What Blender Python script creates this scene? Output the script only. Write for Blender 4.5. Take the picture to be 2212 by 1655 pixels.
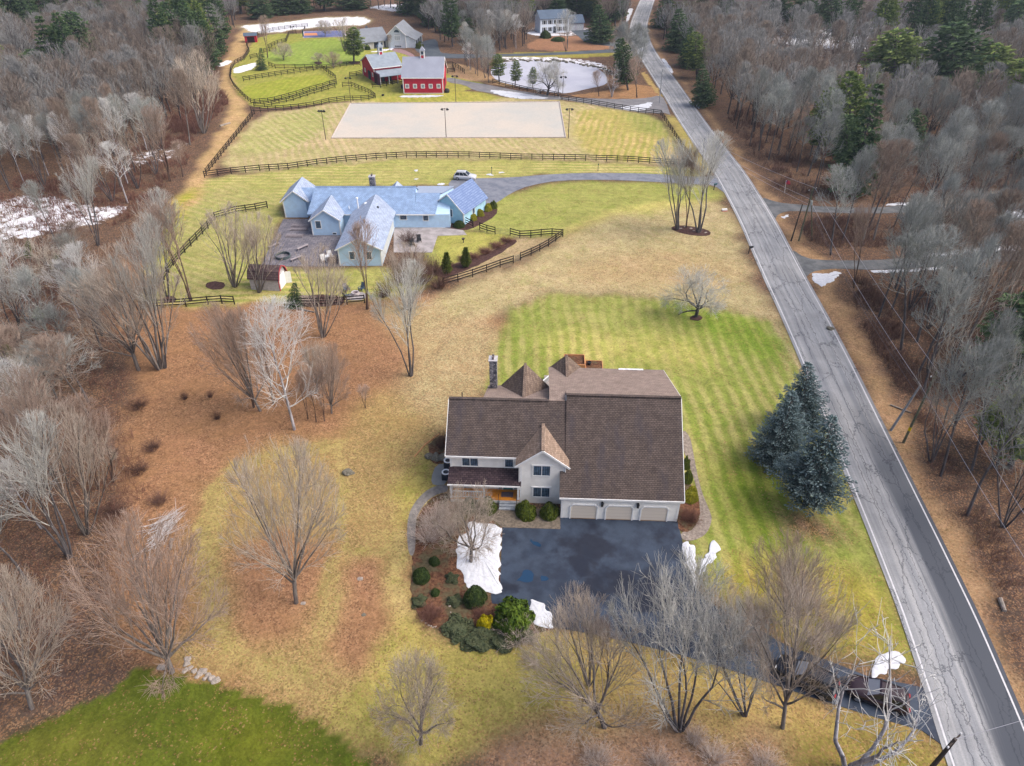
import bpy, math, random
import numpy as np
from mathutils import Vector, Matrix

for _o in list(bpy.data.objects): bpy.data.objects.remove(_o)
SC = bpy.context.scene
COL = SC.collection

# ------------------------------------------------------------------ camera
TILT = 36.0            # degrees below the horizon
CAM_H = 52.0           # metres above the ground
FPX, CX, CY = 1533.0, 1105.5, 827.5      # focal length and centre of the survey frame (2211 x 1655)
cam_d = bpy.data.cameras.new("camera")
cam = bpy.data.objects.new("camera", cam_d); COL.objects.link(cam)
cam.location = (0, 0, CAM_H)
cam.rotation_euler = (math.radians(90 - TILT), 0, 0)
cam_d.sensor_fit = 'HORIZONTAL'; cam_d.sensor_width = 36.0
cam_d.lens = 36.0 * FPX / 2211.0
cam_d.clip_start = 0.5; cam_d.clip_end = 3000
SC.camera = cam
SC.render.resolution_x, SC.render.resolution_y = 1024, 766

# ------------------------------------------------------------------ sky, sun, exposure
SUN_EL, SUN_AZ = 50.0, 98.0             # azimuth clockwise from +Y
w = bpy.data.worlds.new("World"); SC.world = w; w.use_nodes = True
nt = w.node_tree; nt.nodes.clear()
sky = nt.nodes.new("ShaderNodeTexSky"); sky.sky_type = 'NISHITA'; sky.sun_disc = False
sky.sun_elevation = math.radians(SUN_EL); sky.sun_rotation = math.radians(SUN_AZ)
sky.air_density = 0.7; sky.dust_density = 6.0; sky.ozone_density = 1.0
bg = nt.nodes.new("ShaderNodeBackground"); bg.inputs[1].default_value = 0.15
wo = nt.nodes.new("ShaderNodeOutputWorld")
nt.links.new(sky.outputs[0], bg.inputs[0]); nt.links.new(bg.outputs[0], wo.inputs[0])
sl = bpy.data.lights.new("sun", 'SUN'); sl.energy = 0.6; sl.angle = math.radians(40); sl.color = (1.0, 0.99, 0.97)
sun = bpy.data.objects.new("sun", sl); COL.objects.link(sun)
_a, _e = math.radians(SUN_AZ), math.radians(SUN_EL)
_d = Vector((math.sin(_a) * math.cos(_e), math.cos(_a) * math.cos(_e), math.sin(_e)))
sun.rotation_euler = _d.to_track_quat('Z', 'Y').to_euler()
sun.location = _d * 200
SC.view_settings.view_transform = 'Standard'; SC.view_settings.look = 'None'
SC.view_settings.exposure = 0.9; SC.view_settings.gamma = 1.0
SC.render.engine = 'CYCLES'
SC.cycles.max_bounces = 4; SC.cycles.diffuse_bounces = 3; SC.cycles.glossy_bounces = 2
SC.cycles.transparent_max_bounces = 4; SC.cycles.use_denoising = True

# ------------------------------------------------------------------ survey helpers: photo measurement -> metres on the ground
_c, _s = math.cos(math.radians(TILT)), math.sin(math.radians(TILT))
def ray(px, py):
    a = (px - CX) / FPX; b = (CY - py) / FPX
    return (a, _c + b * _s, -_s + b * _c)
def G(px, py, z=0.0):
    d = ray(px, py); t = (z - CAM_H) / d[2]
    return (d[0] * t, d[1] * t)
def Z(px, py, y):
    d = ray(px, py); t = y / d[1]
    return (d[0] * t, CAM_H + d[2] * t)
def scale_at(x, y, z=0.0):
    return FPX / (y * _c + (CAM_H - z) * _s)

def lin(r, g, b, k=0.66):
    f = lambda c: ((c / 255.0) / 12.92 if c <= 10 else (((c / 255.0) + 0.055) / 1.055) ** 2.4)
    return (f(r) * k, f(g) * k, f(b) * k, 1.0)

# ------------------------------------------------------------------ tagging
def tag(o, label=None, cat=None, group=None, kind=None):
    if label: o["label"] = label
    if cat: o["category"] = cat
    if group: o["group"] = group
    if kind: o["kind"] = kind
    return o
def empty(name, loc=(0, 0, 0), rz=0.0, label=None, cat=None, group=None):
    o = bpy.data.objects.new(name, None); COL.objects.link(o)
    o.empty_display_size = 0.3
    o.location = (loc[0], loc[1], loc[2] if len(loc) > 2 else 0.0); o.rotation_euler = (0, 0, rz)
    return tag(o, label, cat, group)
def link(name, me, parent=None, loc=None, rot=None):
    o = bpy.data.objects.new(name, me); COL.objects.link(o)
    if parent is not None: o.parent = parent
    if loc is not None: o.location = loc
    if rot is not None: o.rotation_euler = rot
    return o

# ------------------------------------------------------------------ node materials
class N:
    def __init__(s, name, rough=0.9, spec=0.15):
        s.m = bpy.data.materials.new(name); s.m.use_nodes = True
        s.t = s.m.node_tree; s.b = s.t.nodes["Principled BSDF"]
        s.b.inputs["Roughness"].default_value = rough
        s.b.inputs["Specular IOR Level"].default_value = spec
        s._c = {}
    def new(s, t, **kw):
        n = s.t.nodes.new(t)
        for k, v in kw.items(): setattr(n, k, v)
        return n
    def put(s, sock, v):
        if isinstance(v, bpy.types.NodeSocket): s.t.links.new(v, sock)
        elif v is not None: sock.default_value = v
    def co(s, kind='Object'):
        if kind not in s._c:
            if kind == 'World':
                s._c[kind] = s.mapv(s.new("ShaderNodeNewGeometry").outputs["Position"], rot=(.41, .29, .53), loc=(3.3, 7.7, 11.1))
            elif kind == 'Flat':
                s._c[kind] = s.new("ShaderNodeNewGeometry").outputs["Position"]
            elif kind == 'UV':
                s._c[kind] = s.new("ShaderNodeTexCoord").outputs["UV"]
            else:
                s._c[kind] = s.new("ShaderNodeTexCoord").outputs[kind]
        return s._c[kind]
    def mapv(s, vec, scale=(1, 1, 1), rot=(0, 0, 0), loc=(0, 0, 0)):
        n = s.new("ShaderNodeMapping"); s.put(n.inputs[0], vec)
        n.inputs["Scale"].default_value = scale; n.inputs["Rotation"].default_value = rot; n.inputs["Location"].default_value = loc
        return n.outputs[0]
    def noise(s, vec, scale, detail=3, rough=0.55, dist=0.0, col=False):
        n = s.new("ShaderNodeTexNoise"); s.put(n.inputs["Vector"], vec)
        n.inputs["Scale"].default_value = scale; n.inputs["Detail"].default_value = detail
        n.inputs["Roughness"].default_value = rough; n.inputs["Distortion"].default_value = dist
        return n.outputs["Color" if col else "Fac"]
    def vor(s, vec, scale, feat='F1', out='Distance', rnd=1.0):
        n = s.new("ShaderNodeTexVoronoi", feature=feat); s.put(n.inputs["Vector"], vec)
        n.inputs["Scale"].default_value = scale; n.inputs["Randomness"].default_value = rnd
        return n.outputs[out]
    def math(s, op, a, b=None, c=None, clamp=False):
        n = s.new("ShaderNodeMath", operation=op, use_clamp=clamp)
        s.put(n.inputs[0], a); s.put(n.inputs[1], b)
        if c is not None: s.put(n.inputs[2], c)
        return n.outputs[0]
    def ramp(s, v, lo, hi, a=0.0, b=1.0, smooth=True):
        n = s.new("ShaderNodeMapRange", interpolation_type='SMOOTHSTEP' if smooth else 'LINEAR')
        s.put(n.inputs["Value"], v)
        for k, x in (("From Min", lo), ("From Max", hi), ("To Min", a), ("To Max", b)): s.put(n.inputs[k], x)
        return n.outputs[0]
    def mix(s, f, a, b, blend='MIX'):
        n = s.new("ShaderNodeMix", data_type='RGBA', blend_type=blend)
        s.put(n.inputs[0], f); s.put(n.inputs[6], a); s.put(n.inputs[7], b)
        return n.outputs[2]
    def bright(s, col, f):
        return s.mix(1.0, col, s.rgb(f), 'MULTIPLY')
    def rgb(s, f):
        n = s.new("ShaderNodeCombineColor"); [s.put(n.inputs[i], f) for i in range(3)]
        return n.outputs[0]
    def sep(s, v):
        n = s.new("ShaderNodeSeparateXYZ"); s.put(n.inputs[0], v); return n.outputs
    def attr(s, name, out='Color'):
        n = s.new("ShaderNodeAttribute"); n.attribute_name = name; return n.outputs[out]
    def rnd(s): return s.new("ShaderNodeObjectInfo").outputs["Random"]
    def bump(s, h, strength=0.4, dist=0.05):
        n = s.new("ShaderNodeBump"); s.put(n.inputs["Height"], h)
        n.inputs["Strength"].default_value = strength; n.inputs["Distance"].default_value = dist
        s.t.links.new(n.outputs[0], s.b.inputs["Normal"])
    def out(s, col):
        s.put(s.b.inputs["Base Color"], col); return s.m

_mc = {}
def plain(name, col, rough=0.8, spec=0.2, var=0.18, scale=3.0, coords='Object', metal=0.0):
    if name in _mc: return _mc[name]
    n = N(name, rough, spec)
    n.b.inputs["Metallic"].default_value = metal
    f = n.ramp(n.noise(n.co(coords), scale, 4), 0.3, 0.7, 1 - var, 1 + var)
    _mc[name] = n.out(n.bright(col, f)); return _mc[name]
def shingle(name, ca, cb, mortar, along='x', rows=0.16, k=1.0, blot=None):
    """asphalt shingles: courses run along the eave; laid in the roof's own x/y"""
    if name in _mc: return _mc[name]
    n = N(name, 0.95, 0.1)
    v = n.co('Object')
    if along == 'y': v = n.mapv(v, rot=(0, 0, math.radians(90)))
    br = n.new("ShaderNodeTexBrick"); n.put(br.inputs["Vector"], v)
    br.inputs["Scale"].default_value = 1.0; br.inputs["Brick Width"].default_value = 0.36 * k; br.inputs["Row Height"].default_value = rows * k
    br.inputs["Mortar Size"].default_value = 0.022 * k; br.inputs["Mortar Smooth"].default_value = 0.3
    br.inputs["Color1"].default_value = ca; br.inputs["Color2"].default_value = cb; br.inputs["Mortar"].default_value = mortar
    br.offset = 0.5
    c = n.bright(br.outputs["Color"], n.ramp(n.noise(v, 1.1, 4, 0.6), 0.3, 0.75, 0.86, 1.16))
    c = n.bright(c, n.ramp(n.noise(v, 14, 2, 0.6), 0.3, 0.7, 0.82, 1.18))
    if blot:
        st = n.mapv(n.co('Object'), scale=(0.9, 0.22, 0.22))
        c = n.mix(n.ramp(n.noise(st, 1.0, 3, 0.6), 0.48, 0.75, 0.0, 0.5), c, blot)
    n.bump(br.outputs["Fac"], 0.35, -0.03)
    _mc[name] = n.out(c); return _mc[name]
def siding(name, col, step=0.18, vertical=False, var=0.06, rough=0.7):
    if name in _mc: return _mc[name]
    n = N(name, rough, 0.25)
    x = n.sep(n.co('Object'))
    z = x[0] if vertical else x[2]
    if vertical: z = n.math('ADD', x[0], x[1])
    fr = n.math('FRACT', n.math('DIVIDE', z, step))
    f = n.ramp(fr, 0.0, 0.16, 0.80, 1.0)
    c = n.bright(col, n.math('MULTIPLY', f, n.ramp(n.noise(n.co('Object'), 1.3, 4), 0.3, 0.7, 1 - var, 1 + var)))
    n.bump(f, 0.25, 0.02)
    _mc[name] = n.out(c); return _mc[name]
def glass(name='window_glass', col=(0.05, 0.08, 0.12, 1)):
    if name in _mc: return _mc[name]
    n = N(name, 0.12, 0.6)
    x = n.sep(n.co('Object'))
    st = n.math('FRACT', n.math('DIVIDE', x[0], 0.17))
    curtain = n.ramp(st, 0.25, 0.5, 0.6, 1.5)
    _mc[name] = n.out(n.bright(col, n.math('MULTIPLY', curtain, n.ramp(n.noise(n.co('Object'), 2.2, 2), 0.35, 0.65, 0.7, 1.3)))); return _mc[name]

# ------------------------------------------------------------------ mesh builder
class MB:
    def __init__(s): s.v = []; s.f = []; s.m = []
    def face(s, pts, mi=0):
        i = len(s.v); s.v += [tuple(p) for p in pts]; s.f.append(tuple(range(i, i + len(pts)))); s.m.append(mi)
    def poly(s, vs, fs, mi=0):
        i = len(s.v); s.v += [tuple(p) for p in vs]
        for f in fs: s.f.append(tuple(i + k for k in f)); s.m.append(mi)
    def box(s, x0, y0, z0, x1, y1, z1, mi=0):
        x0, x1 = min(x0, x1), max(x0, x1); y0, y1 = min(y0, y1), max(y0, y1); z0, z1 = min(z0, z1), max(z0, z1)
        s.poly([(x0, y0, z0), (x1, y0, z0), (x1, y1, z0), (x0, y1, z0), (x0, y0, z1), (x1, y0, z1), (x1, y1, z1), (x0, y1, z1)],
               [(0, 3, 2, 1), (4, 5, 6, 7), (0, 1, 5, 4), (1, 2, 6, 5), (2, 3, 7, 6), (3, 0, 4, 7)], mi)
    def prism(s, prof, axis, a, b, mi=0):
        """prof = 2-D polygon; axis 'x': prof is (y,z); axis 'y': prof is (x,z); axis 'z': prof is (x,y)"""
        mk = {'x': lambda p, t: (t, p[0], p[1]), 'y': lambda p, t: (p[0], t, p[1]), 'z': lambda p, t: (p[0], p[1], t)}[axis]
        n = len(prof)
        vs = [mk(p, a) for p in prof] + [mk(p, b) for p in prof]
        fs = [tuple(range(n)), tuple(range(2 * n - 1, n - 1, -1))] + [(k, n + k, n + (k + 1) % n, (k + 1) % n) for k in range(n)]
        s.poly(vs, fs, mi)
    def slab(s, pts, th=0.14, mi=0):
        """roof slab whose top is pts"""
        n = len(pts)
        lo = [(p[0], p[1], p[2] - th) for p in pts]
        s.poly(list(pts) + lo, [tuple(range(n)), tuple(range(2 * n - 1, n - 1, -1))] + [(k, (k + 1) % n, n + (k + 1) % n, n + k) for k in range(n)], mi)
    def bar(s, p0, p1, wd, ht=None, mi=0):
        ht = ht or wd
        a = Vector(p1) - Vector(p0); L = a.length
        if L < 1e-6: return
        a /= L; up = Vector((0, 0, 1)) if abs(a.z) < 0.95 else Vector((0, 1, 0))
        u = a.cross(up).normalized() * wd / 2; v = u.cross(a).normalized() * ht / 2
        vs = [tuple(Vector(p) + i * u + j * v) for p in (p0, p1) for i, j in ((-1, -1), (1, -1), (1, 1), (-1, 1))]
        s.poly(vs, [(0, 1, 2, 3), (7, 6, 5, 4), (0, 4, 5, 1), (1, 5, 6, 2), (2, 6, 7, 3), (3, 7, 4, 0)], mi)
    def tube(s, p0, p1, r0, r1=None, n=8, mi=0, caps=True):
        r1 = r0 if r1 is None else r1
        a = (Vector(p1) - Vector(p0)).normalized(); up = Vector((0, 0, 1)) if abs(a.z) < 0.9 else Vector((1, 0, 0))
        u = a.cross(up).normalized(); v = a.cross(u)
        vs = [tuple(Vector(p) + r * (math.cos(t) * u + math.sin(t) * v)) for p, r in ((p0, r0), (p1, r1)) for t in [2 * math.pi * k / n for k in range(n)]]
        fs = [(k, (k + 1) % n, n + (k + 1) % n, n + k) for k in range(n)]
        if caps: fs += [tuple(range(n - 1, -1, -1)), tuple(range(n, 2 * n))]
        s.poly(vs, fs, mi)
    def lathe(s, prof, c=(0, 0, 0), n=16, mi=0):
        vs = [(c[0] + r * math.cos(2 * math.pi * k / n), c[1] + r * math.sin(2 * math.pi * k / n), c[2] + z) for r, z in prof for k in range(n)]
        fs = [(j * n + k, j * n + (k + 1) % n, (j + 1) * n + (k + 1) % n, (j + 1) * n + k) for j in range(len(prof) - 1) for k in range(n)]
        s.poly(vs, fs, mi)
    def mesh(s, name, mats, smooth=False, bevel=0.0):
        me = bpy.data.meshes.new(name); me.from_pydata(s.v, [], s.f)
        for m in (mats if isinstance(mats, (list, tuple)) else [mats]): me.materials.append(m)
        me.polygons.foreach_set("material_index", s.m)
        if smooth: me.polygons.foreach_set("use_smooth", [True] * len(s.f))
        me.update(); return me
    def build(s, name, mats, parent=None, loc=None, rot=None, smooth=False, bevel=0.0):
        o = link(name, s.mesh(name, mats, smooth), parent, loc, rot)
        if bevel:
            b = o.modifiers.new("bevel", 'BEVEL'); b.width = bevel; b.segments = 2; b.limit_method = 'ANGLE'
        return o

def np_mesh(name, V, F, mats, mi=None, k=3):
    """fast mesh from numpy arrays: V (n,3), F (m,k)"""
    me = bpy.data.meshes.new(name)
    me.vertices.add(len(V)); me.vertices.foreach_set("co", np.asarray(V, dtype=np.float32).ravel())
    me.loops.add(F.size); me.loops.foreach_set("vertex_index", F.astype(np.int32).ravel())
    me.polygons.add(len(F)); me.polygons.foreach_set("loop_start", np.arange(0, F.size, k, dtype=np.int32))
    me.polygons.foreach_set("loop_total", np.full(len(F), k, dtype=np.int32))
    for m in (mats if isinstance(mats, (list, tuple)) else [mats]): me.materials.append(m)
    if mi is not None: me.polygons.foreach_set("material_index", mi.astype(np.int32))
    me.update(); return me

def chaikin(P, it=2, closed=True):
    P = [tuple(p) for p in P]
    for _ in range(it):
        Q = []; n = len(P)
        for i in range(n if closed else n - 1):
            a, b = P[i], P[(i + 1) % n]
            Q += [(a[0] * .75 + b[0] * .25, a[1] * .75 + b[1] * .25), (a[0] * .25 + b[0] * .75, a[1] * .25 + b[1] * .75)]
        P = Q if closed else [P[0]] + Q + [P[-1]]
    return P
def resample(P, step):
    out = [P[0]]; acc = 0.0
    for a, b in zip(P[:-1], P[1:]):
        L = math.hypot(b[0] - a[0], b[1] - a[1]); t = step - acc
        while t <= L:
            out.append((a[0] + (b[0] - a[0]) * t / L, a[1] + (b[1] - a[1]) * t / L)); t += step
        acc = L - (t - step)
    return out
def world(poly): return [G(*p) for p in poly]
def rough_outline(P, step, amp, seed=0):
    rr = random.Random(seed)
    Q = resample(P + [P[0]], step)
    if math.hypot(Q[-1][0] - Q[0][0], Q[-1][1] - Q[0][1]) < step * .5: Q = Q[:-1]
    return [(p[0] + rr.uniform(-amp, amp), p[1] + rr.uniform(-amp, amp)) for p in Q]
def sheet(name, P, z, m, smooth=2, amp=0.0, step=0.6, seed=1, kind='structure', **kw):
    P = chaikin(P, smooth) if smooth else P
    if amp: P = rough_outline(P, step, amp, seed)
    mb = MB(); mb.slab([(p[0], p[1], z) for p in P], 0.3 if z > .25 else z + .05)
    o = mb.build(name, m); tag(o, kind=kind, **kw); return o

# ------------------------------------------------------------------ the ground: one sheet to the horizon
def inpoly(X, Y, P):
    ins = np.zeros(X.shape, bool); n = len(P); j = n - 1
    for i in range(n):
        xi, yi = P[i]; xj, yj = P[j]
        if yi != yj:
            c = ((yi > Y) != (yj > Y)) & (X < (xj - xi) * (Y - yi) / (yj - yi) + xi)
            ins ^= c
        j = i
    return ins
xs = np.concatenate([np.arange(-900, -300, 60.), np.arange(-300, -110, 5.), np.arange(-110, 110, .6), np.arange(110, 300, 5.), np.arange(300, 901, 60.)])
ys = np.concatenate([np.arange(-120, 0, 20.), np.arange(0, 250, .6), np.arange(250, 430, 1.8), np.arange(430, 1500, 60.)])
GX, GY = np.meshgrid(xs, ys)
def vnoise(X, Y, sc, seed):
    r = np.random.RandomState(seed); T = r.rand(64, 64)
    x = X / sc; y = Y / sc; ix = np.floor(x).astype(int); iy = np.floor(y).astype(int)
    fx = x - ix; fy = y - iy; fx = fx * fx * (3 - 2 * fx); fy = fy * fy * (3 - 2 * fy)
    g = lambda a, b: T[a % 64, b % 64]
    return (g(ix, iy) * (1 - fx) * (1 - fy) + g(ix + 1, iy) * fx * (1 - fy) + g(ix, iy + 1) * (1 - fx) * fy + g(ix + 1, iy + 1) * fx * fy) * 2 - 1
WX = GX + vnoise(GX, GY, 3.1, 1) * 1.1 + vnoise(GX, GY, 1.2, 2) * .5
WY = GY + vnoise(GX, GY, 3.1, 3) * 1.1 + vnoise(GX, GY, 1.2, 4) * .5
C_FOREST = lin(100, 84, 74); C_LIT = lin(172, 132, 98); C_TAN = lin(198, 184, 136); C_YEL = lin(182, 164, 104)
C_GRN = lin(162, 166, 90); C_DEEP = lin(98, 110, 38); C_OLV = lin(150, 140, 70); C_SNOW = lin(240, 242, 248, .8)
base = np.zeros(GX.shape + (3,)); base[:] = C_FOREST[:3]
lit = np.full(GX.shape, .5); snow = np.zeros(GX.shape); stp = GX * 1.0; stw = np.zeros(GX.shape)
def blur(A, n):
    for _ in range(n):
        for ax in (0, 1):
            A = (np.roll(A, 1, ax) + np.roll(A, -1, ax) + 2 * A) / 4
    return A
def paint(poly, col=None, l=None, s=None, soft=3, stripe=None, amt=1.0, px=True):
    global base, lit, snow, stp, stw
    P = world(poly) if px else poly
    P = chaikin(P, 2)
    q_ = 1.0 if soft > 1 else .3
    W = blur(inpoly(GX + (WX - GX) * q_, GY + (WY - GY) * q_, P).astype(float), soft if soft != 1 else 0) * amt
    if col is not None: base = base * (1 - W[..., None]) + np.array(col[:3]) * W[..., None]
    if l is not None: lit = lit * (1 - W) + l * W
    if s is not None: snow = snow * (1 - W) + s * W
    if stripe is not None:
        ang, wt = stripe; a = math.radians(ang)
        M = W > .3
        stp = np.where(M, GX * math.cos(a) + GY * math.sin(a), stp); stw = stw * (1 - W) + wt * W
# yard of fallen leaves between the two houses and the woods
paint([(215, 560), (330, 560), (420, 640), (800, 640), (1010, 640), (1100, 700), (1060, 800), (980, 900), (960, 1050), (900, 1500), (760, 1655), (400, 1560), (300, 1460), (240, 1300), (290, 1150), (250, 1000), (290, 850), (280, 720)], C_LIT, .9, 0, 4)
paint([(760, 850), (980, 830), (960, 1060), (890, 1100), (870, 1500), (700, 1560), (560, 1500), (430, 1420), (420, 1120), (520, 960), (740, 940)], C_YEL, .84, 0, 7)
paint([(780, 655), (960, 640), (1100, 700), (1030, 860), (930, 960), (860, 820), (900, 740)], C_TAN, .74, 0, 8)
paint([(745, 945), (930, 940), (905, 1060), (850, 1170), (752, 1185)], C_YEL, .74, 0, 3)
paint([(430, 1330), (505, 1400), (640, 1430), (830, 1440), (840, 1510), (700, 1555), (560, 1505), (440, 1450), (380, 1440), (400, 1380)], C_YEL, .66, 0, 3)
paint([(500, 1180), (560, 1120), (680, 1130), (728, 1190), (700, 1300), (660, 1400), (560, 1400), (490, 1300)], C_LIT, .8, 0, 4)
paint([(500, 1035), (600, 995), (728, 968), (728, 1180), (560, 1120), (480, 1180)], C_YEL, .78, 0, 3)
paint([(738, 1200), (834, 1192), (836, 1436), (760, 1440), (694, 1405), (738, 1330)], C_LIT, .7, 0, 2)
paint([(470, 1010), (560, 975), (745, 938), (750, 965), (600, 992), (500, 1035)], C_YEL, .36, 0, 1)
paint([(728, 945), (752, 940), (752, 1190), (728, 1190)], C_YEL, .25, 0, 1)
paint([(422, 1110), (470, 1020), (500, 1035), (480, 1120), (478, 1250), (505, 1350), (560, 1420), (690, 1440), (700, 1475), (560, 1470), (470, 1400), (430, 1280)], C_YEL, .32, 0, 1)
paint([(740, 1176), (852, 1170), (852, 1198), (740, 1200)], C_YEL, .3, 0, 1)
paint([(696, 1195), (736, 1195), (733, 1330), (690, 1420), (664, 1410), (692, 1320)], C_YEL, .5, 0, 1)
# mown path beside the beds and the lawn below them
paint([(890, 1000), (965, 960), (950, 1060), (885, 1100), (872, 1250), (900, 1345), (1010, 1400), (1200, 1370), (1300, 1375), (1500, 1420), (1640, 1470), (1650, 1530), (1400, 1530), (1100, 1560), (1000, 1655), (820, 1655), (700, 1560), (650, 1520), (838, 1440), (838, 1180), (850, 1090)], lin(184, 172, 96), .2, 0, 2)
paint([(845, 1150), (875, 1120), (878, 1300), (880, 1360), (835, 1350)], lin(206, 184, 126), .1, 0, 2)
paint([(1180, 1370), (1400, 1400), (1830, 1540), (2040, 1600), (2060, 1700), (1100, 1700), (1150, 1560), (1300, 1520)], lin(196, 172, 104), .4, 0, 6)
paint([(1130, 1570), (1330, 1560), (1500, 1580), (1750, 1600), (1800, 1750), (1000, 1750), (1050, 1640)], lin(168, 140, 118), .75, 0, 6)
paint([(1700, 1580), (1860, 1560), (2040, 1600), (2060, 1800), (1650, 1800)], C_OLV, .45, 0, 6)
# deep green lawn at the bottom left corner
paint([(-80, 1760), (-80, 1640), (100, 1560), (200, 1515), (245, 1490), (290, 1445), (350, 1450), (420, 1475), (480, 1490), (600, 1515), (700, 1555), (760, 1620), (820, 1660), (860, 1800)], C_DEEP, .07, 0, 1)
paint([(400, 1540), (560, 1560), (680, 1620), (600, 1655), (420, 1600)], lin(120, 122, 36), .04, 0, 16, amt=.7)
paint([(-60, 1650), (60, 1590), (200, 1560), (330, 1600), (250, 1700), (-60, 1720)], lin(120, 118, 48), .1, 0, 10, amt=.6)
# striped green lawn around the brown-roofed house
paint([(1075, 700), (1130, 643), (1250, 630), (1400, 640), (1560, 665), (1690, 700), (1735, 780), (1770, 860), (1860, 1070), (1905, 1200), (1960, 1340), (1990, 1440), (1890, 1425), (1700, 1380), (1560, 1300), (1450, 1160), (1400, 900), (1000, 860), (1050, 800)], C_GRN, .06, 0, 2, (0, 1.0))
paint([(1180, 700), (1500, 730), (1560, 800), (1300, 780), (1140, 780)], lin(206, 196, 112), .05, 0, 14, amt=.55)
paint([(1390, 630), (1560, 655), (1700, 720), (1690, 800), (1500, 720)], lin(132, 156, 56), .05, 0, 10, amt=.7)
paint([(1530, 960), (1620, 980), (1760, 1140), (1700, 1250), (1570, 1170)], lin(118, 136, 40), .05, 0, 12, amt=.75)  # darker green: shadow of the blue spruces painted into the lawn colour
paint([(1560, 1210), (1740, 1200), (1900, 1240), (1980, 1440), (1700, 1390), (1580, 1300)], lin(176, 160, 74), .3, 0, 8, amt=.8)
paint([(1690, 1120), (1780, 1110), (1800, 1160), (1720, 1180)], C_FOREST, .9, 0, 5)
# dormant tan field above it
paint([(930, 650), (1000, 610), (1130, 570), (1225, 515), (1330, 450), (1450, 425), (1575, 445), (1600, 530), (1650, 640), (1690, 702), (1560, 664), (1400, 638), (1250, 628), (1130, 642), (1075, 690), (960, 690)], C_TAN, .3, 0, 4)
paint([(1640, 630), (1690, 700), (1740, 790), (1795, 900), (1880, 1110), (1900, 1180), (1870, 1100), (1760, 860), (1700, 760), (1640, 660)], C_TAN, .5, 0, 2)
paint([(1180, 500), (1300, 420), (1560, 420), (1500, 450), (1300, 470), (1220, 520)], lin(206, 196, 116), .1, 0, 10)
paint([(1250, 560), (1500, 540), (1640, 600), (1500, 620), (1200, 610)], lin(196, 168, 122), .5, 0, 18, amt=.5)
# lawns of the blue house
paint([(440, 386), (560, 372), (690, 358), (880, 342), (1125, 346), (1355, 352), (1495, 362), (1530, 385), (1400, 376), (1255, 374), (1105, 384), (1040, 388), (960, 402), (620, 402), (600, 480), (560, 580), (640, 576), (900, 576), (960, 610), (800, 655), (640, 660), (480, 655), (330, 668), (300, 640), (350, 520), (380, 440)], lin(186, 182, 108), .08, 0, 2, (90, 1.0))
paint([(340, 640), (360, 520), (440, 400), (600, 405), (570, 520), (480, 640)], lin(182, 178, 110), .12, 0, 4, (60, .5))
paint([(1040, 440), (1105, 418), (1205, 392), (1400, 394), (1545, 402), (1570, 440), (1450, 430), (1300, 450), (1215, 505), (1120, 515), (1000, 500), (940, 520), (960, 580), (900, 575), (930, 500)], lin(172, 174, 96), .08, 0, 3, (90, .25))
paint([(960, 600), (1010, 545), (1100, 510), (1200, 512), (1130, 560), (1000, 605)], lin(190, 170, 130), .2, 0, 3)
paint([(935, 512), (1000, 500), (1100, 508), (1112, 515), (1060, 543), (985, 568), (942, 584)], lin(184, 180, 96), .06, 0, 1)
# arena field
paint([(446, 380), (550, 246), (620, 240), (745, 221), (810, 210), (900, 205), (1000, 200), (1100, 212), (1215, 215), (1430, 250), (1493, 360), (1355, 351), (1125, 346), (880, 341), (622, 367)], lin(200, 186, 134), .14, 0, 2, (20, .6))
paint([(480, 340), (560, 255), (720, 230), (700, 290), (600, 330)], lin(188, 186, 118), .05, 0, 6, (35, .9), .8)
paint([(1240, 225), (1420, 250), (1480, 350), (1240, 345)], lin(196, 182, 108), .05, 0, 4, (-12, .9))
paint([(1330, 235), (1425, 252), (1450, 300), (1380, 290)], lin(160, 166, 90), .05, 0, 8, amt=.7)
paint([(790, 205), (1010, 192), (1100, 214), (1000, 222), (760, 222)], lin(182, 178, 84), .08, 0, 3)
paint([(1430, 248), (1455, 244), (1530, 345), (1545, 385), (1500, 362)], lin(188, 174, 100), .2, 0, 2)
# paddocks and the slope behind the barns
paint([(500, 185), (498, 140), (530, 128), (545, 85), (600, 70), (790, 80), (900, 130), (970, 140), (1060, 180), (1000, 200), (800, 212), (560, 240), (520, 215)], lin(172, 172, 84), .08, 0, 1, (0, .35))
paint([(560, 120), (650, 85), (750, 84), (790, 110), (780, 140), (600, 146)], lin(158, 178, 84), .02, 0, 2, (0, .35))
paint([(515, 190), (560, 180), (690, 158), (722, 176), (600, 216), (550, 222)], lin(168, 174, 70), .03, 0, 1)
paint([(950, 135), (1010, 140), (1060, 165), (1130, 195), (1060, 182), (1000, 172), (960, 160)], lin(190, 160, 120), .5, 0, 1)
paint([(1213, 207), (1300, 200), (1360, 180), (1420, 190), (1428, 208), (1400, 214), (1300, 214)], lin(182, 142, 100), .6, 0, 1)
paint([(1390, 150), (1420, 190), (1450, 240), (1425, 210), (1385, 165)], lin(196, 170, 110), .2, 0, 1)
paint([(1060, 114), (1340, 110), (1340, 118), (1300, 124), (1060, 128)], lin(166, 160, 76), .3, .12, 1)
paint([(1120, 112), (1160, 80), (1270, 78), (1330, 100), (1330, 108)], lin(170, 128, 100), .7, 0, 1)
# dirt lane along the left fence
paint([(385, 470), (430, 440), (470, 340), (548, 246), (512, 200), (495, 160), (500, 140), (530, 125), (545, 60), (520, 62), (500, 100), (475, 160), (480, 200), (510, 235), (455, 300), (410, 390), (360, 450)], lin(212, 180, 128), .3, 0, 2)
paint([(395, 460), (430, 400), (415, 400), (372, 440), (340, 540), (320, 640), (345, 620), (365, 520)], lin(178, 176, 70), .1, 0, 4)
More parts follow.
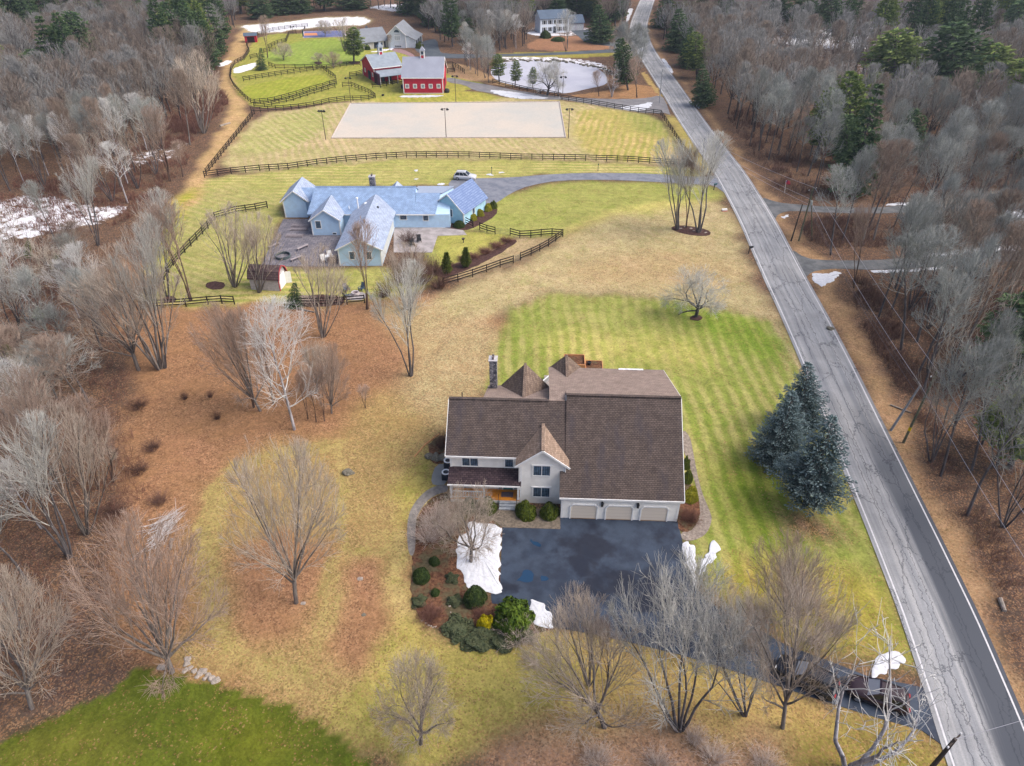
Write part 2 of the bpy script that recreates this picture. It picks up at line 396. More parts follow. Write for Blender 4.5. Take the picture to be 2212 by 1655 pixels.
# verge of the road, right side
paint([(1395, 20), (1410, 20), (1404, 60), (1412, 85), (1450, 150), (1500, 205), (1600, 330), (1680, 440), (1740, 540), (1790, 560), (1800, 560), (1790, 600), (1850, 700), (1900, 800), (1960, 930), (2080, 1170), (2150, 1350), (2211, 1500), (2300, 1750), (2180, 1750), (2110, 1400), (1960, 1040), (1780, 650), (1600, 350), (1430, 130), (1398, 80)], lin(186, 154, 116), .42, 0, 2)
# wet ground and snow under the trees
paint([(-60, 440), (60, 420), (150, 425), (210, 445), (270, 430), (300, 450), (200, 490), (60, 520), (-60, 530)], None, None, .56, 4)
paint([(90, 530), (160, 520), (150, 560), (90, 560)], None, None, .52, 3)
paint([(240, 340), (330, 320), (420, 300), (400, 340), (280, 370)], None, None, .47, 4)
paint([(280, 275), (360, 260), (490, 215), (480, 235), (330, 300)], None, None, .45, 3)
paint([(1660, 95), (1800, 105), (1950, 110), (2100, 120), (2150, 60), (2120, 10), (1960, -5), (1980, 30), (1900, 45), (1700, 70)], None, None, .85, 3)
paint([(1600, 60), (1680, 30), (1980, -10), (2130, 0), (2120, 130), (1900, 180), (1700, 150), (1610, 120)], None, None, .6, 3, amt=.7)
paint([(1780, 240), (1900, 250), (1870, 280), (1790, 275)], None, None, .5, 3)
paint([(2130, 452), (2250, 450), (2250, 475), (2140, 478)], None, None, .6, 3)
paint([(516, 54), (621, 48), (673, 39), (751, 36), (800, 36), (800, 56), (712, 58), (634, 66), (569, 76), (514, 64)], C_TAN, .2, .66, 2)
paint([(1120, 60), (1270, 55), (1290, 78), (1160, 80)], None, None, .5, 1)
paint([(1060, 122), (1200, 122), (1300, 134), (1330, 160), (1300, 150), (1200, 131), (1070, 134)], None, None, .55, 0)
paint([(503, 148), (530, 140), (555, 134), (548, 150), (520, 158), (502, 158)], None, None, .8, 0)
paint([(790, 115), (850, 108), (850, 103), (820, 108)], None, None, .9, 0)
paint([(800, 22), (870, 28), (900, 16), (860, 6), (790, 14)], None, None, .6, 2)
paint([(470, 138), (498, 128), (500, 136), (474, 146)], None, None, .7, 0)
del WX, WY
ny, nx = GX.shape
V = np.stack([GX, GY, np.zeros_like(GX)], -1).reshape(-1, 3)
ii = np.arange(ny * nx).reshape(ny, nx)
F = np.stack([ii[:-1, :-1], ii[:-1, 1:], ii[1:, 1:], ii[1:, :-1]], -1).reshape(-1, 4)
n = N("ground_cover", 1.0, 0.05)
gme = np_mesh("ground", V, F, n.m, k=4)
ca = gme.color_attributes.new("cover", 'FLOAT_COLOR', 'POINT')
ca.data.foreach_set("color", np.concatenate([base.reshape(-1, 3), np.ones((ny * nx, 1))], 1).astype(np.float32).ravel())
cb = gme.color_attributes.new("masks", 'FLOAT_COLOR', 'POINT')
cb.data.foreach_set("color", np.stack([lit.ravel(), snow.ravel(), stw.ravel(), np.ones(ny * nx)], 1).astype(np.float32).ravel())
cc = gme.attributes.new("stripe", 'FLOAT', 'POINT'); cc.data.foreach_set("value", stp.astype(np.float32).ravel())
ground = link("ground", gme); tag(ground, kind='structure')
P = n.co('World')
sepm = n.new("ShaderNodeSeparateColor"); n.put(sepm.inputs[0], n.attr("masks"))
mL, mS, mW = sepm.outputs[0], sepm.outputs[1], sepm.outputs[2]
col = n.attr("cover")
big = n.noise(P, 0.11, 4, 0.6); mid = n.noise(P, 0.43, 7, 0.82, 1.2); fine = n.noise(P, 4.0, 3, 0.7)
col = n.mix(n.ramp(n.noise(P, .16, 5, .65), 0.46, 0.66, 0, .85), col, n.mix(1.0, col, (1.10, 1.05, 1.12, 1), 'MULTIPLY'))
col = n.mix(n.ramp(n.noise(P, .6, 7, .85, 1.5), 0.5, 0.64, 0, .5), col, n.mix(1.0, col, (1.10, 1.07, 1.16, 1), 'MULTIPLY'))
col = n.bright(col, n.ramp(mid, 0.3, 0.7, 0.74, 1.26))
grn = n.mix(1.0, col, (0.74, 0.86, 0.60, 1), 'MULTIPLY')
col = n.mix(n.math('MULTIPLY', n.ramp(n.noise(P, 0.27, 6, 0.78, 1.4), 0.49, 0.64, 0, .7), n.ramp(mL, .6, .2)), col, grn)
# mowing stripes
ph = n.math('ADD', n.attr("stripe", 'Fac'), n.math('MULTIPLY', n.noise(P, .12, 2), 1.6))
wv = n.math('SINE', n.math('MULTIPLY', ph, 3.7))
wv = n.math('ADD', wv, n.math('MULTIPLY', n.math('SUBTRACT', n.noise(P, .10, 3, .55), .5), 5.0))
wv = n.math('MULTIPLY', n.ramp(wv, -1.0, 1.2, -1.1, 1.1), n.math('MULTIPLY', mW, n.ramp(n.noise(P, .05, 3), .38, .6, .35, 1.1)))
col = n.mix(n.math('MULTIPLY', wv, .8, clamp=True), col, n.mix(1.0, col, (1.28, 1.16, 1.45, 1), 'MULTIPLY'))
col = n.mix(n.math('MULTIPLY', wv, -.6, clamp=True), col, n.mix(1.0, col, (0.72, 0.88, 0.55, 1), 'MULTIPLY'))
# leaf litter: individual leaves scattered as dense as the mask says
lv = n.vor(P, 8.5, out='Color'); lsep = n.new("ShaderNodeSeparateColor"); n.put(lsep.inputs[0], lv)
lm = n.math('ADD', lsep.outputs[0], n.math('MULTIPLY', n.math('SUBTRACT', n.noise(P, .55, 5, .7), .5), 1.5))
leafm = n.ramp(n.math('SUBTRACT', mL, lm), -0.05, 0.05)
lc = n.mix(lsep.outputs[1], lin(146, 98, 68), lin(206, 166, 126))
lc = n.mix(n.ramp(lsep.outputs[2], .66, .8), lc, lin(84, 60, 48))
lc = n.mix(n.ramp(n.noise(P, .28, 5, .7), .45, .62, 0, .6), lc, n.mix(lsep.outputs[1], lin(196, 150, 104), lin(150, 112, 76)))
lc = n.bright(lc, n.ramp(n.noise(P, 1.9, 6, .85), .32, .68, .55, 1.45))
fo = n.mix(0.45, col, lc)
lc = n.mix(.5, lc, col)
col = n.mix(leafm, col, lc)
# melting snow
sn = n.math('ADD', n.noise(n.mapv(P, scale=(.55, 1, 1)), .8, 6, .8), n.math('MULTIPLY', n.math('SUBTRACT', fine, .5), .35))
col = n.mix(n.ramp(n.math('SUBTRACT', mS, sn), -0.01, 0.05), col, C_SNOW)
col = n.bright(col, n.ramp(fine, 0.25, 0.75, 0.78, 1.2))
n.bump(n.math('ADD', fine, n.math('MULTIPLY', mid, 1.5)), 0.6, 0.12)
n.out(col)

# ------------------------------------------------------------------ roads
def road_mat(name, ca, cb, crack, cs=0.5, dark=None):
    n = N(name, 0.85, 0.25)
    uv = n.co('UV'); s = n.sep(uv)
    wob = n.noise(n.co('World'), 1.3, 4, .7, col=True)
    warped = n.mix(0.22, n.mapv(uv, scale=(.34, .085, 1)), wob)
    d = n.vor(warped, cs * 3.2, 'DISTANCE_TO_EDGE', 'Distance')
    cr = n.ramp(d, 0.006, 0.018, 1, 0)
    for u0, a in ((-1.55, .5), (.15, .42), (1.75, .55), (-.75, .7)):
        off = n.math('ADD', n.math('SUBTRACT', s[0], u0), n.math('MULTIPLY', n.math('SUBTRACT', n.noise(n.co('World'), .8, 5, .75), .5), a * 1.6))
        line = n.ramp(n.math('ABSOLUTE', off), 0.02, 0.06, 1, 0)
        gate = n.ramp(n.noise(n.co('World'), .09 + abs(u0) * .02, 2), .44, .5)
        cr = n.math('MAXIMUM', cr, n.math('MULTIPLY', line, gate))
    st = n.noise(n.mapv(uv, scale=(1.6, .03, 1)), 1.0, 4, .6)
    c = n.mix(n.ramp(st, .35, .65), ca, cb)
    c = n.bright(c, n.ramp(n.noise(n.co('World'), 9, 3, .7), .3, .7, .9, 1.1))
    c = n.bright(c, n.ramp(n.noise(n.co('World'), .22, 5, .65), .3, .7, .84, 1.12))
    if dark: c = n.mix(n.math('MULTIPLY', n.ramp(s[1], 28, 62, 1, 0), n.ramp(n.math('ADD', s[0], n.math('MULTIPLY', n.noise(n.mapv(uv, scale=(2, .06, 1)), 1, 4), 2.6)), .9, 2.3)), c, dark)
    c = n.mix(n.math('MULTIPLY', cr, .62), c, crack)
    return n.out(c)
def ribbon(name, L, R, z, m, ext=0.0, parent=None, umid=True):
    """strip between two edge lines with u across and v along in metres"""
    n_ = len(L); mb = MB(); uvs = []
    acc = 0; prev = None
    vs = []; 
    for i in range(n_):
        a, b = Vector(L[i]), Vector(R[i]); d = (b - a); wd = d.length; d.normalize()
        a2, b2 = a - d * ext, b + d * ext
        m_ = (a + b) / 2
        if prev is not None: acc += (m_ - prev).length
        prev = m_
        vs += [(a2.x, a2.y, z), (b2.x, b2.y, z)]; uvs += [(-wd / 2 - ext, acc), (wd / 2 + ext, acc)]
    mb.poly(vs, [(2 * i, 2 * i + 1, 2 * i + 3, 2 * i + 2) for i in range(n_ - 1)])
    me = mb.mesh(name, m); ul = me.uv_layers.new(name="UVMap")
    for lp in me.loops: ul.data[lp.index].uv = uvs[lp.vertex_index]
    return link(name, me, parent)
roadL = [(2130, 1860), (2058, 1654), (2015, 1516), (1983, 1421), (1950, 1323), (1918, 1241), (1890, 1169), (1858, 1090), (1833, 1028), (1815, 983), (1773, 880), (1735, 784), (1708, 721), (1683, 664), (1658, 612), (1625, 536), (1603, 484), (1575, 429), (1540, 366), (1515, 332), (1480, 280), (1453, 237), (1428, 195), (1393, 140), (1375, 110), (1363, 80), (1361, 55), (1373, 25), (1384, 0), (1396, -20), (1425, -45)]
roadR = [(2290, 1860), (2200, 1651), (2163, 1523), (2133, 1441), (2098, 1348), (2050, 1241), (2018, 1169), (1983, 1096), (1933, 996), (1875, 871), (1850, 827), (1813, 750), (1758, 644), (1720, 574), (1658, 461), (1628, 414), (1555, 307), (1515, 257), (1468, 200), (1430, 150), (1415, 117), (1396, 75), (1395, 55), (1404, 25), (1412, 0), (1420, -20), (1445, -45)]
def even(P, n_):
    W = chaikin(world(P), 2, closed=False)
    d = [0]
    for a, b in zip(W[:-1], W[1:]): d.append(d[-1] + math.hypot(b[0] - a[0], b[1] - a[1]))
    d = np.array(d); t = np.linspace(0, d[-1], n_); W = np.array(W)
    return list(zip(np.interp(t, d, W[:, 0]), np.interp(t, d, W[:, 1])))
RL = even(roadL, 220)
# right edge = nearest matching point across the road
RRd = even(roadR, 900); RRa = np.array(RRd)
RR = []
for i, p in enumerate(RL):
    q = RL[min(i + 1, 219)]; o = RL[max(i - 1, 0)]
    t = Vector((q[0] - o[0], q[1] - o[1])).normalized(); nrm = Vector((t.y, -t.x))
    rel = RRa - np.array(p); al = np.abs(rel @ np.array(t)); ac = rel @ np.array(nrm)
    k = np.argmin(al + (np.abs(ac - 6.6) > 5) * 1e3); RR.append(p[0] * 0 + float(ac[k]))
RR = np.array(RR); RR = np.convolve(np.pad(RR, 6, mode='edge'), np.ones(13) / 13, 'valid'); RR = np.clip(RR, 6.0, 8.5)
RRp = []
for i, p in enumerate(RL):
    q = RL[min(i + 1, 219)]; o = RL[max(i - 1, 0)]
    t = Vector((q[0] - o[0], q[1] - o[1])).normalized(); RRp.append((p[0] + t.y * RR[i], p[1] - t.x * RR[i]))
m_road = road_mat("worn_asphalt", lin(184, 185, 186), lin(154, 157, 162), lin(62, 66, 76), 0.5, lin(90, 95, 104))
road = ribbon("road", RL, RRp, 0.06, m_road, 0.42); tag(road, kind='structure')
m_line = plain("white_road_paint", lin(232, 232, 236), 0.7, .2, .12, 6)
def inset(A, B, a, b):
    o1, o2 = [], []
    for p, q in zip(A, B):
        d = (Vector(q) - Vector(p)).normalized(); o1.append(tuple(Vector(p) + d * a)); o2.append(tuple(Vector(p) + d * b))
    return o1, o2
e1 = inset(RL, RRp, -.06, .08); e2 = inset(RRp, RL, -.06, .08)
ribbon("edge_line", e1[0], e1[1], 0.066, m_line, 0, road); ribbon("edge_line", e2[1], e2[0], 0.066, m_line, 0, road)

def asphalt(name, a, b, wet=None, scale=.5, rough=.6):
    n = N(name, rough, .35); P = n.co('World')
    c = n.mix(n.ramp(n.noise(P, scale, 5, .65), .35, .65), a, b)
    c = n.bright(c, n.ramp(n.noise(P, 9, 3, .7), .3, .7, .92, 1.08))
    if wet:
        f = n.ramp(n.noise(P, .22, 4, .6), .5, .62)
        c = n.mix(f, c, wet); n.put(n.b.inputs["Roughness"], n.ramp(n.noise(P, .35, 4), .4, .65, .5, .85))
    return n.out(c)
m_drive = asphalt("sealed_driveway", lin(44, 55, 74), lin(66, 80, 100), lin(32, 40, 58), .45, .8)
m_drive2 = asphalt("old_driveway", lin(120, 126, 140), lin(148, 152, 162), None, .6, .85)
m_drive3 = asphalt("forest_drive", lin(96, 100, 104), lin(128, 130, 132), None, .6, .9)
m_drive4 = asphalt("dark_drive", lin(78, 88, 98), lin(98, 106, 114), None, .3, .9)
court = [(1209.9, 1116), (1209.9, 1143.6), (1084.9, 1139.8), (1079.9, 1261), (1060, 1284), (1062, 1304), (1130, 1310), (1199.9, 1356), (1288, 1371), (1403, 1398), (1475, 1416), (1605, 1456), (1740, 1502), (1875, 1545), (1990, 1578), (2048, 1620), (2010, 1490), (1960, 1478), (1873, 1461), (1798, 1431), (1700, 1395), (1600, 1340), (1530, 1300), (1503, 1270), (1484, 1225), (1473, 1168), (1462, 1124)]
sheet("driveway", world(court), 0.035, m_drive, 0)
n = N("puddle_water", 0.04, 0.6); m_pud = n.out(lin(28, 66, 100))
for k, pp in enumerate(([(1127, 1235), (1137, 1228), (1153, 1237), (1151, 1254), (1142, 1261), (1130, 1256), (1110, 1258), (1124, 1250)], [(1165, 1246), (1178, 1243), (1188, 1252), (1178, 1257), (1166, 1253)], [(1141, 1165), (1150, 1167), (1170, 1177), (1168, 1184), (1155, 1178), (1142, 1170)])):
    tag(sheet("puddle", world(pp), 0.041, m_pud, 2, .08, .4, k), kind='structure')
sheet("driveway", world([(1105, 384), (1180, 377.6), (1255, 374), (1405, 375), (1515, 384), (1552, 378), (1574, 424), (1540, 399), (1505, 399), (1405, 392.6), (1305, 388.4), (1205, 390), (1143, 401), (1105, 416), (1072, 439), (1050, 446), (1000, 430), (965, 402), (978, 386), (1033, 386)]), 0.03, m_drive2, 1)
sheet("driveway", world([(1452, 262), (1445, 244), (1405, 246), (1343, 238), (1280, 226), (1215, 215), (1193, 216), (1108, 213.6), (1051, 200), (1023, 196), (1004, 184), (963, 178), (966, 166), (1008, 176), (1056, 184), (1105, 194), (1154, 202), (1205, 209.5), (1260, 213), (1355, 215), (1400, 212), (1424, 206), (1436, 215)]), 0.03, asphalt("gravel_drive", lin(128, 128, 132), lin(150, 148, 150), None, .6, .95), 1)
sheet("side_road", world([(1638, 424), (1680, 438), (1720, 442), (1783, 447), (1883, 450), (1983, 441), (2108, 440), (2320, 438), (2320, 456), (2108, 454), (1983, 459), (1883, 462), (1783, 460), (1708, 455), (1680, 462), (1672, 478)]), 0.03, m_drive3, 1)
sheet("side_road", world([(1704, 535), (1740, 559), (1788, 563), (1883, 563), (1983, 556), (2083, 546), (2320, 534), (2320, 556), (2108, 569), (1983, 579), (1883, 584), (1808, 580), (1765, 584), (1745, 592), (1738, 608)]), 0.03, m_drive3, 1)
sheet("driveway", world([(926, 86), (944, 85), (948, 110), (958, 117), (1051, 118), (1200, 114.6), (1368, 104), (1375, 112), (1200, 119.5), (1051, 124), (997, 127), (952, 126), (919, 123), (893, 107), (900, 94)]), 0.03, m_drive4, 1)
sheet("driveway", world([(1232, 66.5), (1271, 65), (1290, 84), (1325, 94), (1368, 98), (1360, 104), (1285, 97), (1262, 91), (1250, 80)]), 0.03, m_drive4, 0)
sheet("path", world([(848, 105), (870, 107), (893, 118), (896, 124), (888, 124), (870, 116), (846, 111)]), 0.03, plain("brick_dust", lin(170, 140, 140), .9, .1), 1)

# ------------------------------------------------------------------ riding arena, pond, court, patios, beds
n = N("arena_sand", .95, .1); P = n.co('World')
c = n.mix(n.ramp(n.noise(P, .06, 4, .6), .35, .65), lin(222, 212, 198), lin(206, 205, 198))
m_sand = n.out(n.bright(c, n.ramp(n.noise(P, 2.2, 5, .7), .3, .7, .94, 1.06)))
ar = world([(716, 299.5), (757, 224.5), (1208, 221), (1221.5, 298)])
arena = sheet("riding_arena", ar, 0.05, m_sand, 0)
mb = MB()
for a, b in zip(ar, ar[1:] + ar[:1]): mb.bar((a[0], a[1], .12), (b[0], b[1], .12), .16, .22)
mb.build("border_board", plain("pale_board", lin(226, 212, 205), .8), arena)
n = N("pond_ice", .45, .4); P = n.co('World')
c = n.mix(n.ramp(n.noise(P, .07, 5, .6), .4, .62), lin(226, 228, 240, .58), lin(206, 208, 224, .58))
m_ice = n.out(c)
sheet("pond_ice", world([(1072, 137), (1122, 131), (1187, 130.4), (1236, 133.7), (1277, 141.8), (1301, 155), (1313, 171), (1309, 184), (1268, 192.4), (1236, 200), (1213, 203), (1154, 194), (1105, 184), (1072, 176), (1056, 155)]), 0.03, m_ice, 2)
ct = sheet("sport_court", world([(656.4, 69), (745, 66.6), (747, 80), (655, 82.3)]), 0.05, plain("blue_court", lin(120, 128, 176), .8, .1, .08, .2), 0)
mb = MB(); mb.slab([(*G(*p), .062) for p in ((657, 72.5), (684, 72), (686, 77.2), (656.6, 77.8))], .01); mb.build("court_key", plain("orange_court", lin(236, 160, 110), .8, .1, .05), ct)
mb = MB(); q = world([(656.4, 69), (745, 66.6), (747, 80), (655, 82.3)])
for a, b in zip(q, q[1:] + q[:1]): mb.bar((a[0], a[1], .07), (b[0], b[1], .07), .35, .06)
mb.build("court_border", plain("court_white", lin(225, 215, 225)), ct)
n = N("patio_stone", .9, .15); P = n.co('Flat')
br = n.new("ShaderNodeTexBrick"); n.put(br.inputs[0], P); br.inputs["Scale"].default_value = 1.0; br.inputs["Brick Width"].default_value = .9; br.inputs["Row Height"].default_value = .6
br.inputs["Color1"].default_value = lin(150, 146, 152); br.inputs["Color2"].default_value = lin(120, 118, 128); br.inputs["Mortar"].default_value = lin(98, 96, 104); br.inputs["Mortar Size"].default_value = .04
m_patio = n.out(n.bright(br.outputs[0], n.ramp(n.noise(P, .9, 5, .7), .3, .7, .8, 1.18)))
sheet("patio", world([(612, 474), (675, 474), (740, 508), (740, 576), (564, 576), (584, 530)]), 0.05, m_patio, 0)
m_patio2 = plain("pale_patio", lin(182, 176, 176), .9, .1, .2, .8, 'World')
sheet("patio", world([(850, 492), (940, 490), (1000, 498), (1008, 508), (945, 510), (933, 546), (850, 546)]), 0.05, m_patio2, 0)
m_conc = plain("walk_concrete", lin(150, 145, 140), .9, .1, .22, 2.2, 'World')
sheet("footpath", chaikin(world([(967, 1046), (927, 1053), (892, 1088), (878, 1126), (881, 1200), (897, 1200), (897, 1126), (905, 1106), (922, 1081), (947, 1066), (967, 1063)]), 2), 0.03, m_conc, 0)
sheet("footpath", world([(942, 1003), (966, 1003), (967, 1046), (936, 1050), (930, 1035)]), 0.034, plain("ac_pad", lin(160, 162, 160), .9, .1, .1, 1, 'World'), 1)
sheet("footpath", world([(1060, 1099), (1209, 1099), (1209.9, 1143), (1084, 1139.5), (1072, 1128), (1050, 1118)]), 0.031, plain("gravel_walk", lin(128, 118, 106), .95, .1, .3, 4, 'World'), 0)
sheet("footpath", chaikin(world([(1474, 925), (1491, 945), (1497, 981), (1512, 1056), (1533, 1105), (1538, 1123), (1527, 1153), (1500, 1168), (1473, 1168), (1469, 1150), (1500, 1140), (1514, 1110), (1504, 1050), (1485, 996), (1470, 960)]), 2), 0.03, plain("gravel_walk_pale", lin(160, 148, 138), .95, .1, .3, 4, 'World'), 0)
n = N("garden_mulch", 1, .05); P = n.co('World')
lv = n.vor(P, 6, out='Color'); q = n.new("ShaderNodeSeparateColor"); n.put(q.inputs[0], lv)
c = n.mix(q.outputs[0], lin(98, 66, 52), lin(142, 104, 80)); c = n.mix(n.ramp(n.noise(P, .5, 4, .7), .45, .6), c, lin(104, 96, 74))
m_mulch = n.out(n.bright(c, n.ramp(n.noise(P, 4, 3), .3, .7, .7, 1.2)))
sheet("garden_bed", world([(925, 1083), (905, 1108), (897, 1130), (890, 1200), (886, 1268), (896, 1318), (911, 1341), (940, 1356), (975, 1352), (1010, 1380), (1060, 1391), (1115, 1391), (1150, 1368), (1198, 1357), (1165, 1330), (1125, 1308), (1062, 1304), (1060, 1284), (1080, 1262), (1084, 1140), (1072, 1128), (1050, 1100), (968, 1098), (968, 1064), (947, 1067)]), 0.028, m_mulch, 0, .12, .5, 4)
sheet("garden_bed", world([(1463, 1126), (1462, 1080), (1470, 1040), (1500, 1050), (1513, 1100), (1506, 1130), (1490, 1150), (1466, 1148)]), 0.036, m_mulch, 1)
sheet("garden_bed", world([(925, 955), (965, 935), (967, 1003), (930, 1000), (924, 975)]), 0.036, m_mulch, 1, .1, .5, 2)
m_bark = plain("bark_mulch", lin(92, 70, 66), 1, .05, .3, 3, 'World')
for nm_, cx_, cy_, rx_, ry_ in (("mulch_ring", 1503, 687, 15, 6), ("mulch_ring", 465, 617, 22, 9), ("mulch_ring", 366, 647, 16, 7), ("mulch_ring", 555, 158, 1, 1), ("mulch_ring", 687, 136.5, 9, 3), ("mulch_ring", 765, 136, 13, 3.2), ("mulch_ring", 1017, 1215, 9, 6)):
    if rx_ > 1: sheet("garden_bed", [G(cx_ + rx_ * math.cos(t), cy_ + ry_ * math.sin(t)) for t in [k * math.pi / 9 for k in range(18)]], 0.045, m_bark, 0, .1, .6, 3)
sheet("garden_bed", world([(1445, 493), (1465, 486), (1510, 492), (1535, 500), (1533, 510), (1500, 510), (1465, 503)]), 0.04, m_bark, 1)
sheet("garden_bed", world([(960, 485), (1004, 480), (1050, 440), (1075, 448), (1072, 466), (1030, 490), (1000, 500), (962, 496)]), 0.04, m_bark, 1)
sheet("garden_bed", world([(940, 586), (985, 570), (1060, 545), (1110, 515), (1120, 520), (1080, 548), (1020, 580), (950, 605)]), 0.034, m_bark, 1, .2, 1)
sheet("garden_bed", world([(635, 640), (700, 636), (745, 640), (745, 660), (640, 665)]), 0.034, m_bark, 1, .2, 1)
sheet("patio", world([(745, 640), (762, 632), (790, 632), (790, 648), (748, 650)]), 0.05, m_patio2, 1)

# snow
n = N("snow", .75, .25); P = n.co('World')
sc_ = n.bright(lin(232, 236, 244, .72), n.ramp(n.noise(P, 2.5, 5, .7), .3, .7, .86, 1.05))
sc_ = n.mix(n.ramp(n.noise(P, 1.6, 6, .85), .60, .66, 0, .75), sc_, lin(150, 136, 120))
m_snow = n.out(sc_)
n.bump(n.noise(P, 2.0, 4), .5, .15)
def snow_patch(poly, label, group=None, th=.14, amp=.12, seed=0):
    P = rough_outline(chaikin(world(poly), 2), .4, amp, seed); P = chaikin(P, 1)
    c = np.mean(np.array(P), 0); mb = MB(); n_ = len(P)
    rings = [(1.0, .05), (.94, .05 + th * .6), (.8, .05 + th), (.4, .05 + th * 1.2)]
    vs = [(c[0] + (p[0] - c[0]) * k, c[1] + (p[1] - c[1]) * k, z + (0 if k > .95 else random.Random(i * 7 + int(k * 10)).uniform(-.03, .03))) for k, z in rings for i, p in enumerate(P)] + [(c[0], c[1], .05 + th * 1.2)]
    fs = [(r * n_ + i, r * n_ + (i + 1) % n_, (r + 1) * n_ + (i + 1) % n_, (r + 1) * n_ + i) for r in range(3) for i in range(n_)] + [(3 * n_ + i, 3 * n_ + (i + 1) % n_, 4 * n_) for i in range(n_)]
    mb.poly(vs, fs); o = mb.build("snow_patch", m_snow, smooth=True); return tag(o, kind='structure')
for k, s_ in enumerate([
    [(1012, 1128), (1032, 1128), (1075, 1135), (1082, 1144), (1077, 1261), (1092, 1286), (1060, 1284), (1007, 1268), (1002, 1251), (985, 1231), (982, 1206), (985, 1163), (1010, 1151)],
    [(1140, 1296), (1165, 1298), (1185, 1316), (1200, 1356), (1170, 1358), (1150, 1338)],
    [(1471, 1171), (1501, 1174), (1499, 1225), (1508, 1275), (1496, 1262), (1478, 1215)],
    [(1545, 1167), (1559, 1184), (1542, 1205), (1508, 1245), (1504, 1238), (1527, 1192), (1533, 1174)],
    [(1893, 1413), (1920, 1405), (1945, 1413), (1963, 1431), (1908, 1453), (1878, 1466), (1878, 1446)],
    [(1753, 590), (1773, 594), (1813, 585), (1816, 596), (1788, 614), (1770, 622), (1755, 604)],
    [(1684, 470), (1706, 464), (1704, 468), (1690, 474)],
    [(1053, 194), (1080, 196), (1110, 199), (1150, 206), (1193, 213), (1150, 215), (1110, 213), (1075, 206)],
    [(860, 207), (955, 206), (958, 209), (930, 211), (862, 211)],
    [(1340, 232), (1390, 226), (1410, 219), (1405, 234), (1380, 240), (1345, 238)],
    [(893, 368), (900, 366), (901, 371), (895, 373)], [(895, 387), (902, 386), (902, 389), (896, 390)],
    [(943, 398), (956, 395), (962, 399), (950, 403)], [(1050, 377), (1064, 376), (1068, 379), (1054, 380)],
    [(1075, 373), (1092, 373), (1090, 375), (1076, 375)],
    [(1427, 125), (1437, 130), (1455, 158), (1450, 160), (1436, 142)],
    [(1500, 215), (1508, 222), (1512, 236), (1506, 236), (1502, 226)],
    [(1357, 20), (1362, 18), (1368, 20), (1356, 46), (1352, 52), (1354, 36)],
    [(1983, 553), (2083, 540), (2200, 530), (2320, 520), (2320, 536), (2200, 541), (2083, 548), (1985, 558)],
    [(1910, 441), (1985, 436), (1986, 440), (1915, 446)],
    [(1880, 586), (1960, 584), (2040, 577), (2040, 580), (1960, 588), (1882, 590)],
    [(1128, 68), (1190, 72), (1215, 76), (1200, 79), (1150, 78)],
]): snow_patch(s_, "", th=.05 if k < 6 else .03, amp=.24 if k < 6 else .34, seed=k)

# ------------------------------------------------------------------ building parts
M_WHITE = plain("white_trim", lin(236, 238, 238, .9), .6, .3, .05)
M_GLASS = glass()
M_DARK = plain("dark_metal", lin(44, 46, 50), .5, .4, .1)
def window(parent, x, y, z, w_, h, rz=0.0, mull=1, grid=None, trim=.11, head=False, mt=None, mg=None, label=None):
    """framed window; faces local -y, (x,y,z) = middle of its sill on the wall"""
    f = MB(); t = trim
    f.box(-w_ / 2 - t, -.07, -t, w_ / 2 + t, -.002, 0); f.box(-w_ / 2 - t - (.08 if head else 0), -.09 if head else -.07, h, w_ / 2 + t + (.08 if head else 0), -.002, h + t)
    f.box(-w_ / 2 - t, -.07, 0, -w_ / 2, -.002, h); f.box(w_ / 2, -.07, 0, w_ / 2 + t, -.002, h)
    for k in range(1, mull): f.box(-w_ / 2 + w_ * k / mull - .03, -.05, 0, -w_ / 2 + w_ * k / mull + .03, -.012, h)
    if grid:
        gx, gz = grid
        for k in range(1, gx): f.box(-w_ / 2 + w_ * k / gx - .018, -.045, 0, -w_ / 2 + w_ * k / gx + .018, -.012, h)
        for k in range(1, gz): f.box(-w_ / 2, -.044, h * k / gz - .018, w_ / 2, -.012, h * k / gz + .018)
    o = f.build("window", mt or M_WHITE, parent, (x, y, z), (0, 0, rz))
    g = MB(); g.box(-w_ / 2, -.02, 0, w_ / 2, -.004, h); g.build("pane", mg or M_GLASS, o)
    if label: o["label"] = label
    return o
def gable_y(mb, x0, x1, y0, y1, ze, zr, xm=None, mi=0):
    """gabled wall block whose ridge runs along y"""
    xm = (x0 + x1) / 2 if xm is None else xm
    mb.prism([(x0, 0), (x1, 0), (x1, ze), (xm, zr), (x0, ze)], 'y', y0, y1, mi)
def gable_x(mb, x0, x1, y0, y1, ze, zr, ym=None, mi=0):
    ym = (y0 + y1) / 2 if ym is None else ym
    mb.prism([(y0, 0), (y1, 0), (y1, ze), (ym, zr), (y0, ze)], 'x', x0, x1, mi)
def rake(mb, p0, p1, wd=.06, ht=.2): mb.bar(p0, p1, wd, ht)

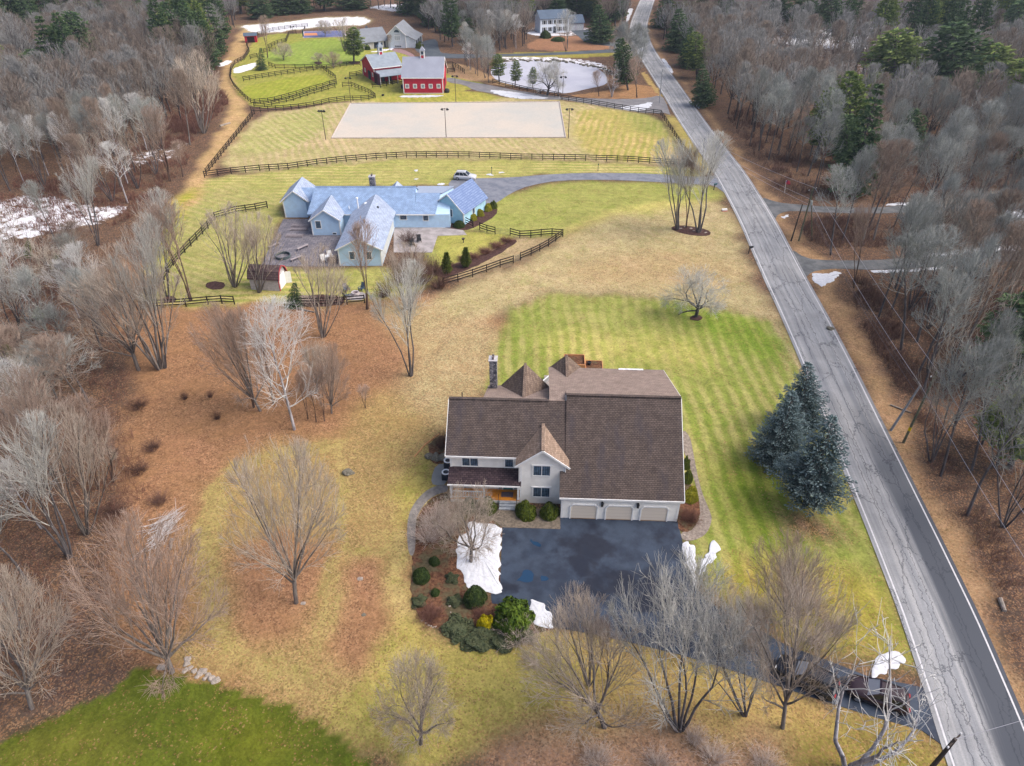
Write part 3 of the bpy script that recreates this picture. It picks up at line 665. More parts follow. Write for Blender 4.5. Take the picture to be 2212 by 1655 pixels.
# ------------------------------------------------------------------ the large house with the brown roof
HO = (4.81, 48.92); HR = math.radians(-2.5)
house = empty("farmhouse", HO, HR, "large pale grey house with dark brown shingle roof, three garage doors and orange porch floor", "house")
m_sid = siding("grey_siding", lin(240, 240, 236, .95), .17)
w_ = MB()
w_.prism([(0, 0), (17.9, 0), (17.9, 5.2), (8.0, 8.95), (.0, 2.78)], 'x', .25, 11.35)         # right wing upper
w_.prism([(0, 0), (1.9, 0), (1.9, 4.2), (.0, 2.78)], 'x', 0, .25)
w_.prism([(8.2, 0), (17.9, 0), (17.9, 5.2), (8.2, 8.7)], 'x', -1.2, .25)
w_.prism([(3.2, 0), (14.7, 0), (14.7, 4.85), (7.6, 8.4), (3.2, 5.25)], 'x', -7.9, .2)
w_.prism([(3.2, 0), (12.0, 0), (12.0, 4.95), (7.6, 8.35), (3.2, 5.25)], 'x', -11.1, -7.9)
gable_y(w_, -4.1, .24, 1.9, 6.2, 5.0, 6.95, -1.95)
gable_y(w_, -6.3, -1.65, 8.5, 14.8, 4.9, 7.75)
gable_y(w_, -.95, 2.2, 13.5, 18.5, 4.9, 6.45)
w_.build("wall", m_sid, house)
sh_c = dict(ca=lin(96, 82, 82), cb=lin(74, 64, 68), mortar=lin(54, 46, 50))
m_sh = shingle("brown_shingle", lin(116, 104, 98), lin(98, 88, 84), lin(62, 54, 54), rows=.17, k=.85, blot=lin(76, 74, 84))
m_shy = shingle("lightened_shingle_cross", lin(184, 162, 144, .72), lin(156, 136, 120, .72), lin(112, 92, 80), 'y', k=.85)  # cross-laid brown shingles, colour lifted to offset shade on the left slope
m_shb = shingle("brown_shingle_lit", lin(182, 164, 152), lin(164, 146, 136), lin(136, 118, 110), rows=.15)  # same shingles as the front, coloured paler for light on the back slopes
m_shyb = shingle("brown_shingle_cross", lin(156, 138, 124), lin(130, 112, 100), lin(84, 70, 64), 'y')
ry = MB()
F0 = lambda y: 2.9 + .781 * (y + .13)
ry.slab([(-.23, -.13, 2.9), (11.7, -.13, 2.9), (11.7, 1.9, F0(1.9)), (-.23, 1.9, F0(1.9))], .16)
ry.slab([(.3, 1.9, F0(1.9)), (11.7, 1.9, F0(1.9)), (11.72, 8.0, 9.25), (.3, 8.0, 9.25)], .16)
ry.slab([(-11.5, 2.85, 5.2), (.36, 2.85, 5.2), (.36, 7.6, 8.73), (-11.5, 7.6, 8.73)], .16)
ry.bar((.3, 7.98, 9.27), (11.72, 7.98, 9.27), .34, .07)
ry.bar((-11.5, 7.6, 8.75), (-1.4, 7.6, 8.75), .34, .07)
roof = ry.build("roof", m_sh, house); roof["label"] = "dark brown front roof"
rb = MB()
rb.slab([(.3, 8.0, 9.25), (11.72, 8.0, 9.25), (11.75, 18.3, 5.4), (-1.4, 18.3, 5.4), (-1.4, 9.35, 8.75), (.3, 9.3, 8.76)], .16)
rb.slab([(-1.4, 7.6, 8.72), (.3, 7.6, 8.72), (.3, 9.32, 8.75), (-1.4, 9.36, 8.74)], .1)
rb.slab([(-8.1, 7.6, 8.73), (-1.3, 7.6, 8.73), (-1.3, 15.1, 4.95), (-8.1, 15.1, 4.95)], .16)
rb.slab([(-11.5, 7.6, 8.73), (-8.1, 7.6, 8.73), (-8.1, 12.2, 5.2), (-11.5, 12.2, 5.2)], .16)
rbo = rb.build("roof", m_shb, house); rbo["label"] = "rear roof, same brown shingles coloured paler as if lit"
bayr = MB()
bayr.slab([(-4.55, 1.62, 5.18), (-1.95, 1.62, 7.32), (-1.95, 5.95, 7.32), (-4.55, 5.95, 5.18)], .13)
bayr.slab([(.64, 1.62, 5.18), (.64, 5.95, 5.18), (-1.95, 5.95, 7.32), (-1.95, 1.62, 7.32)], .13)
bayr.bar((-1.95, 1.6, 7.34), (-1.95, 5.6, 7.34), .3, .07)
bayr.build("roof", m_shy, house)["label"] = "front gable roof, brown shingles lightened to offset shade"
gb = MB()
for (xm, hw, zr, ze, y0, y1) in ((-4.0, 2.66, 8.1, 5.1, 8.0, 15.0), (.6, 1.85, 6.85, 5.1, 13.2, 18.75)):
    for sx in (-1, 1): gb.slab([(xm, y0, zr), (xm, y1, zr), (xm + sx * hw, y1, ze), (xm + sx * hw, y0, ze)][::sx], .13)
    gb.bar((xm, y0, zr + .02), (xm, y1, zr + .02), .3, .07)
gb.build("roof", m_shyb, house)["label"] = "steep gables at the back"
pr = MB(); pr.slab([(-11.25, 1.4, 2.78), (-4.0, 1.4, 2.78), (-4.0, 3.25, 3.52), (-11.25, 3.25, 3.52)], .14)
pr.build("porch_roof", shingle("porch_shingle", lin(92, 78, 82), lin(66, 55, 62), lin(44, 36, 42), rows=.2, k=1.05), house)
# trim
t = MB()
t.box(-.25, -.2, 2.68, 11.72, -.135, 2.9); t.box(-11.52, 2.78, 5.0, -4.4, 2.846, 5.2); t.box(-11.28, 1.33, 2.58, -4.05, 1.396, 2.76)
for a, b in (((-4.6, 1.6, 5.06), (-1.95, 1.6, 7.2)), ((.69, 1.6, 5.06), (-1.95, 1.6, 7.2))): t.bar(a, b, .07, .2)
for (x, y, zt) in ((.07, 0, 2.75), (11.28, 0, 2.75), (-4.03, 1.9, 5.0), (.17, 1.9, 5.0), (-11.03, 3.2, 5.1)): t.box(x - .1, y - .03, 0, x + .1, y + .1, zt)
t.bar((11.74, -.13, 2.78), (11.74, 8, 9.13), .05, .2); t.bar((11.74, 8, 9.13), (11.76, 18.3, 5.28), .05, .2)
t.bar((-11.53, 2.85, 5.08), (-11.53, 7.6, 8.6), .05, .2)
t.build("trim", M_WHITE, house)
for x, z, wd, h, m_, y in ((-9.13, 3.66, 1.55, 1.12, 2, 3.2), (-5.25, 3.66, .78, 1.12, 1, 3.2)): window(house, x, y, z, wd, h, mull=m_)
for x, z in ((-2.0, 3.85), (-1.97, .95)): window(house, x, 1.9, z, 1.6, 1.28, mull=2, head=True)
m_door = N("garage_door_paint", .7, .2); zz = m_door.sep(m_door.co('Object'))
m_gd = m_door.out(m_door.bright(lin(222, 212, 198, .9), m_door.ramp(m_door.math('FRACT', m_door.math('DIVIDE', zz[2], .46)), 0, .1, .72, 1.0)))
for x0, x1 in ((.95, 3.45), (4.4, 6.9), (7.8, 10.3)):
    cx_ = (x0 + x1) / 2; hw = (x1 - x0) / 2
    d = MB(); d.prism([(-hw, 0.02), (hw, .02), (hw, 1.62), (hw - .22, 1.88), (-hw + .22, 1.88), (-hw, 1.62)], 'y', -.035, .0)
    gd = d.build("garage_door", m_gd, house, (cx_, 0, 0))
    f = MB(); tr = .13
    P_o = [(-hw - tr, 0), (-hw - tr, 1.68), (-hw + .16, 2.02), (hw - .16, 2.02), (hw + tr, 1.68), (hw + tr, 0)]
    P_i = [(-hw, 0), (-hw, 1.62), (-hw + .22, 1.88), (hw - .22, 1.88), (hw, 1.62), (hw, 0)]
    for k in range(5): f.prism([P_o[k], P_o[k + 1], P_i[k + 1], P_i[k]], 'y', -.085, -.002)
    f.build("door_frame", M_WHITE, gd)
    s = MB(); s.box(-hw, -.06, .02, hw, -.036, .1); s.build("bottom_seal", plain("seal", lin(160, 130, 96)), gd)
m_lan = plain("lantern_black", lin(36, 36, 42), .4, .4)
def lantern(x, y, z):
    l = MB(); l.box(-.1, -.26, -.02, .1, -.04, .05); l.prism([(-.09, .05), (.09, .05), (.13, .38), (-.13, .38)], 'y', -.24, -.06); l.prism([(-.15, .38), (.15, .38), (.05, .52), (-.05, .52)], 'y', -.25, -.05); l.box(-.05, -.05, .1, .05, 0, .35)
    l.build("wall_lantern", m_lan, house, (x, y, z))
lantern(3.93, 0, 1.95); lantern(7.36, 0, 1.93); lantern(-6.25, 3.2, 1.5); lantern(-4.5, 3.2, 1.5)
# porch
m_orange = N("orange_deck_boards", .55, .3); xx = m_orange.sep(m_orange.co('Object'))
m_or = m_orange.out(m_orange.bright(lin(226, 146, 50, .9), m_orange.ramp(m_orange.math('FRACT', m_orange.math('DIVIDE', xx[1], .14)), 0, .14, .7, 1.0)))
p = MB(); p.box(-11.1, 1.75, .38, -4.14, 3.2, .52); p.build("porch_floor", m_or, house)
p = MB(); p.box(-11.1, 1.72, 0, -4.14, 1.79, .38); p.build("porch_skirt", M_WHITE, house)
p = MB()
for k in range(3): p.box(-6.15, 1.72 - .32 * (3 - k), 0, -4.5, 1.72 - .32 * (2 - k), .13 * (k + 1))
p.build("steps", plain("blue_stone_step", lin(172, 180, 190), .8), house)
for x in (-11.0, -7.7, -4.28):
    p = MB(); p.box(-.09, -.09, 0, .09, .09, 2.15); p.box(-.13, -.13, 0, .13, .13, .14); p.box(-.13, -.13, 2.0, .13, .13, 2.14); p.build("post", M_WHITE, house, (x, 1.85, .52))
def railing(x0, y0, x1, y1, z0=.52, h=.9):
    r = MB(); L = math.hypot(x1 - x0, y1 - y0); n_ = int(L / .16)
    r.bar((x0, y0, z0 + h), (x1, y1, z0 + h), .1, .07); r.bar((x0, y0, z0 + .1), (x1, y1, z0 + .1), .06, .05)
    for k in range(1, n_): r.bar((x0 + (x1 - x0) * k / n_, y0 + (y1 - y0) * k / n_, z0 + .1), (x0 + (x1 - x0) * k / n_, y0 + (y1 - y0) * k / n_, z0 + h), .045)
    r.build("railing", M_WHITE, house)
railing(-10.9, 1.85, -7.8, 1.85); railing(-11.0, 1.95, -11.0, 3.2)
for x in (-6.25, -4.4):
    p = MB(); p.bar((x, 1.7, 1.3), (x, .75, .8), .06, .07); p.bar((x, .75, 0), (x, .75, .85), .05); p.build("handrail", m_lan, house)
d = MB(); d.box(-.48, -.04, 0, .48, -.004, 2.0); do = d.build("front_door", plain("teal_door", lin(58, 150, 160), .5, .3, .05), house, (-5.35, 3.2, .53))
f = MB()
for a in (-1, 1): f.box(a * .5, -.08, 0, a * .62, -.002, 2.1); f.box(a * .95, -.08, 0, a * 1.03, -.002, 2.1)
f.box(-1.03, -.08, 2.1, 1.03, -.002, 2.22); f.build("door_frame", M_WHITE, do)
for a in (-1, 1): f = MB(); f.box(a * .62, -.03, .1, a * .95, -.003, 2.1); f.build("side_light", M_GLASS, do)
p = MB(); p.box(-6.0, 2.1, .521, -4.8, 2.8, .545); p.build("door_mat", plain("grey_mat", lin(130, 116, 124)), house)
# chimney
n = N("field_stone", .95, .1)
vv = n.vor(n.co('Object'), 4.2, out='Color'); q = n.new("ShaderNodeSeparateColor"); n.put(q.inputs[0], vv)
cst = n.mix(q.outputs[0], lin(84, 86, 96), lin(186, 184, 188)); cst = n.mix(n.ramp(n.vor(n.co('Object'), 4.2, 'DISTANCE_TO_EDGE'), .02, .07, 1, 0), cst, lin(60, 62, 70))
n.bump(n.vor(n.co('Object'), 4.2), .6, .05); m_stone = n.out(cst)
def chimney(parent, x, y, z0, z1, wx, wy, flues=2):
    c = MB(); c.box(-wx / 2, -wy / 2, z0, wx / 2, wy / 2, z1); o = c.build("chimney", m_stone, parent, (x, y, 0))
    c = MB(); c.box(-wx / 2 - .07, -wy / 2 - .07, z1, wx / 2 + .07, wy / 2 + .07, z1 + .12); c.build("chimney_cap", plain("cap_stone", lin(214, 212, 216)), o)
    for k in range(flues):
        c = MB(); c.tube((0, (k - (flues - 1) / 2) * .4, z1 + .12), (0, (k - (flues - 1) / 2) * .4, z1 + .45), .12, n=10); c.build("flue", plain("flue_clay", lin(120, 110, 110)), o)
chimney(house, -7.42, 13.6, 5.2, 9.5, .8, .9)
sn = MB(); sn.bar((6.6, 18.0, 5.56), (9.4, 18.0, 5.56), .22, .1); sn.build("snow_ridge", plain("roof_snow", lin(236, 240, 246, .8)), house)
v = MB(); v.tube((-10.2, 7.9, 8.6), (-10.2, 7.9, 9.25), .05, n=8); v.build("vent_pipe", m_lan, house)
for x, y, z0, z1 in ((-11.1, 3.15, 5.0, 3.5), (-4.2, 1.84, 5.0, 2.9), (.3, 1.84, 5.0, 4.3)): p = MB(); p.tube((x, y, z0), (x, y, z1), .05, n=6); p.build("downspout", M_WHITE, house)

def L2W(x, y, z=0, o=HO, a=HR):
    return (o[0] + x * math.cos(a) - y * math.sin(a), o[1] + x * math.sin(a) + y * math.cos(a), z)
# deck boxes and deck behind the house
m_ced = plain("cedar", lin(222, 160, 112), .7, .2, .12)
def planter(x0, y0, x1, y1, h, label):
    cx_, cy_ = (x0 + x1) / 2, (y0 + y1) / 2
    e = empty("planter_box", L2W(cx_, cy_), HR, label, "planter", "cedar planter boxes behind the house"); hx, hy = (x1 - x0) / 2, (y1 - y0) / 2
    b = MB(); t_ = .09
    b.box(-hx, -hy, 0, hx, -hy + t_, h); b.box(-hx, hy - t_, 0, hx, hy, h); b.box(-hx, -hy + t_, 0, -hx + t_, hy - t_, h); b.box(hx - t_, -hy + t_, 0, hx, hy - t_, h)
    b.build("box_frame", m_ced, e)
    b = MB(); b.box(-hx + t_, -hy + t_, .02, hx - t_, hy - t_, h * .72); b.build("soil", m_mulch, e)
planter(.7, 25.6, 3.4, 28.0, .85, "taller cedar box full of brown leaves on the lawn behind the brown roof")
planter(3.45, 23.8, 5.7, 27.5, .3, "low cedar bed with a black pot in it beside the taller box")
b = MB(); b.lathe([(0, 0), (.22, 0), (.3, .4), (.26, .42), (.22, .3), (0, .3)], L2W(3.95, 26.6, .22), 14)
tag(b.build("plant_pot", m_lan), "black round pot standing in the low cedar bed", "pot")
b = MB(); b.box(-3, -2.5, .25, 3, 2.5, .4); 
for px_ in (-2.8, 0, 2.8): b.box(px_ - .07, -2.4, 0, px_ + .07, 2.4, .25)
tag(b.build("deck", plain("deck_boards", lin(176, 168, 162)), None, L2W(1.2, 21.2), (0, 0, HR)), "small grey wooden deck behind the rear roof of the brown-roofed house", "deck")
b = MB()
for a, c in (((-2.0, 18.3, 0), (-2.0, 21.5, 0)), ((-2.0, 21.5, 0), (-.6, 23.6, 0)), ((-.6, 23.6, 0), (.7, 23.8, 0))):
    b.bar((a[0], a[1], 1.1), (c[0], c[1], 1.1), .12, .08)
    for k in range(14): 
        q0 = [a[i] + (c[i] - a[i]) * k / 13 for i in range(2)]; b.bar((q0[0], q0[1], .1), (q0[0], q0[1], 1.1), .05)
tag(b.build("deck_rail", M_WHITE, None, (HO[0], HO[1], 0), (0, 0, HR)), "white baluster rail curving round the back corner of the brown-roofed house", "railing")
for k, (yy, lb) in enumerate(((6.9, "air conditioner nearer the rear roof edge, left wall of the big house"), (5.1, "air conditioner nearer the porch, left wall of the big house"))):
    e = empty("air_conditioner", L2W(-11.95, yy), HR, "white topped " + lb, "air conditioner", "air conditioners by the left wall")
    b = MB(); b.box(-.42, -.42, .05, .42, .42, .85); b.build("casing", plain("ac_dark", lin(42, 52, 70), .5, .3), e)
    b = MB(); b.lathe([(.3, .86), (.45, .86), (.45, .93), (.3, .93), (.3, .86)], n=20); b.build("top_ring", M_WHITE, e)
    b = MB(); b.lathe([(0, .87), (.1, .9), (.1, .86)], n=10)
    for q in range(3): b.bar((0, 0, .88), (.29 * math.cos(q * 2.1), .29 * math.sin(q * 2.1), .88), .1, .02)
    b.build("fan", plain("ac_fan", lin(90, 90, 96)), e)

# ------------------------------------------------------------------ the blue house
blue = empty("ranch_house", (0, 0, 0), 0, "long light blue ranch house with blue shingle roofs and several gabled wings", "house")
blue.location = (-25, 118, 0)
def B(x, y, z=None): return (x + 25, y - 118) if z is None else (x + 25, y - 118, z)
m_bs = siding("blue_siding", lin(186, 216, 242, .93), .2); m_bs2 = siding("teal_siding", lin(166, 210, 232, .92), .2)
m_rb = shingle("blue_grey_shingle", lin(156, 182, 216, .78), lin(144, 170, 206, .78), lin(128, 152, 188), rows=.22, k=1.0)
m_rby = shingle("pale_shingle_cross", lin(180, 194, 216, .74), lin(168, 182, 206, .74), lin(150, 162, 186), 'y', rows=.22, k=1.0)
w_ = MB()
def PB(prof): return [(p[0] - 118, p[1]) for p in prof]
w_.prism(PB([(118.7, 0), (129, 0), (129, 2.6), (123.85, 5.25), (118.7, 2.5)]), 'x', B(-35.4, 0)[0], B(-17.3, 0)[0])
w_.prism(PB([(118.7, 0), (129.3, 0), (129.3, 3.2), (123.4, 4.3), (118.7, 2.5)]), 'x', B(-17.3, 0)[0], B(-11, 0)[0])
w_.prism(PB([(123.8, 0), (128.5, 0), (128.5, 3.0), (126.1, 4.3), (123.8, 2.95)]), 'x', B(-38.5, 0)[0], B(-35.2, 0)[0])
for x0, x1, y0, y1, ze, zr in ((-41.5, -37.4, 123.25, 130, 2.9, 4.9), (-34.7, -29.8, 115.4, 122, 2.65, 4.5), (-27.7, -20.9, 103.7, 122, 2.75, 4.6), (-23.6, -19, 124.2, 128, 2.6, 4.7)):
    gable_y(w_, B(x0, 0)[0], B(x1, 0)[0], y0 - 118, y1 - 118, ze, zr)
w_.build("wall", m_bs, blue)
r = MB()
r.slab([B(-36.0, 118.3, 2.7), B(-17.2, 118.3, 2.7), B(-17.2, 123.85, 5.6), B(-35.3, 123.85, 5.6)], .16)
r.slab([B(-17.2, 118.3, 2.7), B(-13.5, 118.3, 2.7), B(-12.9, 123.4, 4.6), B(-17.2, 123.4, 4.6)], .16)
r.slab([B(-35.3, 123.85, 5.6), B(-17.2, 123.85, 5.6), B(-17.2, 129.3, 2.75), B(-35.3, 129.3, 2.75)], .16)
r.slab([B(-38.0, 123.4, 3.1), B(-35.5, 123.4, 3.1), B(-35.3, 126.1, 4.6), B(-39.2, 126.1, 4.6)], .14)
r.slab([B(-39.2, 126.1, 4.6), B(-35.3, 126.1, 4.6), B(-35.3, 128.8, 3.1), B(-39.2, 128.8, 3.1)], .14)
r.bar(B(-35.3, 123.85, 5.62), B(-17.2, 123.85, 5.62), .3, .06)
r.build("roof", m_rb, blue)["label"] = "long main roof"
r = MB(); r.slab([B(-17.7, 123.4, 4.62), B(-12.6, 123.4, 4.62), B(-10.9, 129.8, 3.5), B(-17.7, 129.8, 3.5)], .14)
r.build("roof", plain("flat_pale_roof", lin(176, 190, 212), .9, .1, .08), blue)["label"] = "low pale rear roof"
r = MB()
for x0, xm, x1, ze, zr, y0, y1 in ((-41.95, -39.3, -36.7, 3.1, 5.15, 122.95, 130.2), (-35.0, -32.2, -29.45, 2.85, 4.8, 115.05, 122.0), (-28.1, -24.3, -20.45, 2.95, 4.9, 103.3, 122.0), (-23.9, -21.3, -18.7, 2.7, 5.0, 124, 128.3)):
    a, m_, c = x0 + 25, xm + 25, x1 + 25; y0 -= 118; y1 -= 118
    r.slab([(a, y0, ze), (m_, y0, zr), (m_, y1, zr), (a, y1, ze)], .13); r.slab([(c, y0, ze), (c, y1, ze), (m_, y1, zr), (m_, y0, zr)], .13)
r.build("roof", m_rby, blue)["label"] = "pale gabled wing roofs"
t = MB()
t.box(B(-29.5, 0)[0], .18, 2.5, B(-28.1, 0)[0], .25, 2.7); t.box(B(-20.4, 0)[0], .18, 2.5, B(-13.5, 0)[0], .25, 2.7)
for x0, xm, x1, ze, zr, y0 in ((-41.95, -39.3, -36.7, 3.0, 5.05, 122.93), (-35.0, -32.2, -29.45, 2.75, 4.7, 115.03), (-28.1, -24.3, -20.45, 2.85, 4.8, 103.28)):
    t.bar(B(x0, y0, ze), B(xm, y0, zr), .06, .2); t.bar(B(x1, y0, ze), B(xm, y0, zr), .06, .2)
for x, y, z in ((-41.45, 123.25, 3), (-34.65, 115.4, 2.7), (-29.85, 115.4, 2.7), (-27.65, 103.7, 2.8), (-20.95, 103.7, 2.8)): t.box(B(x, 0)[0] - .1, y - 118.03, 0, B(x, 0)[0] + .1, y - 117.85, z)
t.build("trim", M_WHITE, blue)
gw = MB(); gw.box(B(-20.895, 0)[0], -14.1, .3, B(-20.86, 0)[0], -.2, 2.7); gw.build("side_panel", plain("pale_side_wall", lin(224, 232, 232), .6, .2, .1, 1.2), blue)
window(blue, *B(-33.5, 115.4), 1.35, .85, 1.3); window(blue, *B(-25.55, 103.7), 1.2, .75, 1.25); window(blue, *B(-22.85, 103.7), 1.2, .75, 1.25)
window(blue, *B(-19.2, 118.7), 1.55, 1.1, .9); window(blue, *B(-15.25, 118.7), 1.35, .85, 1.2, mull=1)
window(blue, *B(-30.9, 115.4), .2, .6, .3, trim=.06)
chimney(blue, *B(-25.1, 124.6), 4.9, 7.2, 1.0, .9)
v = MB(); x, y = B(-27.0, 118.9); v.tube((x, y, 2.9), (x, y, 5.3), .11, n=8); v.lathe([(.11, 5.3), (.24, 5.35), (.2, 5.5), (0, 5.6)], (x, y, 0), 10); v.build("vent_pipe", M_WHITE, blue)
v = MB(); x, y = B(-25.7, 119.6); v.lathe([(.3, 3.3), (.34, 3.9), (.42, 4.0), (.3, 4.25), (0, 4.3)], (x, y, 0), 14); v.build("roof_vent", M_WHITE, blue)
v = MB(); x, y = B(-28.7, 119.3); v.tube((x, y, 3.1), (x, y, 3.8), .06, n=6); v.build("vent_pipe", M_WHITE, blue)
v = MB(); x, y = B(-23.2, 117.2); v.box(x - .15, y - .1, 4.2, x + .15, y + .1, 4.6); v.build("roof_vent", m_lan, blue)
# rotated garage wing
EW = (-13.9, 122.2); EA = math.radians(-27)
ew = bpy.data.objects.new("garage_wing", None)
def Ew(x, y, z=0): q = L2W(x, y, z, EW, EA); return (q[0] + 25, q[1] - 118, z)
def rot_build(mb, name, m):
    mb.v = [Ew(*p) for p in mb.v]; return mb.build(name, m, blue)
w_ = MB(); w_.prism([(0, 0), (5.9, 0), (5.9, 2.4), (2.9, 5.15), (0, 3.0)], 'y', 0, 8.2); rot_build(w_, "wall", m_bs2)["label"] = "teal angled garage wing"
r = MB(); r.slab([(-.3, -.35, 3.05), (2.9, -.35, 5.5), (2.9, 8.5, 5.5), (-.3, 8.5, 3.05)], .13); r.slab([(6.3, -.35, 2.35), (6.3, 8.5, 2.35), (2.9, 8.5, 5.5), (2.9, -.35, 5.5)], .13)
m_re = N("wing_shingle", .95, .1); nb = m_re.new("ShaderNodeTexBrick"); m_re.put(nb.inputs[0], m_re.mapv(m_re.co('Object'), rot=(0, 0, math.radians(90 + 27))))
nb.inputs["Scale"].default_value = 1; nb.inputs["Brick Width"].default_value = .45; nb.inputs["Row Height"].default_value = .3; nb.inputs["Color1"].default_value = lin(148, 170, 212); nb.inputs["Color2"].default_value = lin(128, 150, 194); nb.inputs["Mortar"].default_value = lin(108, 128, 172); nb.inputs["Mortar Size"].default_value = .03
rot_build(r, "roof", m_re.out(nb.outputs[0]))["label"] = "roof of the angled garage wing"
t = MB(); t.bar((-.3, -.38, 2.95), (2.9, -.38, 5.4), .06, .2); t.bar((6.3, -.38, 2.25), (2.9, -.38, 5.4), .06, .2); t.box(5.8, -.03, 0, 6.0, .1, 2.3); rot_build(t, "trim", M_WHITE)
def wwin(x, y, z, wd, h, rz): q = Ew(x, y); window(blue, q[0], q[1], z, wd, h, rz=EA + rz)
wwin(3.2, 0, 1.3, .85, 1.3, 0); wwin(5.9, 3.6, 1.0, .8, 1.1, math.pi / 2)
bpy.data.objects.remove(ew)

# ------------------------------------------------------------------ barns
m_red = siding("red_barn_boards", lin(190, 40, 66, .85), .22, True); m_bro = plain("barn_metal_roof", lin(166, 172, 188), .7, .3, .06, .4)
m_bro2 = plain("barn_grey_shingle", lin(160, 172, 184), .9, .2, .1, .8)
def cupola(parent, x, y, z, s=1.0, roofc=None):
    c = MB(); c.box(-.55 * s, -.55 * s, -.9, .55 * s, .55 * s, .75 * s); o = c.build("cupola", m_red, parent, (x, y, z))
    c = MB(); 
    for i in (-1, 1):
        for j in (-1, 1): c.box(i * .55 * s - .1, j * .55 * s - .1, -.3, i * .55 * s + .1, j * .55 * s + .1, 2.0 * s)
    c.box(-.62 * s, -.62 * s, .7 * s, .62 * s, .62 * s, .85 * s); c.box(-.66 * s, -.66 * s, 1.9 * s, .66 * s, .66 * s, 2.05 * s)
    for k in (0, 1): c.box(-.5 * s, -.5 * s, .85 * s, .5 * s, .5 * s, 1.9 * s)
    c.build("cupola_frame", M_WHITE, o)
    c = MB()
    for i in (-1, 1): c.box(-.36 * s, i * .515 * s - .02, 1.0 * s, .36 * s, i * .515 * s + .02, 1.75 * s); c.box(i * .515 * s - .02, -.36 * s, 1.0 * s, i * .515 * s + .02, .36 * s, 1.75 * s)
    c.build("pane", M_GLASS, o)
    c = MB(); a = .85 * s; zt = 2.05 * s
    c.poly([(-a, -a, zt), (a, -a, zt), (a, a, zt), (-a, a, zt), (0, 0, zt + 1.35 * s)], [(3, 2, 1, 0), (0, 1, 4), (1, 2, 4), (2, 3, 4), (3, 0, 4)]); c.tube((0, 0, zt + 1.2 * s), (0, 0, zt + 2.2 * s), .04, n=5); c.bar((-.4, 0, zt + 1.9 * s), (.4, 0, zt + 1.9 * s), .05)
    c.build("cupola_roof", roofc or m_bro, o)
barn = empty("red_barn", (-30.9, 211.6), 0, "wide red barn with plain grey roof, small cupola and five square white windows", "barn")
w_ = MB(); w_.prism([(0, 0), (12, 0), (12, 4.2), (6, 8.2), (0, 4.2)], 'x', .15, 11.4); w_.build("wall", m_red, barn)
r = MB(); r.slab([(-.2, -.4, 4.3), (11.75, -.4, 4.3), (11.75, 6, 8.5), (-.2, 6, 8.5)], .16); r.slab([(-.2, 12.4, 4.3), (-.2, 6, 8.5), (11.75, 6, 8.5), (11.75, 12.4, 4.3)], .16); r.build("roof", m_bro, barn)
t = MB(); t.box(-.2, -.47, 4.05, 11.75, -.41, 4.28); t.box(.1, -.04, 0, .35, .1, 4.1); t.box(11.2, -.04, 0, 11.45, .1, 4.1); t.bar((11.78, -.4, 4.2), (11.78, 6, 8.35), .06, .25); t.bar((11.78, 12.4, 4.2), (11.78, 6, 8.35), .06, .25); t.box(.35, -.05, -.02, 11.2, -.002, .12); t.build("trim", M_WHITE, barn)
for k in range(5): window(barn, 1.28 + 2.22 * k, 0, 1.55, .72, .78, grid=(3, 3), trim=.2)
cupola(barn, 5.5, 6, 8.3, .9)
d = MB(); d.box(-1.3, -.06, 0, 1.3, -.004, 2.8); d.bar((-1.2, -.08, .1), (1.2, -.08, 2.7), .12, .04); d.build("barn_door", plain("dark_barn_door", lin(70, 40, 50)), barn, (11.4, 6, 0), (0, 0, math.pi / 2))
b2 = empty("red_barn", (-40.8, 224.0), math.radians(28), "smaller red barn turned sideways with an open lean-to porch and large cupola", "barn")
w_ = MB(); w_.prism([(0, 0), (11, 0), (11, 4.1), (5.2, 6.6), (0, 4.1)], 'x', 0, 8.6); w_.build("wall", m_red, b2)
r = MB(); r.slab([(-.4, -.4, 4.1), (8.9, -.4, 4.1), (8.9, 5.2, 6.85), (-.4, 5.2, 6.85)], .15); r.slab([(-.4, 11.4, 4.1), (-.4, 5.2, 6.85), (8.9, 5.2, 6.85), (8.9, 11.4, 4.1)], .15); r.build("roof", m_bro2, b2)
r = MB(); r.slab([(.3, -3.9, 2.3), (8.9, -3.9, 2.3), (8.7, 0, 3.35), (.3, 0, 3.35)], .12); r.build("porch_roof", m_bro2, b2)
t = MB(); t.bar((-.42, -.4, 3.98), (-.42, 5.2, 6.7), .06, .22); t.bar((-.42, 11.4, 3.98), (-.42, 5.2, 6.7), .06, .22); t.box(-.05, -.05, 0, .18, .15, 4.0); t.box(-.4, -.45, 3.85, 8.9, -.41, 4.08); t.box(-.05, 10.9, 0, .15, 11.05, 4); t.build("trim", M_WHITE, b2)
t = MB()
for x in (.5, 3.2, 5.9, 8.6): t.box(x - .09, -3.7, 0, x + .09, -3.52, 2.25)
t.build("porch_post", M_WHITE, b2)
d = MB(); d.box(-.2, -3.75, 0, .4, -.05, 3.0); d.build("porch_wall", plain("dark_red_wall", lin(70, 34, 56)), b2)
window(b2, 0, 1.6, 1.5, .7, .8, rz=-math.pi / 2, grid=(2, 2), trim=.18); window(b2, 0, 8.6, 1.5, .7, .8, rz=-math.pi / 2, grid=(2, 2), trim=.18)
m_gd2 = plain("green_door", lin(54, 78, 84))
for y in (3.9, 5.3): d = MB(); d.box(-.06, y - .6, 0, -.004, y + .6, 2.5); d.bar((-.08, y - .5, .1), (-.08, y + .5, 2.4), .04, .1); d.build("barn_door", m_gd2, b2)
for x in (2.5, 4.6): d = MB(); d.box(x - .55, -.05, 0, x + .55, -.004, 2.1); d.build("stall_door", m_gd2, b2)
cupola(b2, 4.2, 5.2, 6.6, 1.0, m_bro2)

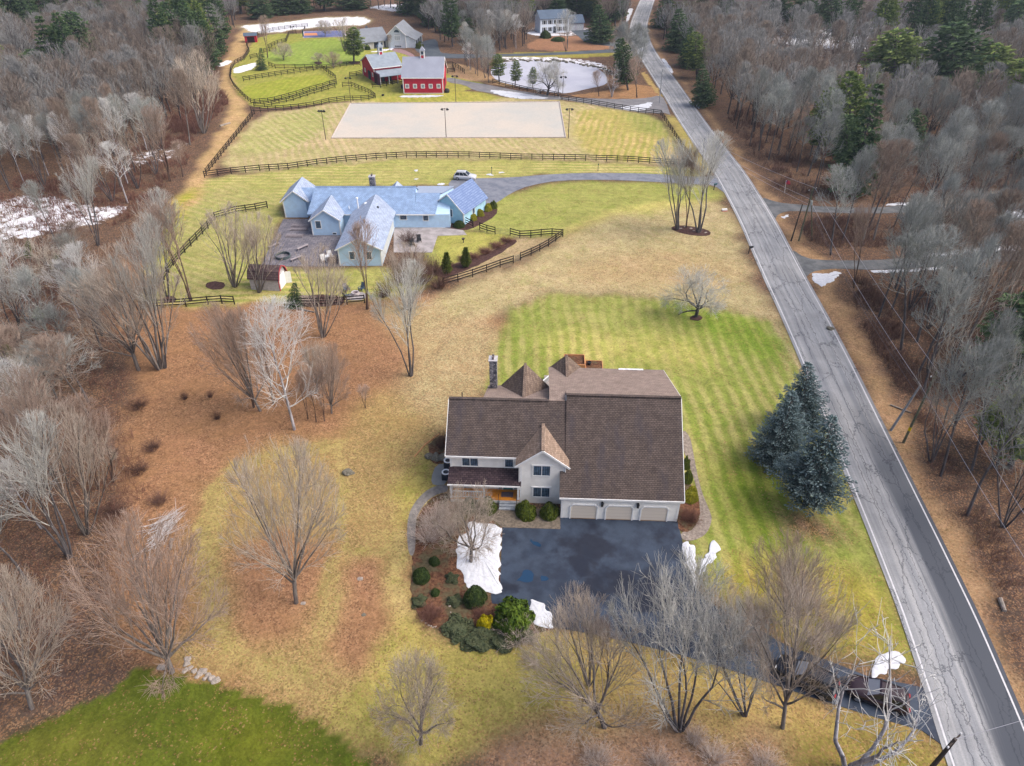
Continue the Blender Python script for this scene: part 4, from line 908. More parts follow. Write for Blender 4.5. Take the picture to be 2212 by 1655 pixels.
# ------------------------------------------------------------------ far houses, sheds
m_far = siding("far_grey_siding", lin(206, 216, 224, .9), .3); m_frf = plain("far_grey_roof", lin(146, 152, 160), .9, .1, .1, .6)
fh = empty("farm_house", (-43.8, 274.3), 0, "grey sprawling house with an arched window in its tall gable behind the barns", "house")
def rel(a, o): ca, sa = math.cos(a), math.sin(a); return lambda x, y, z: (o[0] + x * ca - y * sa, o[1] + x * sa + y * ca, z)
def tb(mb, f, name, m, **k): mb.v = [f(*p) for p in mb.v]; return mb.build(name, m, fh, **k)
fa = rel(math.radians(-6), (0, 0)); fl = rel(math.radians(31), (-8.9, -3.6))
w_ = MB(); w_.prism([(0, 0), (6.3, 0), (6.3, 4.3), (3.2, 7.1), (0, 4.3)], 'y', 0, 12); w_.prism([(6.3, 0), (9.6, 0), (9.6, 2.6), (6.3, 4.2)], 'y', .8, 12); tb(w_, fa, "wall", m_far)
w_ = MB(); w_.prism([(0, 0), (11, 0), (11, 2.5), (5.5, 5.6), (0, 2.4)], 'x', 0, 10.2); tb(w_, fl, "wall", plain("cream_wall", lin(214, 212, 206)))
r = MB(); r.slab([(-.4, -.4, 4.2), (3.2, -.4, 7.35), (3.2, 12, 7.35), (-.4, 12, 4.2)], .2); r.slab([(6.7, -.4, 4.2), (6.7, 12, 4.2), (3.2, 12, 7.35), (3.2, -.4, 7.35)], .2); r.slab([(6.3, .5, 4.3), (10, .5, 2.6), (10, 12.3, 2.6), (6.3, 12.3, 4.3)][::-1], .15); tb(r, fa, "roof", m_frf)
r = MB(); r.slab([(-.5, -.5, 2.3), (10.5, -.5, 2.3), (10.5, 5.5, 5.8), (-.5, 5.5, 5.8)], .2); r.slab([(-.5, 11.5, 2.3), (-.5, 5.5, 5.8), (10.5, 5.5, 5.8), (10.5, 11.5, 2.3)], .2); r.slab([(3, 8, 3), (8, 8, 3), (5.5, 8, 6.4), (5.5, 8, 6.4)], .1); tb(r, fl, "roof", m_frf)
t = MB(); t.bar((-.4, -.45, 4.1), (3.2, -.45, 7.25), .1, .25); t.bar((6.7, -.45, 4.1), (3.2, -.45, 7.25), .1, .25); t.box(6.2, -.1, 0, 6.4, .1, 4.2); tb(t, fa, "trim", M_WHITE)
for z, h, wd in ((2.6, 1.3, 2.0), (4.15, .35, 2.0)): q = fa(3.4, 0, 0); window(fh, q[0], q[1], z, wd, h, rz=math.radians(-6), mull=3, mg=plain("white_blind", lin(205, 216, 224)))
q = fa(3.4, 0, 0); window(fh, q[0], q[1], .4, 2.4, .45, rz=math.radians(-6), mull=3)
a_ = MB(); a_.prism([(math.cos(k * math.pi / 10) * .95 + 3.3, 5.1 + math.sin(k * math.pi / 10) * .8) for k in range(11)], 'y', -.05, -.005); tb(a_, fa, "arched_window", M_GLASS)
for k in range(3): d = MB(); d.box(9.61, 1.6 + k * 3.4, 0, 9.66, 4.2 + k * 3.4, 2.2); tb(d, fa, "garage_door", plain("dark_garage_door", lin(58, 66, 80)))
d = MB(); d.box(4.6, -.05, .1, 6.3, -.004, 2.1); d.box(8.4, -.05, .1, 9, -.004, 2.1); tb(d, fl, "entry_door", plain("dark_entry", lin(48, 56, 70)))
for x in (2, 7.5): q = fl(x, 0, 0); window(fh, q[0], q[1], .7, .8, 1.1, rz=math.radians(31))
wh = empty("colonial_house", (10.9, 301), math.radians(14), "white two-storey house with dark shutters and attached double garage beyond the pond", "house")
m_wh = siding("white_siding", lin(220, 228, 238, .95), .3); m_dr = plain("slate_roof", lin(104, 120, 140), .9, .1, .08, .5)
w_ = MB(); w_.prism([(0, 0), (8, 0), (8, 5.2), (4, 7.4), (0, 5.2)], 'x', 0, 11.6); w_.build("wall", m_wh, wh)
w_ = MB(); w_.prism([(3, 0), (9, 0), (9, 2.8), (6, 5), (3, 2.8)], 'x', 12.2, 18.6); w_.box(11.6, 4, 0, 12.2, 8, 3); w_.build("wall", plain("pinkish_white", lin(206, 200, 214)), wh)
r = MB(); r.slab([(-.4, -.4, 5.1), (12, -.4, 5.1), (12, 4, 7.6), (-.4, 4, 7.6)], .2); r.slab([(-.4, 8.4, 5.1), (-.4, 4, 7.6), (12, 4, 7.6), (12, 8.4, 5.1)], .2)
r.slab([(11.9, 2.6, 2.75), (18.9, 2.6, 2.75), (18.9, 6, 5.2), (11.9, 6, 5.2)], .2); r.slab([(11.9, 9.4, 2.75), (11.9, 6, 5.2), (18.9, 6, 5.2), (18.9, 9.4, 2.75)], .2); r.build("roof", m_dr, wh)
for k, x in enumerate((1.6, 3.9, 5.8, 7.7, 10.0)):
    window(wh, x, 0, 3.2, .8, 1.3, mg=plain("dark_pane", lin(40, 46, 60)))
    if k != 2: window(wh, x, 0, .7, .8, 1.4, mg=plain("dark_pane", lin(40, 46, 60)))
d = MB(); d.box(5.2, -.06, .1, 6.4, -.004, 2.3); d.build("front_door", plain("navy_door", lin(50, 60, 80)), wh)
for x in (13.8, 16.9): d = MB(); d.box(x - 1.3, 2.93, 0, x + 1.3, 2.996, 2.2); d.build("garage_door", plain("white_garage_door", lin(216, 220, 224)), wh)
for x in (1.6, 3.9, 7.7, 10.0):
    for sx in (-1, 1):
        for z0, z1 in ((3.2, 4.5), (.7, 2.1)): d = MB(); d.box(x + sx * .72 - .15, -.05, z0, x + sx * .72 + .15, -.004, z1); d.build("shutter", plain("dark_shutter", lin(44, 50, 62)), wh)
# garden shed
sx, sy = G(606, 630)
shed = empty("garden_shed", (sx - 4.6, sy + .6), math.radians(-6), "small garden shed with red trim, white double doors and worn brown shingle roof", "shed")
w_ = MB(); w_.prism([(0, 0), (2.9, 0), (2.9, 2.0), (2.5, 2.9), (1.45, 3.5), (.4, 2.9), (0, 2.0)], 'x', 0, 4.5); w_.build("wall", plain("shed_white", lin(212, 206, 212)), shed)
r = MB()
for a, b in (((-.2, 1.9), (.35, 3.0)), ((.35, 3.0), (1.45, 3.62)), ((1.45, 3.62), (2.55, 3.0)), ((2.55, 3.0), (3.1, 1.9))): r.slab([(-.2, a[0], a[1]), (4.75, a[0], a[1]), (4.75, b[0], b[1]), (-.2, b[0], b[1])], .08)
r.build("roof", shingle("shed_shingle", lin(122, 104, 104), lin(96, 80, 84), lin(70, 58, 62)), shed)
t = MB(); m_rt = plain("red_trim", lin(196, 84, 92))
for a, b in (((-.2, 1.85), (.35, 2.95)), ((.35, 2.95), (1.45, 3.57)), ((1.45, 3.57), (2.55, 2.95)), ((2.55, 2.95), (3.1, 1.85))): t.bar((4.78, a[0], a[1]), (4.78, b[0], b[1]), .14, .14)
t.box(4.5, -.04, 0, 4.6, .14, 1.95); t.box(4.5, 2.78, 0, 4.6, 2.94, 1.95); t.build("trim", m_rt, shed)
d = MB(); d.box(4.5, .45, .05, 4.56, 1.42, 2.2); d.box(4.5, 1.48, .05, 4.56, 2.45, 2.2); d.build("shed_door", M_WHITE, shed)
d = MB(); d.box(0, 0, 0, .9, .05, 1.9); d.build("shed_door", M_WHITE, shed, (4.55, 2.5, .05), (0, 0, math.radians(25)))
q = G(543, 93)
rs = empty("run_in_shed", (q[0] - 2.2, q[1]), math.radians(14), "tiny dark red shed with slate roof at the far left paddock fence", "shed")
w_ = MB(); w_.prism([(0, 0), (3, 0), (3, 2.2), (1.2, 3.0), (0, 2.5)], 'x', 0, 4.2); w_.build("wall", m_red, rs)
r = MB(); r.slab([(-.3, -.4, 2.3), (4.5, -.4, 2.3), (4.5, 1.2, 3.15), (-.3, 1.2, 3.15)], .1); r.slab([(-.3, 3.3, 2.1), (-.3, 1.2, 3.15), (4.5, 1.2, 3.15), (4.5, 3.3, 2.1)], .1); r.build("roof", m_dr, rs)
d = MB(); d.box(.8, -.05, 0, 3.4, -.004, 1.9); d.build("shaded_opening", plain("shed_interior_shade", lin(52, 32, 40)), rs)  # dark panel on the wall, coloured as the shaded interior

# ------------------------------------------------------------------ board fences
m_fence = plain("black_fence_paint", lin(48, 42, 42), .85, .15, .2)
_post = MB(); _post.box(-.07, -.07, 0, .07, .07, 1.4); post_me = _post.mesh("fence_post", m_fence)
def fence(P, label, spacing=2.35, px=True, h=1.28, n_rail=3, mat=m_fence):
    W = world(P) if px else P
    c = W[0]; e = empty("board_fence", (c[0], c[1], 0), 0, label, "fence", "black board fences round the fields")
    rails = [MB() for _ in range(n_rail)]
    for a, b in zip(W[:-1], W[1:]):
        L = math.hypot(b[0] - a[0], b[1] - a[1]); k = max(1, round(L / spacing))
        for i in range(k):
            p = (a[0] + (b[0] - a[0]) * i / k - c[0], a[1] + (b[1] - a[1]) * i / k - c[1]); q = (a[0] + (b[0] - a[0]) * (i + 1) / k - c[0], a[1] + (b[1] - a[1]) * (i + 1) / k - c[1])
            link("post", post_me, e, (p[0], p[1], 0))
            for j, r in enumerate(rails):
                z = h - j * .43; r.bar((p[0], p[1], z), (q[0], q[1], z), .05, .15)
    link("post", post_me, e, (W[-1][0] - c[0], W[-1][1] - c[1], 0))
    for r in rails: r.build("rail", mat, e)
    return e
fence([(442.5, 384), (500, 376), (561.5, 370), (622.7, 366.5), (685, 357), (748, 350), (813, 344.5), (878, 341), (942.7, 340.5), (1013, 341), (1080, 343.5), (1125, 345.5), (1241.6, 347), (1355, 350.5), (1425, 356), (1493, 360)], "long black board fence running across between the arena and the blue house", 2.3)
fence([(446, 378), (550, 247)], "black fence slanting up beside the dirt lane left of the arena field", 2.4)
fence([(543, 243), (562.5, 242.7), (579.5, 241.4), (613, 238.8), (646, 236), (678.6, 231), (711, 223), (745, 218.6), (780, 218), (796.8, 216.6), (811, 212.7), (802, 206), (789, 199.7), (775, 194.4), (759, 187.6), (740, 188.6)], "black fence that hooks back on itself left of the wide red barn", 2.4)
fence([(549, 232), (571.6, 231), (587, 228.4), (603, 224.4), (619, 221.2), (634, 218), (648.6, 212.7), (664, 207.5), (679, 203), (695, 199), (709, 195), (724, 190.5)], "outer of the two parallel black fences below the oval paddock", 2.4)
fence([(498, 172), (504, 185.3), (517, 201), (530, 214), (542.3, 224.5), (551, 225.7), (562.5, 224.5), (579.5, 223), (594, 220.5), (609, 216.6), (625, 212), (641, 207.5), (655, 203), (669, 198.4), (684, 194.4), (698, 190.5), (712.5, 185.3), (727, 182.7), (725.5, 172.3), (718, 165.8), (710, 160.5), (699.5, 152.7), (691.6, 149.5), (677, 153.4), (663, 155.3), (648.6, 157.3), (635.5, 159.2), (608, 163), (581, 167), (552.7, 171.6), (526, 176.2)], "black fence enclosing the oval paddock", 2.4)
fence([(497.5, 172), (500, 152), (507.5, 140), (527.5, 130), (538.7, 112.5), (533, 100), (536, 95)], "black fence winding up the far left edge to the tiny shed", 2.4)
fence([(581, 143.6), (595, 148.8), (614.7, 148.8), (638, 148.8), (659, 149.5), (676, 149.5), (691.6, 149.5), (706, 150), (720, 147.5), (734.7, 145.5), (749, 143.6), (763, 142.3), (778, 142.3)], "black fence along the foot of the green slope behind the paddock", 2.4)
fence([(755.5, 166.4), (770, 165), (783.6, 160.5)], "short black fence ending at the left wall of the smaller barn", 2.4)
fence([(804, 190), (822, 190), (848, 184), (868, 178.5)], "black fence between the two barns in front of the lean-to", 2.4)
fence([(964, 143.6), (977, 143.6), (990, 150), (1003, 160)], "short black fence just right of the wide barn roof", 2.4)
fence([(966, 159), (982, 157), (977, 146)], "small black pen fence touching the right side of the wide barn", 2.2)
fence([(1063, 181), (1077.7, 184), (1092, 187.5), (1107, 190.8), (1121.7, 194.8), (1138, 198.5), (1152, 201), (1167, 203.5), (1183.7, 206), (1197.5, 208.6), (1211, 212)], "black fence along the near bank of the frozen pond", 2.4)
fence([(1211.4, 216.8), (1227.7, 218.5), (1244, 221), (1260, 224), (1276.6, 226.6), (1293, 229.9), (1310, 232.3), (1326, 235.6), (1343.5, 238), (1360.6, 241.3), (1378, 243.8), (1426.6, 250), (1438, 267.5), (1455.4, 295), (1473, 322.5), (1488, 345), (1493, 360)], "black fence beside the gravel drive that turns down along the road", 2.35)
fence([(580, 105), (600, 96), (618, 92), (624, 77), (640, 74)], "black fence on the slope left of the sport court", 2.6)
fence([(557, 78), (590, 68), (640, 60.5), (665, 59)], "farthest black fence along the snow strip", 2.8)
fence([(541, 128), (556, 125)], "short black fence beside the small blue spruce", 2.4)
fence([(570, 115), (583, 112), (596, 110)], "short dark fence under the bare tree on the green slope", 2.4)
fence([(1004, 484), (1021.5, 492.6)], "short black fence panel by the round shrub at the blue house corner", 2.35)
fence([(1035.7, 496.4), (1051.5, 502), (1069, 506.4)], "black fence panels crossing the lawn right of the blue house", 2.35)
fence([(1101.5, 508.9), (1122.4, 514.5), (1146, 513.4), (1168.4, 511.2), (1191.7, 509.4), (1215, 511.4), (1200, 521.9), (1184.4, 532.6), (1165.4, 543.4), (1146.7, 552.6), (1123.4, 562.6)], "black fence with a sharp point in the tan field", 2.35)
fence([(1108.4, 568.9), (1080, 577.6), (1050.7, 588.4), (1020.7, 598.9), (989, 608.9), (957.7, 617.6)], "black fence slanting down-left below the two pointed evergreens", 2.35)
fence([(637.7, 661.4), (687, 661), (714, 660), (750, 658), (787.7, 655)], "black fence behind the fire pit", 2.35)
fence([(305, 669), (352.5, 665), (402.5, 662.5), (450, 658), (480, 656), (507, 657.6)], "black fence left of the garden shed at the edge of the fallen leaves", 2.35)
fence([(325, 646), (345, 621), (375, 574), (400, 546), (450, 494), (465, 474), (510, 461), (553, 455), (578, 450)], "weathered fence slanting through the big bare trees left of the blue house", 2.35)
def wire_gate(a, b, label):
    A, Bq = G(*a), G(*b); g = MB()
    for z in (.2, .5, .8, 1.1): g.bar((A[0], A[1], z), (Bq[0], Bq[1], z), .025)
    for t_ in (0, .33, .66, 1): x = A[0] + (Bq[0] - A[0]) * t_; y = A[1] + (Bq[1] - A[1]) * t_; g.bar((x, y, .15), (x, y, 1.15), .03)
    tag(g.build("wire_gate", plain("galvanised", lin(120, 118, 120), .5, .4)), label, "gate")
wire_gate((1069, 506.4), (1101.5, 508.9), "thin wire gate between two black fences on the lawn right of the blue house")
wire_gate((1108.4, 568.9), (1123.4, 562.6), "thin wire gate in the black fence of the tan field")

# ------------------------------------------------------------------ arena flood lamps
m_pole = plain("lamp_pole", lin(84, 70, 66), .7, .3, .1)
def flood(bx, by, tx, ty, label, n_head=2):
    x, y = G(bx, by); h = Z(tx, ty, y)[1]
    e = empty("flood_lamp", (x, y), 0, label, "lamp post", "lamp posts round the riding arena")
    p = MB(); p.tube((0, 0, 0), (0, 0, h), .09, .06, 8); p.build("pole", m_pole, e)
    p = MB(); p.bar((-.55, 0, h - .1), (.55, 0, h - .1), .07); p.build("crossarm", m_pole, e)
    for sx in ((-1, 1) if n_head == 2 else (-1, 0, 1)):
        p = MB(); p.tube((sx * .55, .0, h - .05), (sx * .62, -.22, h - .32), .16, .36, 12); p.build("lamp_head", plain("lamp_black", lin(52, 56, 58), .5, .3), e)
flood(703.5, 302, 696, 238, "lamp post at the near left corner of the riding arena", 3)
flood(963.5, 298, 960, 234, "lamp post at the middle of the arena's near edge")
flood(1227, 299, 1228.5, 234, "lamp post at the near right corner of the arena")
flood(758, 222, 751.5, 167, "lamp post at the far left corner of the arena")
flood(984.5, 221, 981, 163, "lamp post behind the middle of the arena near the barn driveway")
flood(1214.5, 216, 1216.5, 165, "lamp post at the far right corner of the arena beside the fence")
flood(633, 72, 632.5, 56, "lamp post beside the dark post left of the sport court", 2)
# basketball hoop
x, y = G(655, 80); e = empty("basketball_hoop", (x, y), 0, "dark padded basketball hoop at the left end of the sport court", "basketball hoop")
p = MB(); p.box(-.2, -.2, 0, .2, .2, 2.2); p.bar((0, 0, 2.2), (1.0, 0, 3.2), .14); p.build("pole", plain("hoop_pad", lin(44, 84, 96)), e)
p = MB(); p.box(1.0, -.9, 2.7, 1.06, .9, 3.8); p.build("backboard", plain("hoop_board", lin(70, 78, 84), .3, .4), e)
p = MB(); p.lathe([(.21, 0), (.24, 0), (.24, .03), (.21, .03), (.21, 0)], (1.35, 0, 3.0), 14); p.build("rim", plain("hoop_orange", lin(210, 90, 40)), e)

# ------------------------------------------------------------------ utility poles and wires
m_wood = plain("pole_wood", lin(118, 120, 100), .95, .1, .25, 2); m_woodd = plain("old_pole_wood", lin(84, 76, 72), .95, .1, .25, 2); m_woodg = plain("grey_pole_wood", lin(176, 178, 182), .95, .1, .15, 2)
def upole(bx, by, tx, ty, label, m=m_wood, r=.15, arm=1.1, extra=None, h=None, lean=True, adir=(.82, .57)):
    x, y = G(bx, by)
    if h is None: q = Z(tx, ty, y); h = q[1]; dx = q[0] - x
    else: dx = 0
    e = empty("utility_pole", (x, y), 0, label, "utility pole", "utility poles along the road")
    p = MB(); p.tube((0, 0, 0), (dx, 0, h), r, r * .68, 10); p.build("pole", m, e)
    if arm:
        p = MB(); p.bar((dx - adir[0] * arm, -adir[1] * arm, h - .35), (dx + adir[0] * arm, adir[1] * arm, h - .35), .1, .12); p.build("crossarm", m_woodd, e)
        for s_ in (-1, 1):
            p = MB(); p.lathe([(.03, 0), (.07, .05), (.05, .12), (.07, .18), (0, .22)], (dx + s_ * adir[0] * arm * .9, s_ * adir[1] * arm * .9, h - .3), 8); p.build("insulator", plain("porcelain", lin(222, 224, 228), .3, .5), e)
    if extra == 'can':
        p = MB(); p.tube((dx * .8 + .35, -.1, h - 2.9), (dx * .8 + .35, -.1, h - 2.2), .2, n=10); p.build("transformer", plain("can_grey", lin(190, 200, 196)), e)
    if extra == 'band':
        p = MB(); p.tube((dx * .16, 0, 1.75), (dx * .2, 0, 2.25), r * 1.12, n=10); p.build("warning_band", plain("yellow_band", lin(230, 196, 30)), e)
    return (x, y, dx, h)
p1 = upole(1724.6, 521, 1755.7, 406, "tall green-brown utility pole with a white insulator between the two side roads", extra='can')
upole(1708, 521, 1733, 441, "shorter dark pole leaning beside the tall pole between the side roads", m_woodd, .13, 0)
upole(1753, 520, 1752, 413, "slim green stay post right behind the tall pole between the side roads", m_wood, .1, 0)
p2 = upole(1950.7, 956, 2023, 803, "utility pole with a yellow band in the woods opposite the blue spruces", extra='band')
upole(1923.5, 930, 1987, 833, "short bare grey pole leaning in the woods near the banded pole", m_woodg, .15, 0)
p0 = upole(1423.5, 224, 1430.4, 150, "pale utility pole where the gravel drive meets the road", m_woodg, .14, 0)
p0b = upole(1515.4, 369, 1521, 298, "thin grey pole beside the road near the long fence corner", m_woodg, .12, 0)
p3 = upole(2003, 1668, 2063, 1596, "thick grey pole rising at the bottom edge beside the road", m_woodd, .17, .9)
p4x, p4y = G(2290, 1640)
e = empty("utility_pole", (p4x, p4y), 0, "utility pole at the lower right corner across the road", "utility pole", "utility poles along the road"); mb = MB(); mb.tube((0, 0, 0), (0, 0, 10.5), .16, .11, 10); mb.build("pole", m_woodd, e)
m_wire = plain("cable", lin(196, 196, 204), .5, .4, .05); m_wired = plain("dark_cable", lin(112, 110, 116), .6, .3, .05)
def wire(a, b, label, sag=.5, r=.022, m=m_wire):
    mb = MB(); P = []
    for k in range(17):
        t_ = k / 16; P.append(tuple(a[i] + (b[i] - a[i]) * t_ - (sag * 4 * t_ * (1 - t_) if i == 2 else 0) for i in range(3)))
    for u, v in zip(P[:-1], P[1:]): mb.tube(u, v, r, n=4, caps=False)
    tag(mb.build("overhead_wire", m), label, "wire", "wires strung beside the road")
T1 = (p1[0] + p1[2], p1[1], p1[3]); T2 = (p2[0] + p2[2], p2[1], p2[3]); T0 = (p0b[0] + p0b[2], p0b[1], p0b[3]); T4 = (p4x, p4y, 10.4)
T3 = (p3[0] + p3[2], p3[1], p3[3])
off = lambda T, dz, dx=0: (T[0] + dx, T[1], T[2] - dz)
wire(off(T1, 0, .3), off(T2, .1, .2), "upper pale wire between the tall green-brown pole and the yellow-banded pole", .4, .026)
wire(off(T1, 2.0), off(T2, 1.6, -1.2), "lower pale wire between the green-brown pole and the yellow-banded pole", .8, .026)
wire(off(T1, 3.2), off(T2, 3.2, -.8), "thin dark cable below the pale wires between those two poles", .9, .02, m_wired)
wire(off(T1, 2.8), off(T2, 2.6, -.5), "second thin dark cable below the pale wires", 1.2, .018, m_wired)
wire(off(T2, .1, .2), off(T4, 0), "upper pale wire from the yellow-banded pole down to the lower right corner", .5, .022)
wire(off(T2, 1.6, -1.2), off(T4, 1.2, -.8), "lower pale wire from the yellow-banded pole to the lower right corner", .6, .022)
for dz, dx, lb in ((0, .3, "upper"), (1.9, 0, "middle"), (2.8, -.1, "lowest")):
    wire(off(T0, dz * .5), off(T1, dz, dx), lb + " wire crossing the road from the thin grey pole to the green-brown pole", .5, .024)
wire(T3, off(T4, 1.0), "thin wire crossing the road at the bottom edge", .3, .018)

# ------------------------------------------------------------------ cars
m_tyre = plain("tyre_rubber", lin(34, 34, 38), .9, .1); m_rim = plain("wheel_rim", lin(170, 174, 182), .35, .6, .05, 3, 'Object', .5)
m_cg = N("car_glass", .06, .7).out(lin(30, 36, 46)); m_cg2 = N("windscreen_reflection", .1, .6).out(lin(150, 156, 168))  # second glass: pale colour stands in for the reflection in the windscreens
def car(loc, rz, label, paint, glass=m_cg, L=4.6, Wd=1.85, Ht=1.68, screen=None, group=None):
    e = empty("parked_car", loc, rz, label, "car", group)
    hl = L / 2; hw = Wd / 2
    # lower body: cross-sections along x (front = +x)
    secs = [(-hl, .38, .80, .80), (-hl + .12, .26, .98, .93), (-hl + .9, .22, 1.02, 1.0), (0, .22, 1.0, 1.0), (hl - 1.25, .22, 1.0, 1.0), (hl - .5, .24, .92, .96), (hl - .12, .28, .80, .88), (hl, .4, .66, .72)]
    b = MB(); vs = []
    for x, zb, zt, k in secs:
        wv = hw * k; vs += [(x, -wv * .94, zb), (x, -wv, (zb + zt) / 2), (x, -wv * .93, zt), (x, -wv * .5, zt + .05), (x, wv * .5, zt + .05), (x, wv * .93, zt), (x, wv, (zb + zt) / 2), (x, wv * .94, zb)]
    fs = [(r * 8 + i, r * 8 + (i + 1) % 8, (r + 1) * 8 + (i + 1) % 8, (r + 1) * 8 + i) for r in range(len(secs) - 1) for i in range(8)] + [tuple(range(7, -1, -1)), tuple((len(secs) - 1) * 8 + i for i in range(8))]
    b.poly(vs, fs); b.build("body", paint, e, smooth=True)
    # cabin: glass band and roof
    zb = 1.0; zr = Ht
    base_ = [(-hl + .22, hw * .90), (hl - 1.35, hw * .88)]; top_ = [(-hl + .62, hw * .74), (hl - 2.15, hw * .74)]
    g = MB(); A = [(base_[0][0], -base_[0][1], zb), (base_[1][0], -base_[1][1], zb), (base_[1][0], base_[1][1], zb), (base_[0][0], base_[0][1], zb)]
    Tp = [(top_[0][0], -top_[0][1], zr - .04), (top_[1][0], -top_[1][1], zr - .04), (top_[1][0], top_[1][1], zr - .04), (top_[0][0], top_[0][1], zr - .04)]
    g.poly(A + Tp, [(0, 1, 5, 4), (2, 3, 7, 6), (3, 0, 4, 7)]); g.build("side_glass", glass, e)
    g = MB(); g.poly([A[1], A[2], Tp[2], Tp[1]], [(0, 1, 2, 3)]); g.build("windscreen", screen or glass, e)
    r = MB(); t0, t1 = top_; r.poly([(t0[0] - .04, -t0[1], zr - .05), (t1[0] + .04, -t1[1], zr - .05), (t1[0] + .04, t1[1], zr - .05), (t0[0] - .04, t0[1], zr - .05), (t0[0] + .1, -t0[1] * .85, zr + .02), (t1[0] - .1, -t1[1] * .85, zr + .02), (t1[0] - .1, t1[1] * .85, zr + .02), (t0[0] + .1, t0[1] * .85, zr + .02)], [(4, 5, 6, 7), (0, 1, 5, 4), (1, 2, 6, 5), (2, 3, 7, 6), (3, 0, 4, 7)]); r.build("car_roof", paint, e)
    for sy in (-1, 1):
        r = MB()
        for i, j in ((0, 0), (1, 1)): r.bar((base_[i][0], sy * base_[i][1], zb), (top_[j][0], sy * top_[j][1], zr - .04), .07)
        for f_ in (.36, .68): xb = base_[0][0] + (base_[1][0] - base_[0][0]) * f_; xt = top_[0][0] + (top_[1][0] - top_[0][0]) * f_; r.bar((xb, sy * hw * .885, zb), (xt, sy * hw * .745, zr - .04), .06)
        r.build("pillars", paint, e)
        r = MB(); r.bar((top_[0][0] + .1, sy * hw * .6, zr + .07), (top_[1][0] - .1, sy * hw * .6, zr + .07), .04); r.build("roof_rail", M_DARK, e)
        m_ = MB(); m_.box(hl - 1.6, sy * hw, .98, hl - 1.42, sy * (hw + .16), 1.12); m_.build("mirror", paint, e)
        h = MB(); h.box(hl - .16, sy * hw * .42, .62, hl - .02, sy * hw * .74, .76); h.build("headlight", plain("headlight_glass", lin(225, 230, 238), .1, .6), e)
        h = MB(); h.box(-hl - .01, sy * hw * .5, .78, -hl + .14, sy * hw * .84, .96); h.build("tail_light", plain("tail_red", lin(170, 30, 36), .3, .4), e)
        for x in (-hl + .85, hl - .9):
            wv = MB(); wv.tube((x, sy * (hw - .2), .35), (x, sy * (hw + .01), .35), .35, n=18); wo_ = wv.build("wheel", m_tyre, e)
            wv = MB(); wv.tube((x, sy * (hw + .0), .35), (x, sy * (hw + .025), .35), .22, n=14); wv.build("rim", m_rim, wo_)
    return e
wp = N("car_paint_white", .25, .5).out(lin(226, 230, 238)); bp = N("car_paint_black", .2, .5).out(lin(34, 38, 48)); mp = N("car_paint_maroon", .25, .5).out(lin(52, 34, 42))
x, y = G(1005, 391)
car((x - 0.1, y + .9, 0), math.radians(-8), "white estate car parked behind the blue house garage wing", wp)
a, b_ = G(1690, 1443), G(1782, 1490); car(((a[0] + b_[0]) / 2, (a[1] + b_[1]) / 2 - .2, 0), math.atan2(a[1] - b_[1], a[0] - b_[0]), "black car with reflection painted pale on its windscreen parked under bare branches, farther from the road", bp, screen=m_cg2, Ht=1.7, group="cars parked in the near driveway")
a, b_ = G(1845, 1492), G(1935, 1525); car(((a[0] + b_[0]) / 2, (a[1] + b_[1]) / 2, 0), math.atan2(a[1] - b_[1], a[0] - b_[0]), "dark maroon car parked in the driveway mouth nearest the road under the white tree", mp, screen=m_cg2, L=4.4, Ht=1.6, group="cars parked in the near driveway")

# ------------------------------------------------------------------ small things
def at(px, py): return G(px, py)
m_mbx = plain("mailbox_black", lin(40, 40, 44), .5, .4); m_mbg = plain("mailbox_green", lin(44, 98, 110), .5, .4)
def mailbox(px, py, rz, label, m):
    x, y = at(px, py); e = empty("mailbox", (x, y), rz, label, "mailbox")
    b = MB(); b.box(-.06, -.06, 0, .06, .06, 1.1); b.bar((0, 0, .95), (.55, 0, 1.05), .09); b.build("mailbox_post", m_woodd if m is not m_mbx else m_mbx, e)
    b = MB(); b.prism([(-.11, 1.1), (.11, 1.1), (.11, 1.26), (.07, 1.34), (-.07, 1.34), (-.11, 1.26)], 'x', -.1, .6); b.build("box", m, e)
mailbox(1616, 548, .1, "black mailbox on a bracket beside the road above the green lawn", m_mbx)
mailbox(1541, 411, .5, "blue-green mailbox where the blue house drive meets the road", m_mbg)
x, y = at(1564, 456); e = empty("newspaper_box", (x, y), .2, "low white and red box on the grass beside the road", "box"); b = MB(); b.box(-.5, -.2, .12, .5, .2, .4); b.build("casing", M_WHITE, e); b = MB(); b.box(-.5, -.25, 0, .5, .25, .118); b.build("stand", m_rt, e)
x, y = at(1694, 417); e = empty("flag", (x, y), .3, "small red, white and blue flag at the wood edge across the road", "flag"); b = MB(); b.tube((0, 0, 0), (-.3, 0, 2.6), .035, n=6); b.build("pole", M_WHITE, e)
fl_ = MB(); fl_.poly([(-.3, 0, 2.6), (.7, .1, 2.3), (.9, 0, 1.6), (-.2, 0, 1.8)], [(0, 1, 2, 3)]); fo_ = fl_.build("cloth", plain("flag_red", lin(186, 60, 84)), e)
fl_ = MB(); fl_.poly([(-.3, -.01, 2.6), (.1, .03, 2.48), (.12, .0, 2.12), (-.26, -.01, 2.2)], [(0, 1, 2, 3)]); fl_.build("canton", plain("flag_blue", lin(54, 70, 130)), fo_)
for px_, py_, lb in ((742 / 4 + 1105.4, 324 + 184 / 4, "thin green marker post on the grass above the blue house drive"), (552.75 + 2036 / 4, 324 + 213 / 4, "thin dark marker post near the parked white car")):
    x, y = at(px_, py_); b = MB(); b.tube((0, 0, 0), (0, 0, 1.5), .05, n=6); b.box(-.09, -.03, 1.3, .09, .03, 1.6); tag(b.build("marker_post", plain("marker_green", lin(70, 96, 88)), None, (x, y, 0)), lb, "post")
